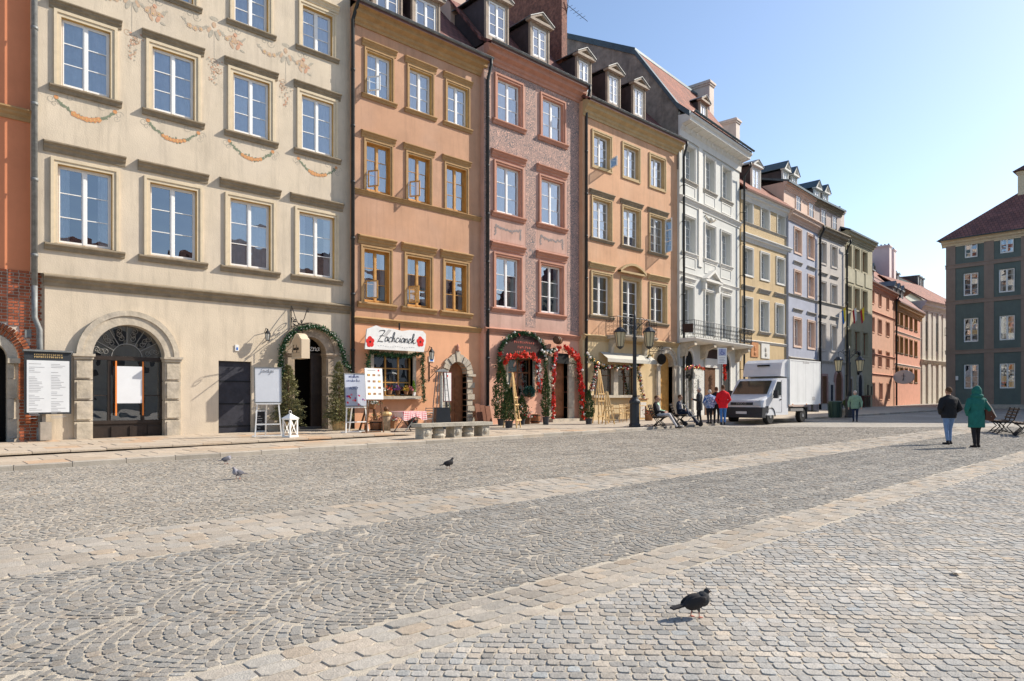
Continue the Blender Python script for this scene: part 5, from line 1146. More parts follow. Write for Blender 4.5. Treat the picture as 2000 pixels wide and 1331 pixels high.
def doorway(H, pl, pr, pt, mat, rim, arch=True, z0=.45):
    a, b, zt = H.X(pl), H.X(pr), H.Z(pl, pt); cx, ri = (a + b) / 2, (b - a) / 2; k = 1.2 if arch else 0
    m = MB(); poly = [(b, z0)] + ([(cx + ri * math.cos(t), zt - ri * k + ri * k * math.sin(t)) for t in [math.pi * i / 12 for i in range(13)]] if arch else [(b, zt), (a, zt)]) + [(a, z0)]
    m.prism(poly, -.055, .02, 'y'); d = H.part(m, 'door', mat); m = MB()
    if arch: arch_ring(m, cx, zt - ri * k, ri, ri + .22, -.12, .0, 12, k)
    else: m.box(a - .15, b + .15, -.12, 0, zt, zt + .2)
    zz = zt - ri * k; m.box(a - .2, a, -.12, 0, z0, zz); m.box(b, b + .2, -.12, 0, z0, zz); link(m.mesh('surround', rim), 'surround', d)
ROSE = M('rose_stone', (.36, .22, .19), var=.2)
doorway(H8, 1630, 1642, 727, WOODD, ROSE); doorway(H8, 1619.5, 1625.5, 752, M('navy_door', (.02, .025, .04)), GREY8, False); doorway(H8, 1603, 1613, 735, WOODD, ROSE, False, 1.1)
doorway(H9, 1674, 1682, 732, M('navy_door', (.02, .025, .04)), GSTONE); doorway(H9, 1655, 1662, 740, WOODD, GSTONE, False); doorway(H9, 1691, 1695, 752, DARK, OLIVE, False, 1.8); doorway(H9, 1698, 1701, 755, DARK, OLIVE, False, 1.8)
m = MB(); cxs = H9.X(1676); zz = H9.Z(1676, 714); m.ball((cxs, -.12, zz + .3), .45, 8, sc=(.8, .35, 1.4)); m.ball((cxs, -.1, zz + 1.1), .3, 8, sc=(1, .4, .8)); m.ball((cxs - .2, -.1, zz - .6), .25, 8, sc=(.8, .4, 1.3)); H9.part(m, 'carved_emblem', IRON, smooth=True)
FL = [flat('flag_blue', (.03, .16, .5), .8), flat('flag_yellow', (.75, .6, .05), .8), flat('flag_white', (.75, .75, .75), .8), flat('flag_red', (.5, .05, .07), .8)]
for j, (px_, cols_) in enumerate(((1655, (1, 0)), (1676, (2, 3)), (1691, (1, 3)))):
    fx = H9.X(px_ + 1, -.6); fz = H9.Z(px_, 604, -.6); fo = thing('flag', ('blue and yellow flag hanging on a pole from the olive house', 'white and red flag hanging at the middle window of the olive house', 'yellow and red flag hanging at the corner window of the olive house')[j], 'flag', (H9.P + H9.d * fx).to_3d() + Vector((0, 0, fz)), H9.phi, 'flags on the olive house')
    m = MB(); m.tube([(0, .1, -.3), (0, -.5, .3)], .02, 6); m.build('flag_pole', WOODL, fo)
    for s_ in range(2):
        m = MB(); V = []
        for i in range(7):
            for z_ in range(6):
                t = i / 6 * .5 + s_ * .5; V.append((-.02 + .04 * math.sin(t * 9 + z_ * .5) + .05 * t, -.42 + .36 * t * (1 - z_ * .08), .22 - t * .32 - z_ * .24))
        m.add(V, [(i * 6 + z_, i * 6 + z_ + 1, i * 6 + z_ + 7, i * 6 + z_ + 6) for i in range(6) for z_ in range(5)]); m.build('flag_cloth', FL[cols_[s_]], fo, smooth=True)

# ================================================================== houses down the side street
P9 = H9.P + H9.d * W9x
def back_from(x, z): X = (x - CXP) * z / FPX; return (X * SA + z * CA, -X * CA + z * SA - DIST)
TER = M('terracotta_plaster', (.60, .33, .22), var=.1, streak=.2); TER2 = M('coral_plaster', (.60, .29, .20), var=.1, streak=.2)
H10 = House('terracotta_street_house', 'terracotta house with zinc dormers, first in the side street', 1690, 2150, p0=back_from(1704, 68)); W10 = H10.X(1747)
for L in ([(1703, 1705.5, 566, 592), (1716, 1721, 572, 598), (1731, 1736, 577.5, 602.6)], [(1701.5, 1706, 620, 648), (1714.5, 1721.5, 625, 651), (1730, 1737, 629, 655)], [(1701.5, 1706, 682, 714), (1715, 1721.5, 685, 716), (1730, 1737, 688, 717)], [(1703, 1707, 748, 778), (1717, 1723, 750, 780), (1732, 1737.5, 751, 781)]):
    rw = H10.rowbox(L)
    for i in range(3): window(H10, rw[0][i], rw[2], rw[1], rw[3] - rw[2], sash=WOODD, rows=2, sur=TER, surw=.12, surb=True, sill=False, reveal=TER, recess=.25)
zt10 = H10.Z(1704, 549, -.4); H10.wall(0, W10, BASEZ, zt10, TER, depth=9); H10.interior(0, W10, BASEZ, zt10); mm = MB(); mould(mm, 0, W10 + .2, CORN, 1.1, zt10 - .7); H10.part(mm, 'cornice', TER2)
for yy in (611, 694, 733): string_course(H10, 0, W10, H10.Z(1704, yy - 4), TER2, .9)
roof_plane(H10, -.1, W10 + .2, [(-.5, zt10 + .05), (3, zt10 + 2.2), (8, zt10)], TILED); downpipe(H10, W10, zt10, .7, y=-.2, kick=-.5, r=.09)
for k in range(3): dormer(H10, .4 + k * 2.0, zt10 + .35, .7, 1.1, y=.5, rows=2, body=LEAD, top=LEAD, side=LEAD, pk=1.0, px=.12)
H11 = House('coral_street_house', 'coral house with five closely set windows per storey in the side street', 1747.5, 2140, p0=H10.end(1747.5)); W11 = H11.X(1797)
for (y0, y1, y0b, y1b) in ((603, 634, 616.5, 644.6), (657, 688, 666, 695), (719, 745, 721, 746)):
    L = []
    for i in range(5):
        t = i / 4; xx = 1748.5 + 37 * t + (.6 if t == 0 else 0); L.append((xx, xx + 5.2, y0 + (y0b - y0) * t, y1 + (y1b - y1) * t))
    rw = H11.rowbox(L)
    for i in range(5): window(H11, rw[0][i], rw[2], rw[1], rw[3] - rw[2], sash=WOODF, rows=2, sur=OR2T, surw=.12, surb=True, sill=True, sillm=GREYTRIM, reveal=OR2T, recess=.25)
zt11 = H11.Z(1748, 585, -.5); H11.wall(0, W11, BASEZ, zt11, TER2, depth=9); H11.interior(0, W11, BASEZ, zt11); mm = MB(); mould(mm, 0, W11 + .3, CORN, 1.4, zt11 - .9); H11.part(mm, 'cornice', OR2T)
for yy in (645, 709): string_course(H11, 0, W11, H11.Z(1748, yy), WHITET, .9)
roof_plane(H11, -.1, W11 + .3, [(-.6, zt11 + .05), (3, zt11 + 3.6), (9, zt11 + 7), (12, zt11 + 4)], TILED)
for k in range(3): dormer(H11, 1.2 + k * 2.1, zt11 + .4, .7, 1.3, y=.4, rows=2, body=LEAD, top=LEAD, side=LEAD, pk=.9, px=.12)
H12 = House('pale_baroque_church', 'pale grey-white church front with tall pilasters at the end of the street', 1797.5, 2600, p0=H11.end(1797.5)); W12 = H12.X(1875); zt12 = H12.Z(1800, 588)
CH = M('pale_church_stucco', (.66, .62, .53), var=.1, streak=.25); H12.wall(0, W12, BASEZ, zt12, CH, depth=14)
m = MB()
for i in range(8): x = W12 * (i + .2) / 8; m.box(x, x + .9, -.16 if i % 2 else -.09, .01, .4, zt12 - 1.2)
H12.part(m, 'pilasters', CH)
for i in range(3):
    m = MB(); x = W12 * (i * 2 + .95) / 8; m.box(x, x + .55, -.02, .02, zt12 * .55, zt12 * .82); H12.part(m, 'window', flat('dim_pane', (.06, .065, .07), .15)); m = MB()
mm = MB(); mould(mm, 0, W12, CORN, 1.8, zt12 - 1.25); H12.part(mm, 'cornice', WHITET); mm = MB(); mould(mm, 0, W12, CORN, .9, H12.Z(1800, 712), 0); H12.part(mm, 'storey_cornice', CH); roof_plane(H12, 0, W12, [(-.8, zt12), (5, zt12 + 4), (12, zt12)], TILE)
# roofs rising behind the street
def block_house(name, label, px, z, wpx, ytop, yb, mat, ridge=4.0, dorm=0, chim=0, rmat=TILE, xv=2140):
    H = House(name, label, px, xv, p0=back_from(px, z)); Wx = H.X(px + wpx); zt = H.Z(px, ytop); m = MB(); m.box(0, Wx, 0, 9, -.3, zt); H.part(m, 'wall', mat)
    roof_plane(H, -.1, Wx + .1, [(-.4, zt), (4.5, zt + ridge), (9.4, zt)], rmat); m = MB(); m.prism([(0, zt), (4.5, zt + ridge - .15), (9, zt)], 0, .15, 'x'); m.prism([(0, zt), (4.5, zt + ridge - .15), (9, zt)], Wx - .15, Wx, 'x'); H.part(m, 'gable', mat)
    for k in range(dorm): dormer(H, .8 + k * 2.2, zt + .6, .8, 1.5, y=.7, rows=2, body=LEAD, top=LEAD, side=DORMS, pk=.25, px=.1)
    return H, Wx, zt
PG2 = M('pale_green_plaster', (.42, .43, .37), var=.1)
Hb, Wb, ztb = block_house('tall_red_roofed_house', 'tall house with orange tiled roof and big pinkish chimney behind the side street', 1695, 84, 66, 538, 0, PG2, 5.0); chimney(Hb, Hb.X(1737, .8), .8, ztb - 1, Hb.Z(1737, 478, .8), 1.3, 2.4, M('pink_chimney_render', (.62, .53, .51), var=.06), pots=5); chimney(Hb, Hb.X(1746, 1.2), 1.2, ztb - 1, Hb.Z(1746, 486, 1.2), 1.3, 1.0, MATS['pink_chimney_render'], pots=2)
Hc, Wc, ztc = block_house('dark_dormer_house', 'house with a row of three dark dormers behind the coral house', 1748, 100, 62, 556, 0, PG2, 4.0, dorm=3, rmat=TILED)
Hd, Wd, ztd_ = block_house('far_dormer_house', 'far house with small dark dormers above the church', 1800, 125, 60, 562, 0, PG2, 3.0, dorm=3, rmat=TILED)

# ================================================================== green corner house
G0 = back_from(1848, 65.0)
HG = House('green_corner_house', 'dark green house with brown pilaster strips and hipped tile roof', 1848, -200, p0=G0, flip=True)
# its front looks back down the square: local x runs towards the photographer's side
WG = 13.5
gx = lambda x: HG.X(x); zeG = HG.Z(1848, 474)
sgn = 1 if HG.X(1900) > 0 else -1
def gwin(pl, pr, yt, yb):
    a, b = sorted((HG.X(pl), HG.X(pr))); return a, b - a, HG.Z(pl, yb), HG.Z(pl, yt)
rowsG = ((1884, 1908, 473, 504.5), (1882, 1910.5, 535, 578), (1882.5, 1910.5, 623, 668.5), (1883, 1911, 712.5, 759.5)); c2 = ((1953, 1980, 464, 496), (1951, 1981.5, 528, 573), (1952, 1982, 618, 665.5), (1952.5, 1982.5, 711, 759))
bay = abs(gx(1966.5) - gx(1896.5)); 
for ra, rb in zip(rowsG, c2):
    a, wd_, z0, z1 = gwin(*ra); a2_, w2_, z02, z12 = gwin(*rb); wd_ = (wd_ + w2_) / 2; z0, z1 = (z0 + z02) / 2, (z1 + z12) / 2
    xs0 = (a + w2_ / 2) ; xs1 = a2_ + w2_ / 2; bay = (xs1 - xs0)
    for k in range(4):
        window(HG, xs0 + k * bay - wd_ / 2, z0, wd_, z1 - z0, rows=4, sur=GREEN, surw=.06, sill=False, reveal=WHITEP, recess=.04, curtain='side' if k % 2 else None)
HG.wall(0, WG, BASEZ, zeG, GREEN, depth=12); HG.interior(0, WG, BASEZ, zeG)
m = MB(); pw = abs(gx(1866) - gx(1848)); P0 = [0.0] + [xs0 + bay * (k + .5) - pw / 2 for k in range(4)]
for x in P0: m.box(x - (.02 if x == 0 else 0), x + pw, -.06, .01, .3, zeG - .4)
HG.part(m, 'pilaster_strips', BROWNP)
m = MB()
for yy in (524, 594, 690): z = HG.Z(1848, yy); m.box(-.06, WG, -.09, .01, z - .16, z + .16); m.box(-.10, WG, -.13, .01, z + .16, z + .22)
HG.part(m, 'storey_bands', BROWNP); m = MB(); m.box(-.05, WG, -.12, .01, BASEZ, .95); HG.part(m, 'plinth', GSTONE)
mm = MB(); mould(mm, -.35, WG, CORN, 1.0, zeG - .55); HG.part(mm, 'cornice', CREAM_T)
m = MB(); o_ = .65; zr_ = zeG + 6.5; zz = zeG + .12
m.add([(-o_, -o_, zz), (WG, -o_, zz), (WG, 12 + o_, zz), (-o_, 12 + o_, zz), (7.5, 6, zr_), (WG, 6, zr_)], [(0, 1, 5, 4), (3, 0, 4), (2, 3, 4, 5), (0, 3, 2, 1), (1, 2, 5)])
m.uv = lambda co: (co.x if abs(co.y - 6) > 0 else co.x, math.hypot(min(co.y + .65, 12.65 - co.y), co.z - zz) if co.z < zr_ else 9.2); HG.part(m, 'hipped_roof', TILED); gutter(HG, -.6, WG, zz, y=-.72, mat=LEADD)
xch = HG.X(1990, 4.0); chimney(HG, xch, 3.5, zeG + 3, HG.Z(1990, 335, 3.5), 1.6, 1.6, CREAM_T); 
m = MB(); zc_ = HG.Z(1990, 335, 3.5); m.add([(xch - .35, 3.15, zc_), (xch + 1.95, 3.15, zc_), (xch + 1.95, 5.45, zc_), (xch - .35, 5.45, zc_), (xch + .8, 4.3, zc_ + .9)], [(0, 1, 4), (1, 2, 4), (2, 3, 4), (3, 0, 4), (0, 3, 2, 1)]); HG.part(m, 'chimney_hood', TILED)
m = MB(); zz = HG.Z(1850, 652); m.tube([(.1, -.05, zz - .2), (.1, -.75, zz - .2)], .02, 5); m.tube([(.1, -.05, zz + .5), (.1, -.75, zz + .5)], .02, 5); m.tube([(.1, -.75, zz + .5), (.1, -.75, zz - .3)], .02, 5); HG.part(m, 'sign_bracket', IRON)
m = MB(); x = HG.X(1869); m.box(x - .08, x + .12, -.16, -.06, HG.Z(1869, 743), HG.Z(1869, 735)); HG.part(m, 'house_lamp', WHITEP)
# houses beyond the frame: they shade the end of the square and show in the panes
def plain_house(name, label, u, v, rz, W, Hh, mat, ridge, nb):
    o = thing(name, label, 'house', (u, v, 0), rz); m = MB(); m.box(0, W, 0, 10, -.4, Hh); m.build('wall', mat, o); m = MB(); m.prism([(-.5, Hh), (5, Hh + ridge), (10.5, Hh)], -.1, W + .1, 'x'); m.uv = lambda co: (co.x, co.z * 1.4); m.build('roof', TILED, o)
    for s_ in range(4):
        for k in range(nb): m = MB(); x = W * (k + .5) / nb; z = 1.2 + s_ * (Hh - 1.5) / 4; m.box(x - .55, x + .55, -.03, .02, z, z + 1.7); m.build('window', flat('dim_pane', (.06, .065, .07), .15), o); 
pq = HG.P + HG.n * 12.05 + HG.d * 12
plain_house('street_side_house', 'house in the side street hidden behind the green corner house', pq.x, pq.y, HG.phi + math.pi / 2, 34, zeG, TER, 5, 6)
pq = HG.P + HG.d * WG
o = thing('shading_gable_house', 'unseen gable-fronted house added next to the green corner house to shade the square', 'house', (pq.x, pq.y, 0), HG.phi)
m = MB(); m.prism([(0, -.4), (13, -.4), (13, 25), (6.5, 31.5), (0, 25)], 0, 11, 'y'); m.build('wall', PEACH7, o)  # unseen gable, added and raised until its shadow reaches across the square
for sg in (0, 1): m = MB(); m.prism([(-.4, 24.6), (6.5, 31.6), (6.5, 31.9), (-.4, 24.9)] if sg == 0 else [(13.4, 24.6), (6.5, 31.6), (6.5, 31.9), (13.4, 24.9)], -.3, 11.3, 'y'); m.build('roof_slope', LEADD, o)
plain_house('north_row_house', 'house beyond the gabled one on the far right of the square', pq.x + HG.d.x * 13.05, pq.y + HG.d.y * 13.05, HG.phi, 24, 19, CREAM, 6, 6)
for i, (mat, Hh) in enumerate(((GREY8, 14), (OR4, 15.5), (CREAM, 14.5), (PINK, 16.5), (YEL, 14.5), (WHITE5, 16), (OR2, 15.5), (GREEN, 16), (TER, 17.5), (OLIVE, 18.5))):
    plain_house('opposite_house', ('grey', 'peach', 'cream', 'pink', 'yellow', 'white', 'apricot', 'green', 'terracotta', 'olive')[i] + ' house across the square, mirrored in the windows', -6 + i * 11.2 + 11, -66, math.pi, 11, Hh, mat, 6.0, 4)
# ================================================================== things on the pavement
def wpt(H, px, py, off):
    X, Z = H.m(px, py, off); p = H.P + H.d * X + H.n * off; return Vector((p.x, p.y, Z)), H.phi
def pav(px, py, lift=.12): return ground_px(px, py, lift)
def leaf_mesh(name, P, size, mats, idx=None, D=None, aspect=.4, jit=1.0):
    P = np.asarray(P, float); n = len(P); A = rng.normal(size=(n, 3)) * jit + (0 if D is None else np.asarray(D) * 2.2); A /= np.linalg.norm(A, axis=1, keepdims=True) + 1e-9
    Bv = np.cross(A, rng.normal(size=(n, 3))); Bv /= np.linalg.norm(Bv, axis=1, keepdims=True) + 1e-9
    s = np.asarray(size) * rng.uniform(.7, 1.3, n); a = A * s[:, None]; b = Bv * (s * aspect)[:, None] * .5
    V = np.stack([P - b * .4, P + a * .5 - b, P + a, P + a * .5 + b], 1).reshape(-1, 3)
    me = bpy.data.meshes.new(name); me.vertices.add(4 * n); me.vertices.foreach_set('co', V.astype(np.float32).ravel()); me.loops.add(4 * n); me.loops.foreach_set('vertex_index', np.arange(4 * n, dtype=np.int32))
    me.polygons.add(n); me.polygons.foreach_set('loop_start', np.arange(0, 4 * n, 4, dtype=np.int32)); me.update(calc_edges=True)
    for m in (mats if isinstance(mats, (list, tuple)) else [mats]): me.materials.append(m)
    if idx is not None: me.polygons.foreach_set('material_index', np.asarray(idx, dtype=np.int32))
    return me
NEED = M('spruce_needles', (.14, .14, .06), rough=.7, var=.35, scale=9, bump=0); NEED2 = M('pale_spruce_needles', (.30, .275, .12), rough=.7, var=.3, scale=9, bump=0)
FIR = M('garland_green', (.02, .075, .025), rough=.6, var=.4, scale=12, bump=0); FIR2 = M('garland_pale_green', (.05, .13, .05), rough=.6, var=.4, scale=12, bump=0)
THU = M('cypress_green', (.03, .062, .016), rough=.7, var=.4, scale=10, bump=0); THU2 = M('cypress_light', (.075, .11, .026), rough=.7, var=.4, scale=10, bump=0)
POI = M('poinsettia_red', (.62, .015, .012), rough=.55, var=.25, scale=15, bump=0); POI2 = M('scarlet_petal', (.75, .06, .03), rough=.55, var=.25, scale=15, bump=0); SNOWF = M('white_petal', (.72, .70, .66), rough=.6, var=.1, bump=0)
PINKF = M('pink_petal', (.7, .2, .25), var=.2, bump=0); YELF = M('yellow_petal', (.75, .45, .05), var=.2, bump=0); PURF = M('purple_petal', (.22, .05, .3), var=.2, bump=0)
BAU = [flat('red_bauble', (.40, .02, .02), .18, spec=.7), flat('gold_bauble', (.62, .38, .12), .2, metal=.5), flat('champagne_bauble', (.68, .50, .36), .25), flat('white_bauble', (.72, .70, .66), .25)]
def planter_slats(o, r0, r1, h, n=14, mat=WOODL):
    for i in range(n):
        t = 2 * math.pi * i / n; m = MB(); wd = 2 * math.pi * r1 / n * .46
        c, s = math.cos(t), math.sin(t); P = lambda r, w_, z: (r * c - w_ * s, r * s + w_ * c, z)
        k = wd * r0 / r1; m.add([P(r0, -k, 0), P(r0, k, 0), P(r1, wd, h), P(r1, -wd, h), P(r0 - .02, -k, 0), P(r0 - .02, k, 0), P(r1 - .02, wd, h), P(r1 - .02, -wd, h)], [(0, 1, 2, 3), (5, 4, 7, 6), (3, 2, 6, 7), (0, 4, 5, 1), (1, 5, 6, 2), (0, 3, 7, 4)]); m.build('slat', mat, o)
    m = MB(); m.lathe([(r0 - .03, 0.01), (r1 - .04, h - .05), (0.01, h - .04)], 14); m.build('soil_tub', M('dark_soil', (.04, .03, .02)), o)
def spruce(label, px, py, ytop, rad, pot=(.20, .27, .40)):
    u, v, z = pav(px, py); zc = cam_xy(u, v)[1]; Ht = (py - ytop) * zc / FPX
    o = thing('potted_spruce', label, 'christmas tree', (u, v, z), 0, 'potted spruces at the cafe entrance')
    planter_slats(o, *pot); m = MB(); m.tube([(0, 0, pot[2] - .1), (0.01, .01, Ht * .6), (0, 0, Ht)], [.035, .022, .006], 6); m.build('trunk', WOODD, o)
    P, D = [], []; z0 = pot[2] + .02
    for _ in range(420):
        t = random.random() ** 1.3; zz = z0 + (Ht - z0) * t; L = rad * (1 - t) ** .72 * random.uniform(.6, 1.12) + .03; a = random.random() * 6.283; dr = random.uniform(-.25, .35) + .5 * t
        for k in range(int(10 + 26 * L / rad)):
            q = random.uniform(.18, 1); pos = (L * q * math.cos(a), L * q * math.sin(a), zz + L * q * dr - .06 * q * q); P.append(np.array(pos) + rng.normal(0, .012, 3)); D.append((math.cos(a) + random.gauss(0, .5), math.sin(a) + random.gauss(0, .5), dr + random.gauss(0, .5)))
    D = np.array(D); D /= np.linalg.norm(D, axis=1, keepdims=True)
    link(leaf_mesh('needles', P, .075, [NEED, NEED2], (rng.random(len(P)) < .4).astype(int), D, .28, .5), 'needles', o)['kind'] = 'stuff'
    return o
spruce('bushy potted spruce in slatted tub, behind the white lantern at the cafe door', 563, 846, 714, .60)
spruce('narrower potted spruce in slatted tub, right of the dark cafe doorway', 662, 845, 708, .50)
def cypress(label, px, py, ytop, rad, potr=.17, poth=.3, decor=0, potm=None, off=(0, 0)):
    u, v, z = pav(px, py, .11); zc = cam_xy(u, v)[1]; Ht = (py - ytop) * zc / FPX
    o = thing('potted_cypress', label, 'shrub', (u, v, z), 0, 'evergreens in pots along the shop fronts'); m = MB(); m.lathe([(potr * .8, 0), (potr, poth), (potr * 1.08, poth), (potr * 1.08, poth - .04), (potr * .9, poth - .05), (.02, poth - .05)], 14); m.build('pot', potm or M('dark_pot', (.05, .05, .055), rough=.4), o, smooth=False)
    m = MB(); m.tube([(0, 0, poth - .05), (0, 0, Ht * .8)], [.03, .008], 6); m.build('trunk', WOODD, o)
    n = int(1500 * Ht * rad / .45); P, D = [], []
    for _ in range(n):
        t = random.random(); R_ = rad * (math.sin(math.pi * min(1, t * .9 + .12)) ** .7) * (1 - .55 * t) * 1.25 * math.sqrt(random.uniform(.25, 1)) * (1 + .22 * math.sin(t * 23 + 3 * random.random())); a = random.random() * 6.283
        P.append((R_ * math.cos(a), R_ * math.sin(a), poth + (Ht - poth) * t)); D.append((math.cos(a) * .5, math.sin(a) * .5, 1))
    link(leaf_mesh('foliage', P, .085, [THU, THU2], (rng.random(n) < .35).astype(int), D, .5, .8), 'foliage', o)['kind'] = 'stuff'
    if decor:
        for k in range(decor):
            p = P[random.randrange(n)]; q = Vector(p); rr_ = math.hypot(q.x, q.y) or .1; s = rad * 1.0 / rr_ if rr_ > .05 else 1; mb = MB(); mb.ball((0, 0, 0), .035, 8); me = cached(('bau', k % 4), lambda: mb.mesh('bauble', BAU[k % 4], True)); link(me, 'bauble', o, (q.x * min(s, 1.3), q.y * min(s, 1.3), q.z))
    return o
def garland(name, label, H, path, off, rad, n_leaf, flowers=0, fm=(0, 1), baubles=0, leafsize=.09, group=None, lights=0, dense=1.0, cat='garland', fsize=.11, bset=(0, 1, 2, 3)):
    """path in photo pixels on the front of a house"""
    pts = []
    for q in path:
        o_ = q[2] if len(q) > 2 else off; p, _ = wpt(H, q[0], q[1], o_); pts.append(p)
    seg = [(pts[i + 1] - pts[i]).length for i in range(len(pts) - 1)]; T = sum(seg)
    def at(s):
        for i, L in enumerate(seg):
            if s <= L or i == len(seg) - 1: return pts[i].lerp(pts[i + 1], min(1, s / L))
            s -= L
    o = thing(name, label, cat, tuple(pts[0]), 0, group); base = pts[0]
    P = [np.array(at(random.random() * T) - base) + rng.normal(0, rad * .5, 3) for _ in range(n_leaf)]
    link(leaf_mesh('foliage', P, leafsize, [FIR, FIR2], (rng.random(n_leaf) < .3).astype(int), None, .35), 'foliage', o)['kind'] = 'stuff'
    m = MB(); m.tube([tuple(at(T * k / 30) - base) for k in range(31)], .012, 5); m.build('wire_core', FIR, o)
    if flowers:
        for f in range(flowers):
            c = np.array(at(T * (f + random.random()) / flowers) - base) + np.array([random.gauss(0, rad * .45), -abs(random.gauss(0, rad * .4)) - rad * .3, random.gauss(0, rad * .45)])
            k = random.choice(fm); key = ('flower', k, f % 3)
            def mk():
                mb = MB(); npet = 9
                for j in range(npet):
                    a = 6.283 * j / npet + (f % 3) * .2; e = .25 + .35 * (j % 2); r_ = fsize * (1 - .35 * (j % 2)); ca, sa = math.cos(a), math.sin(a); b = .30 * r_
                    mb.add([(0, 0, 0), (ca * r_ * .55 - sa * b, -e * r_ * .5, sa * r_ * .55 + ca * b), (ca * r_, -e * r_ * .55, sa * r_), (ca * r_ * .55 + sa * b, -e * r_ * .5, sa * r_ * .55 - ca * b)], [(0, 1, 2, 3)])
                mb.ball((0, -.02, 0), fsize * .16, 6); return mb.mesh('flower', (POI, POI2, SNOWF, PINKF)[k])
            fo = link(cached(key, mk), 'flower', o, tuple(c)); fo.rotation_euler = (random.gauss(0, .5), random.random() * 6, random.gauss(0, .6)); sc = random.uniform(.75, 1.25); fo.scale = (sc,) * 3
    for f in range(baubles):
        c = np.array(at(T * (f + random.random()) / baubles) - base) + np.array([random.gauss(0, rad * .6), -abs(random.gauss(0, rad * .5)) - rad * .2, random.gauss(0, rad * .6)]); b = random.choice(bset)
        def mk(): mb = MB(); mb.ball((0, 0, 0), .055, 8); mb.tube([(0, 0, .05), (0, 0, .07)], .012, 5); return mb.mesh('bauble', BAU[b], True)
        bo = link(cached(('gb', b), mk), 'bauble', o, tuple(c)); sc = random.uniform(.6, 1.3); bo.scale = (sc,) * 3
    for f in range(lights):
        c = np.array(at(T * (f + .5) / lights) - base) + np.array([random.gauss(0, rad * .3), -rad * .6, random.gauss(0, rad * .3)]); me = cached('glow', lambda: MB().ball((0, 0, 0), .022, 6).mesh('light_bulb', SNOWF)); link(me, 'light_bulb', o, tuple(c))
    return o
# ---- cream house
arcp = [(549, 745)] + [(611 + 62 * math.cos(math.pi - t), 700 + 8 * t / 3.14 - 66 * math.sin(t)) for t in [math.pi * i / 14 for i in range(15)]] + [(687, 725)]
garland('fir_garland', 'green fir garland with white lights round the cafe archway', H1, arcp, -.22, .075, 2600, lights=46)
p, ph = wpt(H1, 48, 810, -.55); x1 = H1.X(139.5, -.55) - H1.X(48, -.55); hh = H1.Z(48, 686, -.55) - p.z
o = thing('menu_case', 'large framed menu case with dark header on a post by the brick wall', 'notice board', (p.x, p.y, p.z), ph)
m = MB(); m.box(0, x1, 0, .10, 0, hh); m.build('case', M('anthracite_metal', (.035, .04, .045), rough=.4), o)
m = MB(); m.box(.05, x1 - .05, -.012, -.002, .05, hh * .86); sh = m.build('menu_sheet', flat('menu_paper', (.68, .69, .69), .35), o)
m = MB(); m.box(-.03, x1 + .03, -.05, .16, hh, hh + .05); m.build('rain_cap', ZINC, o)
INK = flat('grey_print', (.34, .34, .35)); GOLD = flat('gold_print', (.42, .30, .14))
m = MB()
for zz in (.955, .915):
    xx = x1 * .2
    while xx < x1 * .8: m.box(xx, xx + .022, -.008, -.001, hh * zz - .022, hh * zz + .022, 0); m.box(xx, xx + .035, -.0075, -.001, hh * zz + random.choice((-.02, .0, .015)), hh * zz + .006 + random.choice((.0, .015)), 0); xx += .048
m.build('header_lettering', GOLD, o)['kind'] = 'stuff'
m = MB()
for k in range(34):
    for cx_ in (.10, x1 * .56):
        if random.random() < .75: L = random.uniform(.12, .36); m.box(cx_, cx_ + L, -.015, -.012, hh * .8 - k * .045, hh * .8 - k * .045 + .012)
link(m.mesh('printed_lines', INK), 'printed_lines', sh)['kind'] = 'stuff'
m = MB(); m.box(.42, .50, .12, .2, -.75, .1); m.box(.36, .62, .02, .3, -.72, -.22); m.build('post', M('cast_concrete', (.36, .31, .25), var=.3), o)
def easel(name, label, px, py, ytop, wpx, board_y, mat, legs=WHITEP, yaw=0.0, lean=.16, art=None, lift=.2, frame=None, group=None):
    u, v, z = pav(px, py, lift); zc = cam_xy(u, v)[1]; k = zc / FPX; Ht = (py - ytop) * k; W = wpx * k * 1.28; bz = (py - board_y) * k
    o = thing(name, label, 'sign', (u, v, z), yaw, group); y = lambda zz: lean * (zz / Ht) - .12
    for sg in (-1, 1): m = MB(); m.bar((sg * W * .48, y(0), 0), (sg * W * .30, y(Ht * .95), Ht * .95), .035); m.build('leg', legs, o)
    m = MB(); m.bar((0, .42, 0), (0, y(Ht * .8) + .03, Ht * .8), .035); m.build('leg', legs, o)
    m = MB(); m.bar((-W * .42, y(Ht * .18), Ht * .18), (W * .42, y(Ht * .18), Ht * .18), .035); m.bar((-W * .45, y(bz) - .04, bz), (W * .45, y(bz) - .04, bz), .05, .04); m.bar((-W * .55, .1, .02), (W * .55, .1, .02), .04); m.build('ledge', legs, o)
    a = math.atan2(lean, Ht); m = MB(); h_ = Ht - bz; m.box(-W / 2, W / 2, -.012, .012, 0, h_); b = m.build('board', mat, o, (0, y(bz) - .045, bz + .025)); b.rotation_euler = (-a, 0, 0)
    if frame: m = MB(); frame_ring(m, W - .06, h_ - .06, .03, -.022, .014); m.xf(Matrix.Translation((-W / 2 + .03, 0, .03))); link(m.mesh('board_frame', frame), 'board_frame', b)
    if art: art(b, W, h_)
    return o
def art_white(b, W, h): m = MB(); cursive(m, 'Jowdym', -W * .3, h * .84, W * .2, -.016, .004); link(m.mesh('lettering', INK), 'lettering', b)
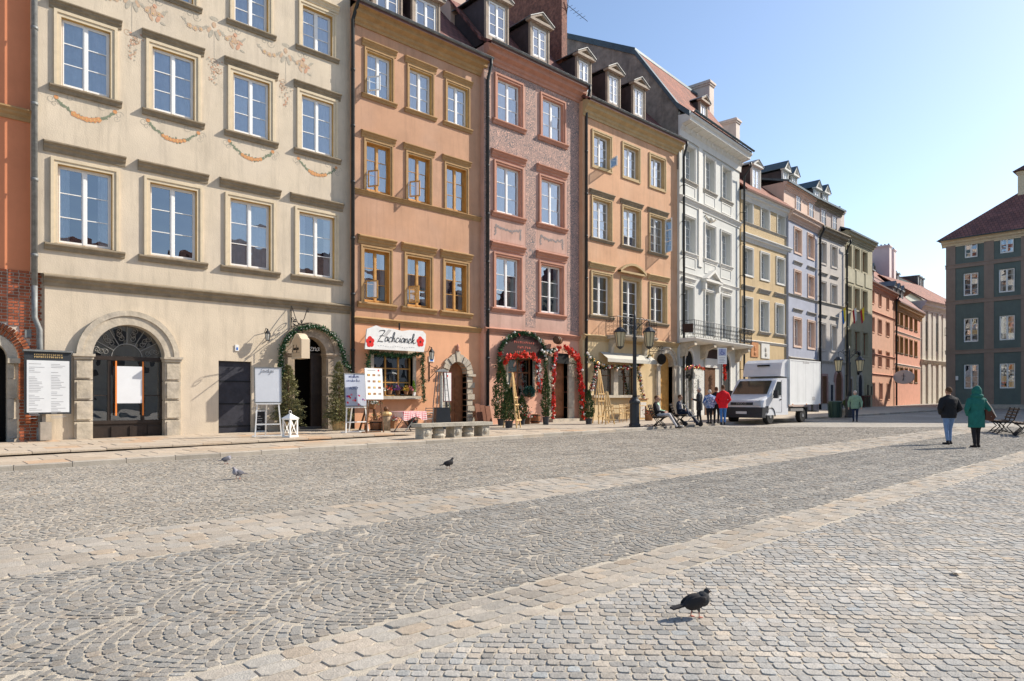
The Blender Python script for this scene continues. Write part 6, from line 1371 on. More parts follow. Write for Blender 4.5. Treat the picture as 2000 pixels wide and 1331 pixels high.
def art_blue(b, W, h):
    m = MB(); cursive(m, 'wedkon', -W * .3, h * .86, W * .17, -.016, .004); cursive(m, 'caredna kre', -W * .42, h * .74, W * .13, -.016, .003); cursive(m, 'mono', -W * .3, h * .5, W * .22, -.016, .004); link(m.mesh('lettering', flat('blue_print', (.05, .08, .25))), 'lettering', b)
    m = MB()
    for k in range(16): disc(m, random.uniform(-.42, .42) * W, h * random.uniform(.05, .36), random.uniform(.02, .045), k % 3, -.0145 - .0002 * k, 8)
    link(m.mesh('printed_pictures', [PINKF, POI, PURF]), 'printed_pictures', b)['kind'] = 'stuff'
def art_menu(b, W, h):
    m = MB()
    for r in range(4):
        for c in range(3): x, z = (c - 1) * W * .3, h * (.78 - r * .2); m.box(x - W * .08, x + W * .08, -.0155, -.013, z - h * .035, z + h * .03, (r * 5 + c) % 3); disc(m, x + W * .01, z + .004, W * .045, (3, 0, 1)[(r + c) % 3], -.0162, 8)
    disc(m, W * .28, h * .93, .035, 4, -.016, 8); m.box(-W * .35, W * .1, -.0155, -.013, h * .92, h * .94, 2); link(m.mesh('printed_pictures', [WOODB, OR2T, INK, YELF, POI]), 'printed_pictures', b)['kind'] = 'stuff'
easel('easel_sign', 'white board on a white easel left of the bushy spruce', 523, 853, 719, 40, 789, flat('white_board', (.72, .73, .75), .35), yaw=-.25, art=art_white, frame=ZINC)
easel('easel_sign', 'pale blue handwritten board on a white easel right of the cafe doorway', 694, 845, 731, 40, 796, flat('pale_blue_board', (.46, .50, .60), .4), yaw=.0, art=art_blue, frame=ZINC)
easel('easel_sign', 'tall white menu poster with food pictures beside the flower window', 729, 845, 721, 32, 782, flat('poster_paper', (.78, .76, .73), .4), legs=WOODD, yaw=.08, art=art_menu)
u, v, z = pav(567, 854, .2); o = thing('wooden_lantern', 'white slatted wooden candle lantern at the foot of the bushy spruce', 'lantern', (u, v, z), .3)
m = MB(); w_ = .17; m.box(-w_, w_, -w_, w_, 0, .05); m.box(-w_, w_, -w_, w_, .52, .56); m.build('tray', WHITEP, o)
for sx in (-1, 1):
    for sy in (-1, 1): m = MB(); m.box(sx * .14 - .02, sx * .14 + .02, sy * .14 - .02, sy * .14 + .02, .05, .52); m.build('corner_post', WHITEP, o)
m = MB()
for sx in (-1, 1): m.bar((-.12, sx * .14, .06), (.12, sx * .14, .51), .015); m.bar((.12, sx * .145, .06), (-.12, sx * .145, .51), .015); m.bar((sx * .14, -.12, .06), (sx * .14, .12, .51), .015)
m.build('lattice', WHITEP, o); m = MB(); m.add([(-.19, -.19, .56), (.19, -.19, .56), (.19, .19, .56), (-.19, .19, .56), (0, 0, .72)], [(0, 1, 4), (1, 2, 4), (2, 3, 4), (3, 0, 4), (0, 3, 2, 1)]); m.tube([(0.05 * math.cos(t), 0, .75 + .05 * math.sin(t)) for t in [k * .52 for k in range(13)]], .008, 5); m.build('roof', WHITEP, o)
m = MB(); m.lathe([(.05, .05), (.05, .28)], 10); m.build('candle', CREAM_T, o)
p, ph = wpt(H1, 499, 838, -.12); o = thing('chalk_board', 'small framed chalkboard leaning against the cream wall behind the easel', 'chalkboard', (p.x, p.y, p.z - .1), ph); m = MB(); m.box(0, .36, 0, .02, 0, .72); m.build('slate', flat('slate_black', (.02, .02, .022), .5), o); m = MB(); frame_ring(m, .30, .66, .03, -.012, .02); m.xf(Matrix.Translation((.03, 0, .03))); m.build('board_frame', WHITEP, o); m = MB(); [m.box(.07, .07 + random.uniform(.1, .22), -.003, 0, .12 + k * .08, .13 + k * .08) for k in range(6)]; m.build('chalk_writing', WHITEP, o)
# hanging light-box sign on a wrought bracket
OFS = -1.15; p, ph = wpt(H1, 589, 700, OFS); zt_ = H1.Z(589, 652, OFS); hgt = zt_ - p.z
o = thing('hanging_sign', 'arched beige hanging sign on a scrolled iron bracket over the cafe door', 'sign', (p.x, p.y, p.z), ph)
m = MB(); L_ = .74; m.prism([(0, 0), (L_, 0), (L_, hgt * .78), (L_ * .85, hgt * .86), (L_ * .72, hgt * .98), (L_ * .5, hgt * 1.05), (L_ * .28, hgt * .98), (L_ * .15, hgt * .86), (0, hgt * .78)], 0, .30, 'x'); bd = m.build('sign_box', M('sign_beige', (.62, .50, .36), var=.06), o)
m = MB(); m.prism([(.07, .07), (L_ - .07, .07), (L_ - .07, hgt * .74), (L_ * .5, hgt * .96), (.07, hgt * .74)], -.006, -.001, 'x'); link(m.mesh('sign_field', M('sign_field', (.56, .42, .28), var=.05)), 'sign_field', bd)
m = MB(); cursive(m, 'Jowdym', 0, 0, .19, 0, .007); m.xf(Matrix.Translation((-.014, L_ * .92, hgt * .34)) @ Matrix.Rotation(-math.pi / 2, 4, 'Z')); m.tube([(-.012, .12, hgt * .24), (-.012, L_ - .12, hgt * .24)], .004, 4); link(m.mesh('lettering', DARK), 'lettering', bd)
m = MB(); zb_ = hgt * 1.05; m.tube([(.15, 1.12, zb_ + .30), (.15, -.25, zb_ + .30)], .016, 6); m.tube([(.15, 1.12, zb_ - .7), (.15, 1.12, zb_ + .9)], .02, 6); m.tube([(.15, .2, zb_ - .02), (.15, .2, zb_ + .3)], .01, 5); m.tube([(.15, .6, zb_ - .02), (.15, .6, zb_ + .3)], .01, 5)
def scroll(m, cy, cz, r0, r1, a0, turns, x=.15, th=.012, s=1):
    m.tube([(x, cy + (r0 + (r1 - r0) * k / 23) * math.cos(a0 + s * turns * 6.283 * k / 23), cz + (r0 + (r1 - r0) * k / 23) * math.sin(a0 + s * turns * 6.283 * k / 23)) for k in range(24)], th, 5)
m.tube([(.15, .5, zb_ + .3), (.15, .75, zb_ + .55), (.15, .95, zb_ + .85), (.15, 1.08, zb_ + 1.0)], .014, 5); scroll(m, 1.16, zb_ + .92, .11, .03, 2.2, 1.2, s=-1); m.tube([(.15, .4, zb_ + .3), (.15, .1, zb_ + .5), (.15, -.1, zb_ + .78)], .014, 5); scroll(m, -.17, zb_ + .74, .09, .02, 1.0, 1.2)
for (cy, cz, r_) in ((.95, zb_ + .1, .14), (.95, zb_ - .2, .13), (.78, zb_ + .16, .09), (1.0, zb_ + .5, .12), (.3, zb_ + .4, .07)): scroll(m, cy, cz, r_, .02, random.random() * 6, 1.4, s=random.choice((-1, 1)))
for k in range(7): m.ball((.15, .55 + random.uniform(-.1, .5), zb_ + random.uniform(.1, .6)), .035, 6, sc=(1, 1.4, .8))
m.build('iron_bracket', IRON, o)
def wall_lamp(label, H, px, py, off, s=1.0, group='wall lanterns'):
    p, ph = wpt(H, px, py, off); o = thing('wall_lantern', label, 'lamp', tuple(p), ph, group); r = .11 * s
    m = MB(); m.lathe([(r * .7, 0), (r * .75, .02)], 6); m.lathe([(r * 1.15, .30 * s), (r * 1.2, .32 * s), (r * .5, .42 * s), (.02, .47 * s)], 6); m.ball((0, 0, .49 * s), .025, 6); m.build('lantern_cap', IRON, o)
    for k in range(6): a = k * 6.283 / 6; m = MB(); m.tube([(r * .72 * math.cos(a), r * .72 * math.sin(a), .02), (r * 1.1 * math.cos(a), r * 1.1 * math.sin(a), .31 * s)], .008, 4); m.build('glazing_bar', IRON, o)
    m = MB(); m.lathe([(r * .66, .02), (r * 1.04, .30 * s)], 6); m.build('lantern_glass', flat('frosted_glass', (.55, .54, .48), .2), o)
    m = MB(); m.tube([(0, 0, .45 * s), (0, -off * .5, .55 * s), (0, -off, .35 * s)], .012, 5); m.build('bracket', IRON, o); return o
wall_lamp('wall lantern left of the hanging sign on the cream wall', H1, 523, 666, -.28, .8); wall_lamp('small lantern hanging under the beige cafe sign bracket', H1, 603, 675, -.5, .55)
wall_lamp('wall lantern above the blue number plate on the apricot house', H2, 843, 703, -.25, 1.0)
# ---- apricot house
p, ph = wpt(H2, 713, 682, -.38); S_ = lambda x, y: (H2.X(x, -.38) - H2.X(713, -.38), H2.Z(x, y, -.38) - p.z)
o = thing('shop_sign', 'white rough-edged shop sign with two red poppies over the flower window', 'sign', tuple(p), ph); poly = [S_(713, 682), S_(760, 684), S_(800, 686), S_(828, 688), S_(832, 668), S_(832, 653), S_(826, 647), S_(800, 645), S_(785, 647), S_(770, 643), S_(745, 640), S_(735, 636), S_(722, 641), S_(717, 643), S_(715, 660)]
m = MB(); m.prism(poly[::-1], 0, .06, 'y'); bd = m.build('sign_board', M('chalk_white_board', (.74, .73, .70), var=.08, scale=6, bump=.3), o)
m = MB(); W_ = S_(832, 650)[0]; cursive(m, 'Zachcianek', W_ * .20, S_(750, 668)[1], W_ * .145, -.010, .010, .40, up=-.005); link(m.mesh('lettering', DARK), 'lettering', bd)
m = MB()
for k in range(16): a = W_ * (.2 + .62 * k / 16); zz = S_(750, 677)[1] + .02 * math.sin(k); m.box(a, a + random.uniform(.03, .08), -.006, -.001, zz, zz + .018)
link(m.mesh('small_lettering', INK), 'small_lettering', bd)['kind'] = 'stuff'
m = MB(); m.add([(W_ * .28, -.004, S_(745, 657)[1]), (W_ * .33, -.004, S_(745, 657)[1] - .02), (W_ * .42, -.004, S_(760, 645)[1]), (W_ * .37, -.004, S_(760, 644)[1])], [(0, 1, 2, 3)]); link(m.mesh('brush_stroke', BLIND), 'brush_stroke', bd)
for (px_, py_) in ((723, 668), (821, 668)):
    m = MB(); cx_, cz_ = S_(px_, py_)
    for k in range(5): disc(m, cx_ + .09 * math.cos(k * 1.257 + .4), cz_ + .12 * math.sin(k * 1.257 + .4), .10, 0, -.004 - .0005 * k, 9)
    disc(m, cx_, cz_, .04, 1, -.009, 8); link(m.mesh('poppy', [POI, DARK]), 'poppy', bd)
for q in (.1, .9): m = MB(); m.tube([(W_ * q, .06, .35), (W_ * q, .40, .6)], .012, 5); m.build('stay', IRON, o)
m = MB(); m.tube([(W_ * .55, .02, S_(785, 645)[1]), (W_ * .55, .02, S_(785, 632)[1])], .03, 6); m.build('spotlight', IRON, o)
garland('fir_garland', 'green fir garland along the top of the flower window under the poppy sign', H2, [(717, 730, -.14), (720, 700), (724, 686), (745, 692), (775, 694), (800, 696), (815, 692), (827, 690), (825, 710), (826, 740, -.14), (828, 785, -.14)], -.2, .075, 2400, leafsize=.085)
for j, (px_, py_, fm_, s_) in enumerate(((747, 771, SNOWF, 1), (761, 770, POI2, 1.1), (777, 770, PURF, 1.3), (793, 771, YELF, 1.2), (803, 770, PINKF, 1.0))):
    p, ph = wpt(H2, px_, py_, -.12); o = thing('flower_pot', ('white', 'red-orange', 'purple', 'yellow', 'pink')[j] + ' flowers in a pot on the sill of the flower window', 'flower pot', tuple(p), 0, 'flower pots on the window sill')
    m = MB(); m.lathe([(.07, 0), (.095, .14), (.105, .14), (.10, .12), (.01, .12)], 12); m.build('pot', M('basket_brown', (.30, .15, .07)) if j % 2 else WOODD, o); n = 120; P = [(random.gauss(0, .06) * s_, random.gauss(0, .05), .15 + abs(random.gauss(0, .07)) * s_) for _ in range(n)]; link(leaf_mesh('blossoms', P, .05, [fm_, FIR2], (rng.random(n) < .3).astype(int), None, .8), 'blossoms', o)['kind'] = 'stuff'
p, ph = wpt(H2, 808, 773, -.1); o = thing('flower_pot', 'bright green pointed plant in a small white pot at the end of the sill', 'flower pot', tuple(p), 0, 'flower pots on the window sill'); m = MB(); m.lathe([(.06, 0), (.08, .13), (.01, .12)], 10); m.build('pot', WHITEP, o); P = [(random.gauss(0, .05) * (1 - t), random.gauss(0, .05) * (1 - t), .12 + .42 * t) for t in rng.random(160)]; link(leaf_mesh('leaves', P, .07, M('lime_leaf', (.22, .36, .03), bump=0), None, [(0, 0, 1)] * 160, .5, .6), 'leaves', o)['kind'] = 'stuff'
p, ph = wpt(H2, 838, 707, -.03); o = thing('number_plate', 'blue and white house number plate under the wall lantern', 'sign', tuple(p), ph); m = MB(); m.box(0, .26, 0, .03, 0, .24); m.build('plate', WHITEP, o); m = MB(); m.box(.06, .20, -.006, -.001, .03, .17); m.build('plate_field', flat('blue_enamel', (.05, .16, .5)), o)
p, ph = wpt(H2, 828, 735, -.05); o = thing('iron_wall_bracket', 'scrolled iron bracket sticking out beside the pointed doorway', 'bracket', tuple(p), ph); m = MB(); m.tube([(.3, .04, -.1), (.3, -.7, .35)], .014, 5); m.tube([(.3, .04, .45), (.3, -.6, .25)], .012, 5); [scroll(m, -.12 * k, .12 + .06 * k, .09, .02, k, 1.3, .3, .011) for k in range(1, 5)]; m.tube([(.3, .04, -.2), (.3, .04, .6)], .02, 6); m.build('ironwork', IRON, o)
# patio heater
u, v, z = pav(862, 838, .12); zc = cam_xy(u, v)[1]; k = zc / FPX; o = thing('patio_heater', 'pyramid patio heater with dark base standing by the pointed doorway', 'heater', (u, v, z), -.35); Ht = (838 - 722) * k; w0, w1 = .32, .15
m = MB(); hb = Ht * .36; f = lambda t: w0 + (w1 - w0) * t
m.add([(-w0, -w0, 0), (w0, -w0, 0), (w0, w0, 0), (-w0, w0, 0)] + [(sx * f(.36), sy * f(.36), hb) for sx, sy in ((-1, -1), (1, -1), (1, 1), (-1, 1))], [(0, 1, 5, 4), (1, 2, 6, 5), (2, 3, 7, 6), (3, 0, 4, 7), (4, 5, 6, 7)]); m.build('gas_cabinet', M('anthracite_metal', (.035, .04, .045)), o)
for sx, sy in ((-1, -1), (1, -1), (1, 1), (-1, 1)): m = MB(); m.bar((sx * f(.36), sy * f(.36), hb), (sx * w1, sy * w1, Ht * .96), .03); m.build('corner_post', ZINC, o)
m = MB()
for q in (.45, .55, .65, .75, .85):
    r_ = f(q); [m.bar(a, b, .008) for a, b in (((-r_, -r_, Ht * q), (r_, -r_, Ht * q)), ((r_, -r_, Ht * q), (r_, r_, Ht * q)), ((-r_, r_, Ht * q), (-r_, -r_, Ht * q)))]
m.build('guard_wires', ZINC, o); m = MB(); m.lathe([(.06, hb), (.06, Ht * .9)], 10); m.build('glass_tube', flat('frosted_glass', (.55, .54, .48)), o); m = MB(); m.add([(-.24, -.24, Ht * .96), (.24, -.24, Ht * .96), (.24, .24, Ht * .96), (-.24, .24, Ht * .96), (-.1, -.1, Ht), (.1, -.1, Ht), (.1, .1, Ht), (-.1, .1, Ht)], [(0, 1, 5, 4), (1, 2, 6, 5), (2, 3, 7, 6), (3, 0, 4, 7), (4, 5, 6, 7), (0, 3, 2, 1)]); m.build('heater_cap', ZINC, o)
p, ph = wpt(H2, 866, 785, -.9); o = thing('menu_case', 'narrow white menu case with a red logo behind the patio heater', 'notice board', tuple(p), ph); m = MB(); hh = H2.Z(866, 727, -.9) - p.z; ww = H2.X(882, -.9) - H2.X(866, -.9); m.box(0, ww, 0, .06, 0, hh); m.build('case', M('maroon_frame', (.20, .05, .05)), o); m = MB(); m.box(.02, ww - .03, -.008, -.001, .03, hh - .03); m.build('menu_sheet', flat('poster_paper', (.78, .76, .73)), o); m = MB(); disc(m, ww * .45, hh * .87, .05, 0, -.011); m.build('logo', POI, o); m = MB(); [m.box(ww * .2, ww * .2 + random.uniform(.06, .16), -.011, -.009, hh * .75 - q * .05, hh * .75 - q * .05 + .012) for q in range(13)]; m.build('printed_lines', INK, o)['kind'] = 'stuff'; m = MB(); m.box(ww * .4, ww * .55, .02, .05, -.95, 0); m.build('post', IRON, o)
# cafe table with a checked cloth
def make_gingham():
    m, t, b = nodes('gingham_cloth'); n, l = t.nodes.new, t.links.new; tc = n('ShaderNodeTexCoord'); b.inputs['Roughness'].default_value = .9; sx = n('ShaderNodeSeparateXYZ'); l(tc.outputs['Object'], sx.inputs[0]); sums = []
    ad0 = n('ShaderNodeMath'); ad0.operation = 'ADD'; l(sx.outputs['Y'], ad0.inputs[0]); l(sx.outputs['Z'], ad0.inputs[1])
    for src in (sx.outputs['X'], ad0.outputs[0]):
        q = n('ShaderNodeMath'); q.operation = 'MULTIPLY'; q.inputs[1].default_value = 14; l(src, q.inputs[0]); f = n('ShaderNodeMath'); f.operation = 'FRACT'; l(q.outputs[0], f.inputs[0]); g = n('ShaderNodeMath'); g.operation = 'GREATER_THAN'; g.inputs[1].default_value = .5; l(f.outputs[0], g.inputs[0]); sums.append(g)
    ad = n('ShaderNodeMath'); l(sums[0].outputs[0], ad.inputs[0]); l(sums[1].outputs[0], ad.inputs[1]); hf = n('ShaderNodeMath'); hf.operation = 'MULTIPLY'; hf.inputs[1].default_value = .5; l(ad.outputs[0], hf.inputs[0])
    mx = n('ShaderNodeMix'); mx.data_type = 'RGBA'; mx.inputs[6].default_value = (.75, .70, .68, 1); mx.inputs[7].default_value = (.55, .03, .06, 1); l(hf.outputs[0], mx.inputs[0]); l(mx.outputs[2], b.inputs['Base Color']); return m
GING = make_gingham()
u, v, z = pav(797, 843, .12); o = thing('cafe_table', 'small folding cafe table under the red checked cloth', 'table', (u, v, z), .1)
m = MB(); m.box(-.5, .5, -.36, .36, .70, .725); m.build('table_top', WOODD, o)
for sx in (-1, 1):
    for sy in (-1, 1): m = MB(); m.bar((sx * .40, sy * .30, 0), (-sx * .25, sy * .30, .70), .025); m.build('leg', IRON if sx > 0 else ZINC, o)
m = MB(); n = 48; rim = []; hem = []
for i in range(n):
    t = 6.283 * i / n; cx_, sy_ = math.cos(t), math.sin(t); k = 1 / max(abs(cx_) / .54, abs(sy_) / .40); rim.append((cx_ * k, sy_ * k, .732)); w = 1.04 + .035 * math.sin(t * 9) + .02 * math.sin(t * 17 + 1); hem.append((cx_ * k * w, sy_ * k * w, .732 - .20 - .09 * abs(math.sin(2 * t)) ** 4 * 1.4))
m.add(rim + hem, [tuple(range(n))] + [(i, (i + 1) % n, n + (i + 1) % n, n + i) for i in range(n)]); tag(m.build('tablecloth', GING, None, (u, v, z), .1), 'red and white checked cloth draped over the small cafe table', 'tablecloth')
def cafe_chair(label, u, v, z, rz, mat=ZINC, seatm=None, group='cafe chairs'):
    o = thing('cafe_chair', label, 'chair', (u, v, z), rz, group)
    for sx in (-1, 1):
        m = MB(); m.tube([(sx * .22, -.2, 0), (sx * .21, -.19, .44), (sx * .24, -.15, .66), (sx * .24, .15, .68), (sx * .2, .2, .66)], .013, 6); m.build('front_leg', mat, o); m = MB(); m.tube([(sx * .21, .24, 0), (sx * .2, .18, .44), (sx * .19, .25, .86)], .013, 6); m.build('back_leg', mat, o)
    m = MB(); m.box(-.2, .2, -.2, .19, .43, .455); m.build('seat', seatm or mat, o); m = MB()
    for k in range(4): m.tube([(-.19, .21 + .012 * k, .55 + .09 * k), (0, .25 + .012 * k, .56 + .09 * k), (.19, .21 + .012 * k, .55 + .09 * k)], .013, 5)
    m.build('backrest', seatm or mat, o); return o
u1, v1, z1 = pav(824, 842, .12); cafe_chair('metal cafe chair right of the red checked table', u1 + .15, v1, z1, -math.pi / 2 + .2); u1, v1, z1 = pav(801, 836, .12); cafe_chair('metal cafe chair behind the red checked table against the wall', u1, v1 + .5, z1, 0.1)
# wooden stand with flower basket, log figure
u, v, z = pav(731, 845, .12); o = thing('wooden_stand', 'dark wooden stand with a basket of pale flowers under the menu poster', 'stand', (u, v + .25, z), 0)
for sx in (-1, 1): m = MB(); m.bar((sx * .30, -.12, 0), (sx * .16, 0, .85), .05); m.build('leg', WOODD, o); m = MB(); m.bar((sx * .32, .25, 0), (sx * .16, .04, .85), .05); m.build('leg', WOODD, o)
m = MB(); m.box(-.28, .28, -.1, .16, .30, .33); m.box(-.2, .2, -.06, .1, .82, .85); m.build('shelf', WOODB, o); m = MB(); m.lathe([(.14, .85), (.22, 1.0), (.2, 1.0), (.01, .97)], 14); m.build('basket', M('basket_brown', (.30, .15, .07), var=.3, scale=20), o); n = 260; link(leaf_mesh('blossoms', [(random.gauss(0, .12), random.gauss(0, .1), 1.0 + abs(random.gauss(0, .06))) for _ in range(n)], .06, [SNOWF, FIR2], (rng.random(n) < .4).astype(int), None, .8), 'blossoms', o)['kind'] = 'stuff'
u, v, z = pav(754, 845, .12); o = thing('log_figure', 'carved birch log post standing left of the red checked table', 'log', (u, v, z), 0); m = MB(); m.lathe([(.16, 0), (.15, .35), (.16, .5), (.15, .6), (.02, .62)], 12, (0, 0, 0)); m.build('log_body', M('birch_bark', (.34, .25, .16), var=.55, scale=7, bump=.6), o, smooth=True); m = MB(); m.lathe([(.19, .60), (.21, .66), (.17, .72), (.02, .74)], 12); m.build('log_cap', WOODL, o); m = MB(); m.lathe([(.06, .74), (.09, .84), (.02, .92)], 8); m.build('knob', WOODD, o)
u, v, z = pav(879, 833, .12); o = thing('box_shrub', 'clipped round shrub in a stone tub beside the pointed doorway', 'shrub', (u, v + .4, z), 0); m = MB(); m.lathe([(.22, 0), (.28, .16), (.26, .38), (.30, .42), (.02, .40)], 12); m.build('stone_tub', GSTONE, o); n = 1500; P = rng.normal(size=(n, 3)); P /= np.linalg.norm(P, axis=1, keepdims=True); D = P.copy(); P = P * np.array([.24, .24, .36]) * rng.uniform(.75, 1.05, (n, 1)) + np.array([0, 0, .78]); link(leaf_mesh('foliage', P, .055, [THU2, THU], (rng.random(n) < .4).astype(int), D, .5), 'foliage', o)['kind'] = 'stuff'
for j in range(3):
    p, ph = wpt(H3 if j > 1 else H2, 938 + j * 10, 836, -.5); o = MB(); o.box(-.14, .14, -.02, .02, 0, 1.05 - .05 * j); q = o.build('leaning_plank', M('red_brown_board', (.20, .08, .045), var=.25, scale=5), None, tuple(p)); q.rotation_euler = (-.22, 0, random.gauss(0, .1)); tag(q, ('leftmost', 'middle', 'rightmost')[j] + ' of three red-brown boards leaning between the apricot and pink houses', 'board', 'boards leaning on the wall')
# stone bench with carved supports
u0, v0, z0 = ground_px(832, 862, .11); u1 = 15.0; o = thing('stone_bench', 'long weathered stone bench with carved block supports at the kerb', 'bench', (12.2, -5.75, G(13.5, -5.75) + .11), 0); BS = M('bench_stone', (.42, .38, .31), var=.25, scale=3, bump=.5)
m = MB(); m.box(-.12, 1.33, -.28, .28, .36, .465); b_ = m.build('seat_slab', BS, o); m = MB(); m.box(1.335, 2.75, -.28, .28, .36, .465); m.build('seat_slab', BS, o)
for x in (.0, 1.18, 2.35):
    m = MB(); m.box(x, x + .30, -.22, .22, 0, .36); s_ = m.build('support_block', BS, o); m = MB(); m.ball((x + .15, -.22, .18), .10, 8, sc=(1, .5, 1)); link(m.mesh('carved_rosette', BS), 'carved_rosette', s_); m = MB(); m.ball((x, 0, .18), .10, 8, sc=(.4, 1, 1)); link(m.mesh('carved_rosette', BS), 'carved_rosette', s_)
for x in (.72, 1.9): m = MB(); m.lathe([(.20, 0), (.22, .08), (.17, .14), (.20, .22), (.16, .30), (.12, .358)], 14, (x, 0, 0)); m.build('round_support', BS, o, smooth=False)
# ================================================================== bodies grown from overlapping rounded volumes
def cap(p, q, r0, r1, mi, k=14, n=5):
    m = MB(); p, q = Vector(p), Vector(q); d = q - p; L = d.length or 1e-6; d = d / L; pts, rs = [], []
    for i in range(n + 1): a = math.pi / 2 * i / n; pts.append(p - d * r0 * math.cos(a)); rs.append(max(r0 * math.sin(a), 1e-4))
    for i in range(1, 4): pts.append(p + d * L * i / 4); rs.append(r0 + (r1 - r0) * i / 4)
    for i in range(n + 1): a = math.pi / 2 * i / n; pts.append(q + d * r1 * math.sin(a)); rs.append(max(r1 * math.cos(a), 1e-4))
    m.tube(pts, rs, k); return m, mi
def ell(c, r, mi, rot=None, k=16):
    m = MB(); m.ball((0, 0, 0), 1.0, k); M4 = Matrix.Translation(c) @ (rot.to_matrix().to_4x4() if rot else Matrix.Identity(4)) @ Matrix.Diagonal((*r, 1)); m.xf(M4); return m, mi
def loft(secs, mi, k=18):                                    # (cx, cy, z, rx, ry)
    m = MB(); V, F = [], []; S2 = [secs[0]]; k = max(k, 30)
    for a, b in zip(secs[:-1], secs[1:]):
        n_ = max(1, int(abs(b[2] - a[2]) / .03)); S2 += [tuple(x + (y - x) * i / n_ for x, y in zip(a, b)) for i in range(1, n_ + 1)]
    secs = S2
    for (cx, cy, z, rx, ry) in secs:
        for j in range(k): t = 6.2832 * j / k; V.append((cx + rx * math.cos(t), cy + ry * math.sin(t), z))
    for i in range(len(secs) - 1):
        for j in range(k): F.append((i * k + j, i * k + (j + 1) % k, (i + 1) * k + (j + 1) % k, (i + 1) * k + j))
    F += [tuple(range(k))[::-1], tuple(range((len(secs) - 1) * k, len(secs) * k))]; m.add(V, F); return m, mi
def grow(name, prims, mats, voxel, parent=None, loc=None, rz=None, smooth=3):
    whole = MB(); pts = []
    for m, mi in prims:
        o = len(whole.v); whole.add(m.v, m.f); cents = [(np.mean([m.v[i] for i in f], 0), mi) for f in m.f]; pts += [(v, mi) for v in m.v] + cents
    me = bpy.data.meshes.new(name); me.from_pydata(whole.v, [], whole.f); bm = bmesh.new(); bm.from_mesh(me); bmesh.ops.recalc_face_normals(bm, faces=bm.faces); bm.to_mesh(me); bm.free()
    tmp = bpy.data.objects.new('tmp', me); COL.objects.link(tmp); r = tmp.modifiers.new('r', 'REMESH'); r.mode = 'VOXEL'; r.voxel_size = voxel; s_ = tmp.modifiers.new('s', 'SMOOTH'); s_.iterations = smooth; s_.factor = .5
    out = bpy.data.meshes.new_from_object(tmp.evaluated_get(bpy.context.evaluated_depsgraph_get())); bpy.data.objects.remove(tmp); bpy.data.meshes.remove(me); out.name = name
    kd = kdtree.KDTree(len(pts)); [kd.insert(p[0], i) for i, p in enumerate(pts)]; kd.balance()
    out.materials.clear()
    for m in mats: out.materials.append(m)
    out.polygons.foreach_set('material_index', [pts[kd.find(p.center)[1]][1] for p in out.polygons]); out.polygons.foreach_set('use_smooth', [True] * len(out.polygons))
    return link(out, name, parent, loc, rz)
SKIN = M('skin', (.48, .27, .19), rough=.6, var=.06, bump=0)
def cloth(n, c, **k): return M(n, c, rough=.9, var=k.pop('var', .2), scale=7, bump=.9, bscale=11, **k)
def hand(p, d, side, mi, curl=.5):                             # palm, four fingers, thumb
    p, d = Vector(p), Vector(d).normalized(); x = Vector((1, 0, 0)) * side; f = d.cross(x).normalized() if abs(d.dot(x)) < .95 else Vector((0, 1, 0)); w = f.cross(d).normalized(); out = [cap(p, p + d * .07, .030, .034, mi, 8, 3)]
    for i, L in enumerate((.062, .072, .068, .052)):
        b = p + d * .075 + f * (.027 - .018 * i); m1 = b + d * L * .55; m2 = m1 + (d * (1 - curl) - x * curl).normalized() * L * .5; out += [cap(b, m1, .0095, .009, mi, 6, 2), cap(m1, m2, .009, .0075, mi, 6, 2)]
    t = p + d * .02 + f * .03; out += [cap(t, t + d * .035 + f * .02, .011, .010, mi, 6, 2), cap(t + d * .035 + f * .02, t + d * .06 + f * .022 - x * .01, .010, .008, mi, 6, 2)]; return out
def head(c, H, mi_s, mi_h, facing=Vector((0, 1, 0)), hair='short', hat=None):
    s = H / 1.7; c = Vector(c); f = facing.normalized(); r = f.cross(Vector((0, 0, 1))).normalized(); out = [ell(c, (.076 * s, .092 * s, .112 * s), mi_s, f.to_track_quat('Y', 'Z')), cap(c - Vector((0, 0, .05 * s)) + f * .03 * s, c - Vector((0, 0, .085 * s)) + f * .05 * s, .05 * s, .035 * s, mi_s, 10, 3), cap(c + f * .088 * s + Vector((0, 0, .01)), c + f * .108 * s - Vector((0, 0, .02 * s)), .010 * s, .016 * s, mi_s, 6, 2)]
    for sg in (-1, 1): out += [ell(c + r * sg * .078 * s - Vector((0, 0, .01)), (.012 * s, .02 * s, .03 * s), mi_s), ell(c + r * sg * .032 * s + f * .088 * s + Vector((0, 0, .012 * s)), (.012 * s,) * 3, mi_h)]
    out.append(ell(c + f * .09 * s - Vector((0, 0, .055 * s)), (.022 * s, .008, .007), mi_h))
    if hair: out.append(ell(c - f * .018 * s + Vector((0, 0, .03 * s)), (.088 * s, .098 * s, .108 * s), mi_h, f.to_track_quat('Y', 'Z')))
    if hair == 'long': out += [ell(c - f * .05 * s - Vector((0, 0, .05 * s)), (.09 * s, .07 * s, .12 * s), mi_h)]
    return out
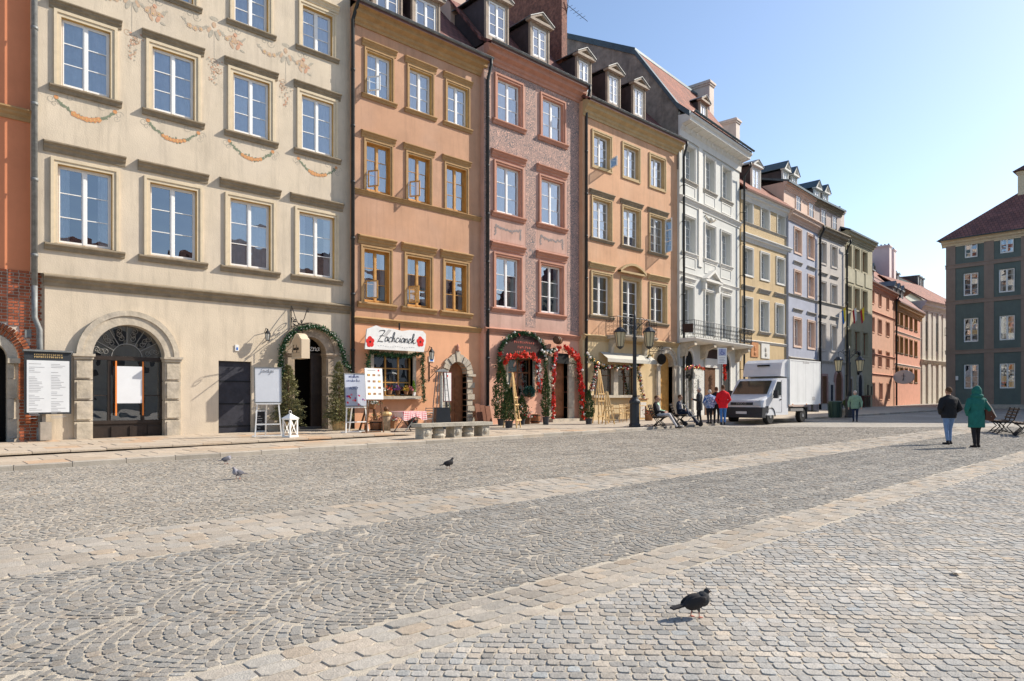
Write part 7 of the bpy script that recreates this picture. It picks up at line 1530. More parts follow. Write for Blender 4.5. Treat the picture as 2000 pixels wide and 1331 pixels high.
def standing(H, top, legs, shoe, skin, hair, coat=None, stride=.18, arms='down', hem=None, hood=False, hair_kind='short', bulk=1.0):
    """facing +y, indices into the material list; hem = height of the coat's lower edge as a share of H"""
    h = H; P = []; hip = .52 * h; sh = .815 * h
    for sg in (-1, 1):
        fy = stride * sg * .5; kn = (sg * .085, fy * .65 + .03, .28 * h); an = (sg * .08, fy, .05 * h)
        P += [cap((sg * .085, 0, hip), kn, .088 * bulk, .060, legs), cap(kn, an, .060, .040, legs), cap((an[0], an[1] - .04, .035), (an[0] + sg * .015, an[1] + .15, .03), .038, .034, shoe), cap((an[0], an[1] - .03, .05), (an[0], an[1], .08), .04, .04, shoe)]
    b = bulk; hz = (hem or .46) * h; wl = .19 * b if hem and hem < .4 else .165 * b
    P += [loft([(0, 0, hz, wl, .125 * b), (0, 0, .52 * h, .185 * b, .125 * b), (0, 0, .62 * h, .165 * b, .115 * b), (0, 0, .72 * h, .195 * b, .13 * b), (0, 0, .79 * h, .205 * b, .115 * b), (0, 0, .835 * h, .13 * b, .085), (0, 0, .86 * h, .065, .06)], top), cap((0, 0, .84 * h), (0, .01, .90 * h), .05, .05, skin)]
    for sg in (-1, 1):
        s0 = (sg * .165 * b, 0, .775 * h)
        if arms == 'pocket': e = (sg * .255 * b, -.05, .63 * h); w_ = (sg * .175 * b, .08, .54 * h)
        elif arms == 'hold': e = (sg * .25 * b, .0, .62 * h); w_ = (sg * .08, .26, .66 * h)
        else: e = (sg * .25 * b, -.03 - .05 * sg * (stride > 0), .62 * h); w_ = (sg * .25 * b, .07 - .08 * sg * (stride > 0), .475 * h)
        P += [cap(s0, e, .068 * b, .056 * b, top), cap(e, w_, .056 * b, .042, top)]
        if arms != 'pocket': d = Vector(w_) - Vector(e); P += hand(Vector(w_) + d.normalized() * .03, d, sg, skin)
    hc = (0, .02, .925 * h)
    P += head(hc, h, skin, hair, hair=hair_kind)
    if hood: P += [ell((0, -.01, .925 * h), (.125, .135, .155), top), ell((0, -.02, .85 * h), (.17, .14, .08), top), ell((0, -.03, .985 * h), (.07, .09, .06), top)]
    return P
def person(label, px, py, H, yaw, mats, lift=0.0, vox=.013, group=None, **k):
    u, v, z = ground_px(px, py, lift); o = thing('person', label, 'person', (u, v, z), yaw, group); grow('body', standing(H, **k), mats, vox, o); return o
CAMYAW = -(math.pi / 2 - ALPHA)                               # local +y turned along the view direction
BLK = cloth('black_cloth', (.016, .016, .019)); JEAN = cloth('blue_denim', (.15, .24, .42)); JEAN2 = cloth('bright_denim', (.06, .17, .42)); TEAL = cloth('teal_coat', (.014, .125, .105), var=.22); SHOE = cloth('dark_shoe', (.02, .018, .018)); HAIRB = cloth('brown_hair', (.10, .05, .025)); HAIRL = cloth('blond_hair', (.55, .36, .16)); HAIRG = cloth('grey_hair', (.50, .47, .44)); DARKB = cloth('dark_brown_cloth', (.035, .024, .02)); REDC = cloth('red_coat', (.72, .012, .02)); GRN = cloth('sage_jacket', (.20, .30, .21)); NAVY = cloth('navy_cloth', (.02, .03, .06)); GREYC = cloth('charcoal_coat', (.035, .036, .04)); LGREY = cloth('light_grey_cloth', (.42, .40, .40)); MINT = cloth('mint_knit', (.38, .62, .44)); CREAMC = cloth('cream_cloth', (.6, .55, .48))
person('person in black jacket and blue jeans walking away, seen from behind', 1853, 868.5, 1.70, CAMYAW + .12, [BLK, JEAN, SHOE, SKIN, HAIRB], vox=.012, top=0, legs=1, shoe=2, skin=3, hair=4, stride=.10, arms='pocket', bulk=1.28)
person('person in long teal hooded coat and black leggings walking away', 1907, 874.5, 1.70, CAMYAW - .05, [TEAL, BLK, SHOE, SKIN, HAIRB], vox=.012, top=0, legs=1, shoe=2, skin=3, hair=4, stride=.12, arms='pocket', hem=.33, hood=True, bulk=1.16)
u, v, z = ground_px(1930, 874.5); o = thing('shoulder_bag', 'brown leather shoulder bag under the arm of the teal coat', 'bag', (u - .05, v, z + .72), CAMYAW); m = MB(); m.prism([(-.10, .06), (.10, .02), (.19, .14), (.04, .36), (-.10, .34)], -.06, .06, 'y'); m.build('bag_body', M('brown_leather', (.07, .025, .015), rough=.5), o); m = MB(); m.tube([(.19, -.07, .14), (.06, -.075, .38), (-.08, -.07, .58)], .010, 6); m.build('strap', CREAMC, o); m = MB(); m.ball((.05, -.065, .15), .015, 6); m.build('clasp', ZINC, o)
person('grey-haired person in sage green jacket standing alone near the far lamp post', 1670, 824, 1.62, CAMYAW + math.pi - .5, [GRN, NAVY, SHOE, SKIN, HAIRG], vox=.014, top=0, legs=1, shoe=2, skin=3, hair=4, stride=.05, arms='down', bulk=1.2, hem=.42)
person('person in bright red coat and blue jeans with back turned beside the van', 1412, 830, 1.78, CAMYAW - .1, [REDC, JEAN2, SHOE, SKIN, HAIRB], lift=.08, top=0, legs=1, shoe=2, skin=3, hair=4, stride=.04, hem=.42, bulk=1.15, arms='pocket')
def make_print(): 
    m = make_line_ornament('blue_white_print', (.60, .64, .72), (.03, .10, .30), 3.5, .30); return m
person('person in blue and white patterned jacket between the dark coat and the red coat', 1386, 828, 1.55, CAMYAW + .2, [make_print(), BLK, SHOE, SKIN, CREAMC], lift=.1, top=0, legs=1, shoe=2, skin=3, hair=4, stride=.06, hem=.46, bulk=1.2, arms='pocket')
person('person in long charcoal coat standing behind the stroller', 1366, 826.5, 1.66, CAMYAW + 1.2, [GREYC, BLK, SHOE, SKIN, HAIRG], lift=.1, top=0, legs=1, shoe=2, skin=3, hair=4, stride=.16, hem=.36, bulk=1.15, arms='hold')
person('person all in black half hidden behind the red coat', 1399, 827.5, 1.68, CAMYAW - .6, [BLK, BLK, SHOE, SKIN, HAIRB], lift=.1, top=0, legs=1, shoe=2, skin=3, hair=4, stride=.05, hem=.42, bulk=1.1)
# seated people: local +y is the way they look
def sitting(top, legs, shoe, skin, hair, inner=None, lean=.10, reach=.30, hair_kind='short'):
    P = []; sz = .48
    for sg in (-1, 1):
        hp = (sg * .10, 0, sz + .08); kn = (sg * .12, .42, sz + .09); an = (sg * .12, .42 + reach, .09)
        P += [cap(hp, kn, .09, .065, legs), cap(kn, an, .063, .042, legs), cap((an[0], an[1] - .02, .05), (an[0] + sg * .02, an[1] + .17, .06), .042, .036, shoe)]
    P += [loft([(0, 0, sz, .17, .13), (0, -.02 - lean * .3, sz + .16, .17, .125), (0, -.03 - lean * .7, sz + .36, .195, .125), (0, -.02 - lean, sz + .50, .20, .11), (0, -.02 - lean, sz + .56, .11, .08), (0, -.01 - lean, sz + .60, .06, .06)], top), cap((0, -lean, sz + .57), (0, .02 - lean, sz + .68), .052, .05, skin)]
    if inner is not None: P.append(ell((0, .07 - lean * .6, sz + .28), (.10, .065, .22), inner))
    for sg in (-1, 1):
        e = (sg * .26, -.06, sz + .24); w_ = (sg * .13, .20, sz + .20); P += [cap((sg * .19, -.02 - lean, sz + .50), e, .066, .056, top), cap(e, w_, .056, .042, top)] + hand(Vector(w_), Vector(w_) - Vector(e), sg, skin)
    return P + head((0, .04 - lean, sz + .76), 1.7, skin, hair, hair=hair_kind)
RT = CAMYAW - math.pi / 2 - .30                               # looking towards the right of the picture
def park_bench(label, u, v, z, rz, L=1.5, group='slatted park benches', nsup=3):
    o = thing('park_bench', label, 'bench', (u, v, z), rz, group)
    for k in range(5): m = MB(); y = -.22 + k * .105; m.box(-L / 2, L / 2, y, y + .07, .44 + .012 * abs(k - 2), .47 + .012 * abs(k - 2)); m.build('seat_slat', WOODB if group.startswith('dark') else M('bench_slat', (.095, .065, .045), var=.3), o)
    for k in range(4): m = MB(); z_ = .56 + k * .105; y = -.26 - .045 * k; m.box(-L / 2, L / 2, y - .025, y, z_, z_ + .06); m.build('back_slat', M('bench_slat', (.20, .12, .07)), o)
    for k in range(nsup):
        x = -L / 2 + .12 + (L - .24) * k / (nsup - 1); m = MB(); m.tube([(x, -.28, .0), (x, -.16, .12), (x, -.05, .26), (x, -.16, .40), (x, -.26, .50), (x, -.42, .97)], .022, 6); m.tube([(x, .26, .0), (x, .16, .12), (x, .02, .26), (x, .14, .38), (x, .25, .45)], .022, 6); m.tube([(x, -.24, .425), (x, .26, .425)], .02, 6); m.tube([(x, -.2, .04), (x, 0, .12), (x, .2, .04)], .014, 5); m.ball((x, -.28, .02), .035, 6); m.ball((x, .26, .02), .035, 6); m.build('iron_support', IRON, o)
    return o
bu, bv, bz = ground_px(1292, 835.5, .05); park_bench('dark slatted bench carrying the couple in the sun', bu, bv + .1, bz, RT, 1.5)
dr = Vector((math.cos(RT), math.sin(RT)))                     # bench long axis
def seat_person(label, du, bu, bv, bz, mats, **k):
    o = thing('person', label, 'person', (bu + dr.x * du, bv + dr.y * du, bz - .015), RT); grow('body', sitting(**k), mats, .013, o); return o
seat_person('person in black jacket and light grey trousers sitting on the near end of the bench', .32, bu, bv + .1, bz, [BLK, LGREY, SHOE, SKIN, HAIRB, LGREY], top=0, legs=1, shoe=2, skin=3, hair=4, inner=5, lean=.12)
seat_person('blond person in mint green jumper sitting beside the grey trousers on the bench', -.36, bu, bv + .1, bz, [MINT, BLK, CREAMC, SKIN, HAIRL], top=0, legs=1, shoe=2, skin=3, hair=4, lean=.12, reach=.36, hair_kind='long')
cu_, cv_, cz_ = ground_px(1336, 831, .08); park_bench('dark slatted bench under the person by the stroller', cu_, cv_ + .2, cz_, RT, 1.3)
seat_person('dark-haired person in dark jacket sitting on the second bench behind the stroller', -.1, cu_, cv_ + .2, cz_, [NAVY, NAVY, SHOE, SKIN, HAIRB, CREAMC], top=0, legs=1, shoe=2, skin=3, hair=4, inner=5, lean=.04)
u, v, z = ground_px(1352, 833, .05); o = thing('stroller', 'folding stroller with white tubular frame and dark seat in front of the second bench', 'stroller', (u, v, z), RT)
for sx in (-.22, .22): m = MB(); m.tube([(sx, -.55, .98), (sx, -.35, .95), (sx, .35, .10)], .014, 6); m.build('frame_tube', CREAMC, o); m = MB(); m.tube([(sx, -.30, .10), (sx, .10, .55), (sx, .02, .7)], .014, 6); m.build('frame_tube', CREAMC, o)
for sx in (-.22, .22):
    for y in (-.3, .35): m = MB(); m.lathe([(.085, -.025), (.10, -.015), (.10, .015), (.085, .025)], 14); m.xf(Matrix.Translation((sx, y, .10)) @ Matrix.Rotation(math.pi / 2, 4, 'Y')); m.build('wheel', BLK, o)
m = MB(); m.box(-.19, .19, -.15, .18, .42, .47); m.prism([(-.15, .45), (-.32, .92), (-.27, .93), (-.10, .46)], -.19, .19, 'x'); m.build('seat', NAVY, o)
for i, (px, py, lab) in enumerate(((1955, 846, 'slatted iron bench next to the teal coat'), (1997, 851, 'slatted iron bench at the right edge of the square, nearest the camera'))):
    u, v, z = ground_px(px, py); park_bench(lab, u, v, z, CAMYAW + math.pi / 2 - (.45 if i == 0 else .6), 1.7, 'benches right of the walkers')
# ================================================================== street lamps
def street_lamp(label, px, py, ytop, lift=.11):
    u, v, z = ground_px(px, py, lift); zc = cam_xy(u, v)[1]; Ht = (py - ytop) * zc / FPX; o = thing('street_lamp', label, 'street lamp', (u, v, z), CAMYAW, 'cast iron street lamps with paired lanterns')
    m = MB(); m.lathe([(.24, 0), (.24, .1), (.20, .14), (.195, .95), (.23, .98), (.23, 1.06), (.15, 1.15), (.13, 1.22)], 14); m.build('base', M('lamp_paint', (.03, .034, .04), rough=.45), o, smooth=False); m = MB(); zt = Ht * .93; m.lathe([(.10, 1.2), (.085, 1.6), (.075, zt * .8), (.095, zt * .81), (.06, zt * .84), (.05, zt), (.02, Ht)], 12); m.ball((0, 0, zt * .82), .09, 8); m.build('column', MATS['lamp_paint'], o, smooth=True)
    for sg in (-1, 1):
        m = MB(); za = zt * .94; m.tube([(0, 0, za - .25), (sg * .25, 0, za), (sg * .50, 0, za + .22), (sg * .62, 0, za + .12), (sg * .60, 0, za - .05)], .018, 6); m.tube([(sg * (.28 + .13 * (1 - .8 * k / 15) * math.cos(k * .6)), 0, za + .18 + .13 * (1 - .8 * k / 15) * math.sin(k * .6)) for k in range(16)], .012, 5); m.tube([(sg * (.15 + .08 * (1 - .8 * k / 15) * math.cos(k * .6)), 0, za - .02 + .08 * (1 - .8 * k / 15) * math.sin(k * .6)) for k in range(16)], .012, 5); a = m.build('scroll_arm', MATS['lamp_paint'], o)
        l = MB(); cx = sg * .60; top = za - .08; l.lathe([(.03, top), (.14, top - .06), (.16, top - .10), (.27, top - .20), (.27, top - .24)], 8, (cx, 0, 0)); l.lathe([(.15, top - .82), (.12, top - .86), (.03, top - .93)], 8, (cx, 0, 0))
        lo = l.build('lantern_cap', MATS['lamp_paint'], o)
        for k in range(8): t = k * math.pi / 4; q = MB(); q.tube([(cx + .235 * math.cos(t), .235 * math.sin(t), top - .24), (cx + .145 * math.cos(t), .145 * math.sin(t), top - .82)], .012, 4); link(q.mesh('glazing_bar', MATS['lamp_paint']), 'glazing_bar', lo)
        q = MB(); q.lathe([(.225, top - .24), (.14, top - .82)], 8, (cx, 0, 0)); link(q.mesh('lantern_glass', flat('amber_lamp_glass', (.50, .43, .27), .2)), 'lantern_glass', lo)
    return o
street_lamp('cast iron street lamp with two lanterns in front of the peach house', 1239.5, 834, 606); street_lamp('farther street lamp with two lanterns in front of the olive house', 1658.5, 816, 676)
# ================================================================== the box van
VAN = flat('van_white', (.80, .80, .78), .35, coat=.3, var=.05, streak=.25); VANG = flat('van_silver', (.66, .665, .68), .35, coat=.4); PLAS = flat('bumper_plastic', (.035, .037, .042), .5); TYRE = flat('tyre_rubber', (.018, .018, .018), .85); VGL = flat('van_glass', (.02, .028, .028), .06, spec=.9); HUB = flat('wheel_hub', (.34, .34, .34), .4, metal=.3); LMPG = flat('headlamp_lens', (.45, .47, .48), .12, spec=.8)
VX, VY = 30.05, -7.75; o = thing('box_van', 'white box van with silver-grey cab parked facing left by the yellow house', 'van', (VX, VY, G(VX + 2, VY) + .02), 0)   # local x to the rear, y towards the houses
WV = 2.05; 
cab = [(.06, .42), (.02, .62), (.04, .95), (.12, 1.12), (.72, 1.34), (1.45, 2.08), (1.62, 2.18), (2.62, 2.22), (2.68, .42)]
m = MB(); n = len(cab); prof = lambda y, ins: [(x + (ins * .5 if x < 1 else 0), y, z) for x, z in cab]
ys = [(0.0, .10), (.06, .03), (.16, 0), (WV - .16, 0), (WV - .06, .03), (WV, .10)]; V = []
for (y, ins) in ys: V += [(x + (ins if x < 1.0 else 0), y + 0.0, z if z < 1.2 else z - ins * .25) for x, z in cab]
F = [(i * n + j, i * n + (j + 1) % n, (i + 1) * n + (j + 1) % n, (i + 1) * n + j) for i in range(5) for j in range(n)] + [tuple(range(n)), tuple(range(5 * n, 6 * n))[::-1]]
m.add(V, F); bd = m.build('cab_body', VANG, o)
m = MB(); m.add([(.80, .14, 1.41), (.80, WV - .14, 1.41), (1.42, WV - .20, 2.05), (1.42, .20, 2.05)], [(0, 1, 2, 3)]); m.xf(Matrix.Translation((-.03, 0, .02))); m.build('windscreen', VGL, o)
m = MB(); m.prism([(1.05, 1.36), (1.92, 1.36), (1.92, 2.02), (1.52, 2.02)], -.008, .01, 'y'); d_ = m.build('side_window', VGL, o, (0, 0, 0))
m = MB(); m.tube([(.98, -.006, 1.32), (1.98, -.006, 1.32), (1.98, -.006, .55), (1.40, -.006, .55)], .006, 4); m.tube([(1.98, -.006, 1.32), (1.98, -.006, 2.1)], .006, 4); m.build('door_seam', PLAS, o); m = MB(); m.box(1.78, 1.92, -.03, .0, 1.14, 1.19); m.build('door_handle', PLAS, o)
m = MB(); m.box(.0, .35, -.01, WV + .01, .30, .78); m.prism([(-.02, .34), (.35, .30), (.35, .80), (.03, .80)], -.02, WV + .02, 'y'); m.box(.35, .62, -.02, .04, .55, .85); bp_ = m.build('bumper', PLAS, o)
m = MB(); m.box(-.025, .02, WV / 2 - .27, WV / 2 + .27, .48, .60); m.build('number_plate', flat('plate_white', (.7, .7, .68)), o)
m = MB(); m.box(.0, .05, .46, WV - .46, .90, 1.03); m.build('grille', PLAS, o); t_ = text_mb('IVECO', .16, .006, spacing=1.15); t_.xf(Matrix.Translation((-.012, WV / 2, .965)) @ Matrix.Rotation(-math.pi / 2, 4, 'Z')); t_.build('lettering', HUB, o)
for sg, y0 in ((0, .03), (1, WV - .43)): m = MB(); m.prism([(y0, .84), (y0 + .40, .84), (y0 + (.40 if sg else .30), 1.02), (y0 + (.30 if sg else .02) - (.0 if sg else .0), 1.16 if True else 1), (y0 + (.38 if sg else .0), 1.12)], -.005, .18, 'x') if False else m.add([(.03, y0, .86), (.01, y0 + .40, .86), (.06, y0 + .36, 1.05), (.26, y0 + (.02 if not sg else .38), 1.19), (.12, y0 + .1, 1.12)], [(0, 1, 2, 4), (4, 2, 3)]); m.xf(Matrix.Translation((-.035, 0, 0))); m.build('headlight', LMPG, o)
for y in (-.26, WV + .06): m = MB(); m.box(1.02, 1.14, y, y + .20, 1.22, 1.60); m.bar((1.08, y + .1, 1.25), (1.10, .0 if y < 0 else WV, 1.25), .04); m.build('wing_mirror', PLAS, o)
bx0, bx1 = 2.72, 6.25; m = MB(); m.box(bx0, bx1, -.06, WV + .06, .92, 3.12); bxo = m.build('cargo_box', VAN, o)
m = MB()
for y in (-.075, WV + .045): [m.box(bx0 - .01, bx1 + .01, y, y + .03, z, z + .06) for z in (.90, 3.08)]; [m.box(x, x + .05, y - .001, y + .031, .90, 3.14) for x in (bx0 - .012, bx1 - .04)]
link(m.mesh('edge_trim', flat('trim_white', (.72, .72, .70))), 'edge_trim', bxo); m = MB(); m.prism([(bx0 - .75, 2.30), (bx0 - .70, 2.62), (bx0 - .55, 2.96), (bx0 - .25, 3.12), (bx0, 3.13), (bx0, 2.26)], .05, WV - .05, 'y'); m.build('wind_deflector', VANG, o); m = MB(); m.box(bx0 - .62, bx0 - .5, WV * .32, WV * .62, 2.80, 2.87); m.xf(Matrix.Translation((-.09, 0, 0))); m.build('marker_lettering', DARK, o)
for xs_k in (3.6, 4.5, 5.4): m = MB(); m.box(xs_k, xs_k + .012, -.0625, -.061, .97, 3.06); m.build('panel_seam', BLIND, o)
for xs_k in (2.95, 4.5, 6.05): m = MB(); m.box(xs_k, xs_k + .10, -.085, -.075, .905, .945); m.build('marker_lamp', flat('amber_marker', (.7, .25, .03), .3), o)
m = MB(); m.box(5.25, 5.6, -.066, -.061, 1.12, 1.3); m.box(4.2, 4.9, -.066, -.061, 2.98, 3.08); m.build('stickers', BLIND, o)
m = MB(); m.box(1.6, 6.2, .55, .67, .55, .78); m.box(1.6, 6.2, WV - .67, WV - .55, .55, .78); m.box(2.9, 4.3, -.02, .05, .58, .72); m.box(6.2, 6.45, .1, WV - .1, .50, .58); m.box(6.2, 6.3, .3, .4, .5, .92); m.build('chassis', flat('chassis_grey', (.22, .21, .20), .6), o)
for x in (.88, 4.35):
    for y in (.02, WV - .26):
        dual = x > 2; m = MB(); m.lathe([(.20, -.12), (.33, -.12), (.355, -.08), (.355, .08), (.33, .12), (.20, .12)], 22); m.xf(Matrix.Translation((x, y + .12, .355)) @ Matrix.Rotation(math.pi / 2, 4, 'X')); wh = m.build('wheel', TYRE, o); m = MB(); m.lathe([(.02, .13), (.08, .14), (.10, .09), (.19, .08), (.21, .11), (.22, .115)], 18); m.xf(Matrix.Translation((x, y + .12, .355)) @ Matrix.Rotation(math.pi / 2 if y < 1 else -math.pi / 2, 4, 'X')); link(m.mesh('rim', HUB), 'rim', wh)
m = MB(); m.tube([(.88 + .42 * math.cos(t), .0, .36 + .42 * math.sin(t)) for t in [math.pi * k_ / 16 for k_ in range(17)]], .035, 6); m.build('wheel_arch', PLAS, o)
for x, z0 in ((4.8, .2), ): m = MB(); m.box(x, x + .03, .0, .28, .16, .75); m.build('mud_flap', PLAS, o)
# ================================================================== pigeons
def pigeon(label, px, py, yaw, cols, L=.32, vox=.004, peck=0.0):
    u, v, z = ground_px(px, py); z += .010; s = L / .32; o = thing('pigeon', label, 'bird', (u, v, z), yaw, 'pigeons on the cobbles'); q = lambda *a: tuple(x * s for x in a)
    P = [ell(q(0, .01, .125), q(.058, .100, .062), 0, Euler((.30, 0, 0)).to_quaternion()), ell(q(0, .075, .145), q(.053, .058, .064), 1), cap(q(0, .085, .165), q(0, .105, .215 - peck), .036 * s, .025 * s, 1), ell(q(0, .115, .228 - peck), q(.023, .028, .024), 1), cap(q(0, .135, .226 - peck), q(0, .158, .216 - peck), .007 * s, .003 * s, 2),
         loft([q(0, -.03, .100, .03, .04), q(0, -.03, .13, .045, .05)], 0)]
    t = MB(); t.add([q(-.022, -.06, .125), q(.022, -.06, .125), q(.034, -.20, .092), q(-.034, -.20, .092), q(-.022, -.06, .102), q(.022, -.06, .102), q(.034, -.20, .080), q(-.034, -.20, .080)], [(0, 1, 2, 3), (7, 6, 5, 4), (0, 4, 5, 1), (1, 5, 6, 2), (2, 6, 7, 3), (3, 7, 4, 0)]); P.append((t, 0))
    for sg in (-1, 1):
        P += [ell(q(sg * .045, -.015, .135), q(.013, .095, .040), 0, Euler((.30, 0, -sg * .1)).to_quaternion()), cap(q(sg * .022, .02, .085), q(sg * .022, .01 + .02 * sg, .055), .018 * s, .009 * s, 1), cap(q(sg * .022, .01 + .02 * sg, .055), q(sg * .022, .005 + .025 * sg, .006), .0055 * s, .005 * s, 3, 8, 3)]
        for a in (-.5, 0, .5): P.append(cap(q(sg * .022, .005 + .025 * sg, .005), q(sg * .022 + .03 * math.sin(a), .005 + .025 * sg + .03 * math.cos(a), .004), .005 * s, .004 * s, 3, 6, 2))
        P.append(cap(q(sg * .022, .005 + .025 * sg, .005), q(sg * .022, -.012 + .025 * sg, .004), .0045 * s, .0035 * s, 3, 6, 2)); P.append(ell(q(sg * .021, .122, .232 - peck), q(.005, .006, .006), 4))
    grow('bird_body', P, cols, vox * s, o, smooth=2); return o
PD = cloth('pigeon_charcoal', (.026, .024, .025)); PD2 = cloth('pigeon_neck', (.045, .045, .046)); PB_ = cloth('pigeon_beak', (.10, .085, .08)); PF = cloth('pigeon_foot', (.50, .17, .12)); PE = flat('pigeon_eye', (.08, .03, .015), .2); PW = cloth('pigeon_grey', (.12, .12, .14)); PW2 = cloth('pigeon_pale', (.28, .27, .30))
pigeon('dark pigeon walking across the cobbles in the foreground', 1356, 1209, CAMYAW - math.pi / 2 + .25, [PD, PD2, PB_, PF, PE], .275, .0035, .022)
pigeon('pale grey pigeon by the kerb, farther of the two light ones', 441, 907.5, CAMYAW - .8, [PW, PW2, PB_, PF, PE], .27, .006, .04); pigeon('grey pigeon with pale breast, nearer of the two light ones', 466, 937, CAMYAW + 2.6, [PW, PW2, PB_, PF, PE], .29, .006); pigeon('dark pigeon on the far fan paving in front of the stone bench', 875, 917, CAMYAW - 1.0, [PD, PD2, PB_, PF, PE], .29, .006)
u, v, z = ground_px(1868, 1124); m = MB(); rr_ = [(.05 * math.cos(t) * random.uniform(.6, 1.2), .035 * math.sin(t) * random.uniform(.6, 1.2)) for t in [k * .628 for k in range(10)]]; m.add([(a, b, .02 + random.uniform(0, .02)) for a, b in rr_] + [(0, 0, .045)], [(i, (i + 1) % 10, 10) for i in range(10)]); tag(m.build('paper_scrap', CREAMC, None, (u, v, z)), 'crumpled scrap of pale paper lying on the cobbles at right', 'litter')
# ================================================================== decorated shop front of the pink house
def semi_sign(H):
    p, ph = wpt(H, 977, 696, -.14); x1 = H.X(1064, -.14) - H.X(977, -.14); o = thing('shop_sign', 'semicircular brown wooden shop sign framed by fir and flowers on the pink house', 'sign', tuple(p), ph); hh = H.Z(1020, 655, -.14) - p.z
    m = MB(); m.prism([(x1, 0)] + [(x1 / 2 + x1 / 2 * math.cos(t), hh * (.25 + .75 * math.sin(t))) for t in [math.pi * i / 18 for i in range(19)]] + [(0, 0)], -.05, .06, 'y'); b = m.build('sign_board', M('maroon_board', (.045, .018, .015), var=.2), o)
    m = MB()
    for r, (zz, a, bb) in enumerate(((.66, .28, .72), (.44, .36, .62), (.22, .30, .74))):
        x = x1 * a
        while x < x1 * bb: w_ = random.uniform(.05, .09); m.box(x, x + .028, -.058, -.051, hh * zz - .05, hh * zz + .05); m.box(x, x + w_, -.0575, -.051, hh * zz + random.choice((-.05, 0, .035)), hh * zz + random.choice((-.05, 0, .035)) + .02 + .001) ; x += .12
    link(m.mesh('lettering', M('faded_red_paint', (.42, .10, .07))), 'lettering', b)['kind'] = 'stuff'; return o
semi_sign(H3)
sc = [(1020 + 46 * math.cos(math.pi - t), 700 - 46 * math.sin(t) - 2 * t) for t in [math.pi * i / 12 for i in range(13)]]
garland('fir_garland', 'dark fir garland arching over the semicircular brown sign', H3, [(976, 730)] + sc + [(1064, 720)], -.20, .09, 2600, flowers=7, fm=(0, 2), baubles=10, bset=(3, 2))
garland('poinsettia_garland', 'red flower garland across the top of the pink house shop window', H3, [(982, 712), (990, 700), (1005, 697), (1020, 694), (1035, 695), (1046, 703)], -.30, .14, 900, flowers=80, fm=(0, 1, 1))
garland('poinsettia_garland', 'vertical garland of red and white flowers right of the pink house window', H3, [(1050, 703), (1052, 730), (1053, 765)], -.22, .12, 700, flowers=60, fm=(0, 1, 2), baubles=10, bset=(3, 0))
garland('poinsettia_garland', 'slim red flower garland down the left jamb of the pink house door', H3, [(1092, 678), (1082, 690), (1080, 715), (1079, 760), (1079, 822)], -.22, .10, 1000, flowers=110, fm=(0, 1, 1, 3), baubles=16, bset=(2, 3))
garland('poinsettia_garland', 'thick scarlet garland down the right jamb of the pink house door', H3, [(1100, 680), (1114, 686), (1124, 700), (1130, 725), (1134, 765), (1137, 800), (1138, 818)], -.26, .15, 1200, flowers=190, fm=(0, 1, 1, 0), baubles=10, bset=(3,), fsize=.12)
p, ph = wpt(H3, 1088, 672, -.45); o = thing('barrel', 'small wooden barrel mounted above the flowered door of the pink house', 'barrel', tuple(p), ph + .5); m = MB(); m.lathe([(.15, -.3), (.18, -.15), (.195, 0), (.18, .15), (.15, .3)], 16); m.xf(Matrix.Translation((.15, 0, .18)) @ Matrix.Rotation(math.pi / 2, 4, 'Y')); m.build('barrel_body', WOODD, o, smooth=False); m = MB(); m.lathe([(.02, .3), (.145, .302)], 16); m.xf(Matrix.Translation((.15, 0, .18)) @ Matrix.Rotation(math.pi / 2, 4, 'Y')); m.build('barrel_head', WOODL, o)
for q in (-.2, .2): m = MB(); m.lathe([(.175, q - .02), (.188, q - .02), (.188, q + .02), (.175, q + .02)], 16); m.xf(Matrix.Translation((.15, 0, .18)) @ Matrix.Rotation(math.pi / 2, 4, 'Y')); m.build('hoop', IRON, o)
p, ph = wpt(H3, 1088, 710, -.28); o = thing('shop_sign', 'small black board hanging over the flowered door of the pink house', 'sign', tuple(p), ph); m = MB(); m.box(0, H3.X(1111, -.28) - H3.X(1088, -.28), 0, .04, 0, H3.Z(1088, 690, -.28) - p.z); m.build('board', DARK, o)
cypress('tall decorated cypress at the left edge of the pink house window', 979, 832, 708, .36, decor=8); cypress('short cypress in a dark tub in front of the leaning ladder', 994, 836, 762, .30, .17, .28); cypress('bushy low evergreen with baubles under the pink house window', 1019, 830, 775, .27, .15, .25, decor=10); cypress('slim cypress between the window and door of the pink house', 1066, 830, 722, .19, .15, .35); cypress('dark cone cypress right of the scarlet door garland', 1150, 829, 764, .22, .16, .26)
def a_easel(label, px, py, ytop, wpx, yaw, lift=.11):
    u, v, z = pav(px, py, lift); zc = cam_xy(u, v)[1]; k = zc / FPX; Ht = (py - ytop) * k; W = wpx * k; o = thing('wooden_easel', label, 'easel', (u, v, z), yaw, 'wooden painter easels')
    for sg in (-1, 1): m = MB(); m.bar((sg * W / 2, -.15, 0), (sg * .04, .12, Ht), .045); m.build('leg', WOODL, o)
    m = MB(); m.bar((0, .5, 0), (0, .14, Ht * .92), .04); m.build('leg', WOODL, o); m = MB(); m.bar((0, -.10, .1), (0, .10, Ht * .98), .04); m.build('mast', WOODL, o)
    for q in (.14, .42, .55): m = MB(); w_ = W / 2 * (1 - q) + .1; y = -.15 + .27 * q; m.bar((-w_, y - .03, Ht * q), (w_, y - .03, Ht * q), .05, .06); m.build('crossbar', WOODL, o)
a_easel('leaning wooden easel among the evergreens of the pink house', 1006, 836, 728, 26, .5); a_easel('tall wooden easel in front of the peach house shop window', 1174, 828, 722, 30, 0); a_easel('shorter wooden easel right of the tall one by the peach house', 1188, 829, 765, 20, -.3)
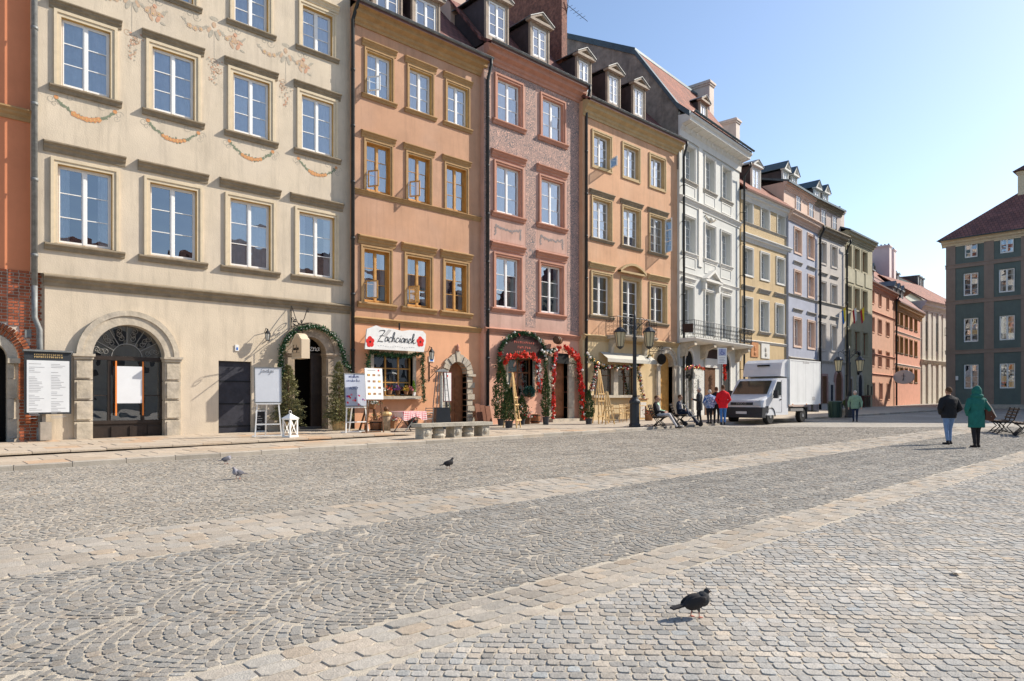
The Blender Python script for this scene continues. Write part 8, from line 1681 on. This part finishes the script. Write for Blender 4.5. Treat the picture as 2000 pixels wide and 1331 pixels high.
p, ph = wpt(H3, 1034, 765, -.3); o = thing('hanging_basket', 'blue-green foliage ball at the corner of the pink house window', 'plant', tuple(p), 0); n = 900; P = rng.normal(size=(n, 3)); P /= np.linalg.norm(P, axis=1, keepdims=True); link(leaf_mesh('foliage', P * np.array([.28, .22, .22]) * rng.uniform(.6, 1, (n, 1)), .09, [M('blue_fir', (.02, .09, .085), bump=0), FIR], (rng.random(n) < .3).astype(int), P, .4), 'foliage', o)['kind'] = 'stuff'
m = MB(); m.lathe([(.05, -.28), (.16, -.12), (.17, -.1)], 10); m.build('basket', WOODD, o)
# ================================================================== terrace of the peach house
garland('bauble_garland', 'garland of red and champagne baubles over the peach house shop window', H4, [(1143, 692), (1152, 700), (1163, 708), (1178, 715), (1200, 718), (1225, 718), (1238, 716), (1250, 712), (1262, 702), (1270, 694)], -.30, .09, 1500, baubles=85)
garland('bauble_garland', 'bauble garland hanging down left of the peach house shop window', H4, [(1166, 712), (1162, 735), (1156, 755), (1150, 775)], -.30, .085, 700, baubles=40, bset=(0, 0, 2, 3)); garland('bauble_garland', 'bauble garland hanging down right of the peach house shop window', H4, [(1245, 712), (1248, 735), (1254, 765), (1259, 790)], -.30, .085, 700, baubles=46)
for j, (px, py) in enumerate(((1205, 826), (1222, 825), (1233, 823))):
    u, v, z = pav(px, py, .11); cafe_chair(('leftmost', 'middle', 'rightmost')[j] + ' of three bentwood chairs on the peach house terrace', u, v, z, .4 - .3 * j, WOODL, WOODL, 'bentwood terrace chairs')
for j, (px, py, w_) in enumerate(((1200, 819, .8), (1252, 822, .9))):
    u, v, z = pav(px, py, .11); o = thing('terrace_table', ('wooden table behind the bentwood chairs', 'wooden table right of the street lamp on the peach house terrace')[j], 'table', (u, v + .3, z), 0, 'terrace tables'); m = MB(); m.box(-w_ / 2, w_ / 2, -.35, .35, .72, .76); m.build('table_top', WOODL, o)
    for sx in (-1, 1):
        for sy in (-1, 1): m = MB(); m.box(sx * (w_ / 2 - .06) - .025, sx * (w_ / 2 - .06) + .025, sy * .29 - .025, sy * .29 + .025, 0, .72); m.build('leg', WOODD, o)
u, v, z = pav(1264, 820, .11); o = thing('wooden_counter', 'pale wooden counter box beside the arched door of the peach house', 'counter', (u, v + .5, z), 0); m = MB(); m.box(-.35, .35, -.25, .25, 0, 1.05); m.build('carcass', WOODL, o); m = MB(); m.box(-.40, .40, -.30, .30, 1.05, 1.10); m.build('top', WOODB, o); m = MB(); m.box(-.25, .25, -.265, -.25, .1, .9); m.build('panel', CREAMC, o)
m = MB(); p, ph = wpt(H4, 1292, 702, -.8); o = thing('hanging_sign', 'round black hanging sign on a scroll bracket at the corner of the peach house', 'sign', tuple(p), ph); m.lathe([(.02, -.05), (.26, -.05), (.30, 0), (.26, .05), (.02, .05)], 18); m.xf(Matrix.Rotation(math.pi / 2, 4, 'Y')); m.build('sign_disc', DARK, o); m = MB(); m.tube([(0, .8, .45), (0, -.15, .45)], .018, 5); [scroll(m, .6 - .2 * k, .62, .12, .02, k * 2.0, 1.3, 0.0, .013) for k in range(4)]; m.tube([(0, 0, .3), (0, 0, .45)], .01, 5); m.tube([(0, .8, .1), (0, .8, .9)], .02, 5); m.build('iron_bracket', IRON, o)
garland('leaf_garland', 'orange autumn leaf garland over the first arch of the white house', H5, [(1338, 722), (1350, 716), (1362, 718), (1375, 722)], -.35, .10, 500, flowers=22, fm=(1, 3), baubles=12, bset=(1,))
for j in range(3):
    p, ph = wpt(H5, 1342 + j * 11, 822, -.5); o = thing('birch_pole', ('left', 'middle', 'right')[j] + ' of three birch trunks framing the doorway of the white house', 'pole', (p.x, p.y, .35), 0, 'birch trunks at the white house'); m = MB(); m.tube([(0, 0, 0), (.03, .02, 1.2), (-.02, 0, 2.3)], [.08, .07, .05], 8); m.build('trunk', M('white_birch', (.55, .53, .48), var=.5, scale=6, bump=.4), o); n = 160; link(leaf_mesh('twigs', [(random.gauss(0, .12), random.gauss(0, .12), random.uniform(1.5, 2.6)) for _ in range(n)], .12, [WOODD, FIR], (rng.random(n) < .4).astype(int), None, .12), 'twigs', o)['kind'] = 'stuff'
garland('poinsettia_garland', 'red flower bunch hanging by the second arch of the white house', H5, [(1413, 712), (1414, 730), (1413, 745)], -.5, .10, 200, flowers=30, fm=(0, 1))
u, v, z = ground_px(1441, 828, .11); zc = cam_xy(u, v)[1]; k = zc / FPX; o = thing('parking_sign', 'white parking sign with a wheelchair symbol on a grey post near the van', 'sign', (u, v + .8, z), CAMYAW + .1); Ht = 150 * k; m = MB(); m.tube([(0, 0, 0), (0, 0, Ht)], .04, 8); m.build('post', ZINC, o); m = MB(); m.box(-.22, .22, -.05, -.03, Ht - .75, Ht); m.build('plate', WHITEP, o); m = MB(); BLU = flat('sign_blue', (.06, .08, .30)); m.box(-.17, .17, -.056, -.051, Ht - .36, Ht - .05); m.build('symbol_field', flat('sign_pale_blue', (.40, .43, .60)), o)
m = MB(); m.tube([(.0 + .08 * math.cos(t), -.06, Ht - .24 + .08 * math.sin(t)) for t in [2.2 + k_ * .35 for k_ in range(14)]], .012, 5); m.tube([(-.02, -.06, Ht - .10), (-.02, -.06, Ht - .2), (.06, -.06, Ht - .2), (.10, -.06, Ht - .29)], .013, 5); m.ball((-.02, -.06, Ht - .075), .02, 6); m.build('wheelchair_symbol', BLU, o)
m = MB(); [m.box(-.14, .14 - .05 * (q % 2), -.053, -.051, Ht - .47 - .07 * q, Ht - .45 - .07 * q) for q in range(4)]; m.build('printed_lines', INK, o)['kind'] = 'stuff'
# ================================================================== the far corner
u, v, z = ground_px(1631, 816, .08); o = thing('litter_bin', 'dark green litter bin beside the far stone seat', 'bin', (u, v, z), 0); m = MB(); m.lathe([(.30, 0), (.36, .85), (.38, .85), (.38, .92), (.25, .95), (.22, .93)], 12); m.build('bin_body', M('bin_green', (.03, .065, .05), rough=.5), o, smooth=False)
for k in range(10): t = 6.283 * k / 10; m = MB(); m.bar((.325 * math.cos(t), .325 * math.sin(t), .03), (.385 * math.cos(t), .385 * math.sin(t), .82), .05, .03); m.build('rib', MATS['bin_green'], o)
u, v, z = ground_px(1653, 814, .08); o = thing('stone_bench', 'low stone seat between the litter bin and the far lamp post', 'bench', (u, v, z), 0); m = MB(); m.box(-.8, .8, -.3, .3, .36, .48); m.build('seat_slab', GSTONE, o)
for x in (-.6, .35): m = MB(); m.box(x, x + .25, -.25, .25, 0, .36); m.build('support_block', GSTONE, o)
p, ph = wpt(H9, 1687, 800, -.4); o = thing('menu_case', 'dark wooden display case on the wall of the olive house', 'notice board', tuple(p), ph); ww = H9.X(1700, -.4) - H9.X(1687, -.4); hh = H9.Z(1687, 773, -.4) - p.z; m = MB(); m.box(0, ww, 0, .2, 0, hh); m.build('case', M('mahogany', (.10, .03, .025)), o); m = MB(); m.box(.12, ww * .47, -.012, -.001, .1, hh - .1); m.box(ww * .53, ww - .12, -.012, -.001, .1, hh - .1); m.build('case_glass', VGL, o); m = MB(); [m.box(q, q + .1, .05, .15, -.6, 0) for q in (.1, ww - .2)]; m.build('feet', IRON, o)
u, v, z = ground_px(1656, 806, .08); cypress('round evergreen in a green tub behind the far lamp post', 1656, 806, 778, .35, .25, .45, potm=M('bin_green', (.03, .065, .05)))
p, ph = wpt(H11, 1765, 737, -1.1); o = thing('hanging_sign', 'oval blue-white hanging sign on the coral house in the side street', 'sign', tuple(p), ph); m = MB(); m.lathe([(.02, -.06), (.7, -.06), (.75, 0), (.7, .06), (.02, .06)], 20, sy=1.4); m.xf(Matrix.Rotation(math.pi / 2, 4, 'Y')); m.build('sign_disc', flat('pale_enamel', (.52, .58, .62)), o); m = MB(); m.bar((-.08, 0, -.4), (-.08, .02, .4), .12, .03); m.bar((-.08, -.2, .1), (-.08, .2, .15), .08, .03); m.bar((-.08, 0, -.1), (-.08, .15, -.4), .08, .03); m.build('painted_figure', NAVY, o); m = MB(); m.tube([(0, 1.1, .9), (0, 0, .9), (0, 0, .7)], .03, 5); m.build('iron_bracket', IRON, o)
u, v, z = ground_px(1764, 789, .05); o = thing('stone_planter', 'pale square planter with a dark bush by the coral house', 'planter', (u, v, z), 0); m = MB(); m.lathe([(.5, 0), (.62, 1.5), (.68, 1.5), (.68, 1.62), (.1, 1.6)], 4); m.build('tub', WHITET, o); n = 300; link(leaf_mesh('foliage', [(random.gauss(0, .25), random.gauss(0, .25), 1.7 + abs(random.gauss(0, .3))) for _ in range(n)], .3, FIR), 'foliage', o)['kind'] = 'stuff'
# more of the clutter outside the shops
for j, (px, py, lab, cols_) in enumerate(((742, 841, 'low box of mixed flowers under the menu poster', (PINKF, YELF)), (772, 838, 'dark trough of pale flowers under the flower window', (SNOWF, PINKF)), (813, 836, 'dark pot of red flowers behind the metal chair', (POI, SNOWF)), (1036, 829, 'small tub of red flowers below the foliage ball', (POI, SNOWF)), (1276, 822, 'tub of reddish twigs by the arched door of the peach house', (WOODB, POI)))):
    u, v, z = pav(px, py, .12); o = thing('flower_tub', lab, 'flower pot', (u, v + .25, z), 0, 'flower tubs outside the shops'); m = MB(); m.lathe([(.16, 0), (.22, .30), (.24, .30), (.22, .26), (.02, .25)], 12); m.build('tub', (WOODD, M('basket_brown', (.30, .15, .07)), M('dark_pot', (.05, .05, .055)))[j % 3], o); n = 260
    link(leaf_mesh('blossoms', [(random.gauss(0, .13), random.gauss(0, .12), .30 + abs(random.gauss(0, .14))) for _ in range(n)], .07, [FIR2, cols_[0], cols_[1]], rng.integers(0, 3, n), None, .6), 'blossoms', o)['kind'] = 'stuff'
for j, (px, py, lab) in enumerate(((738, 845, 'upright brown half-barrel beside the carved log'), (1048, 828, 'small dark half-barrel right of the pink house window'))):
    u, v, z = pav(px + 8, py, .12); o = thing('half_barrel', lab, 'barrel', (u, v + .35, z), 0, 'half barrels'); m = MB(); m.lathe([(.20, 0), (.24, .22), (.235, .42), (.21, .42), (.20, .36), (.02, .36)], 14); m.build('staves', WOODB, o)
    for q in (.07, .34): m = MB(); m.lathe([(.225, q), (.243, q), (.243, q + .035), (.225, q + .035)], 14); m.build('hoop', IRON, o)
garland('fir_garland', 'loose fir sprays hanging between the window and the flowered door of the pink house', H3, [(1056, 690), (1066, 686), (1076, 688), (1084, 682)], -.25, .10, 700, baubles=14, bset=(3, 2))
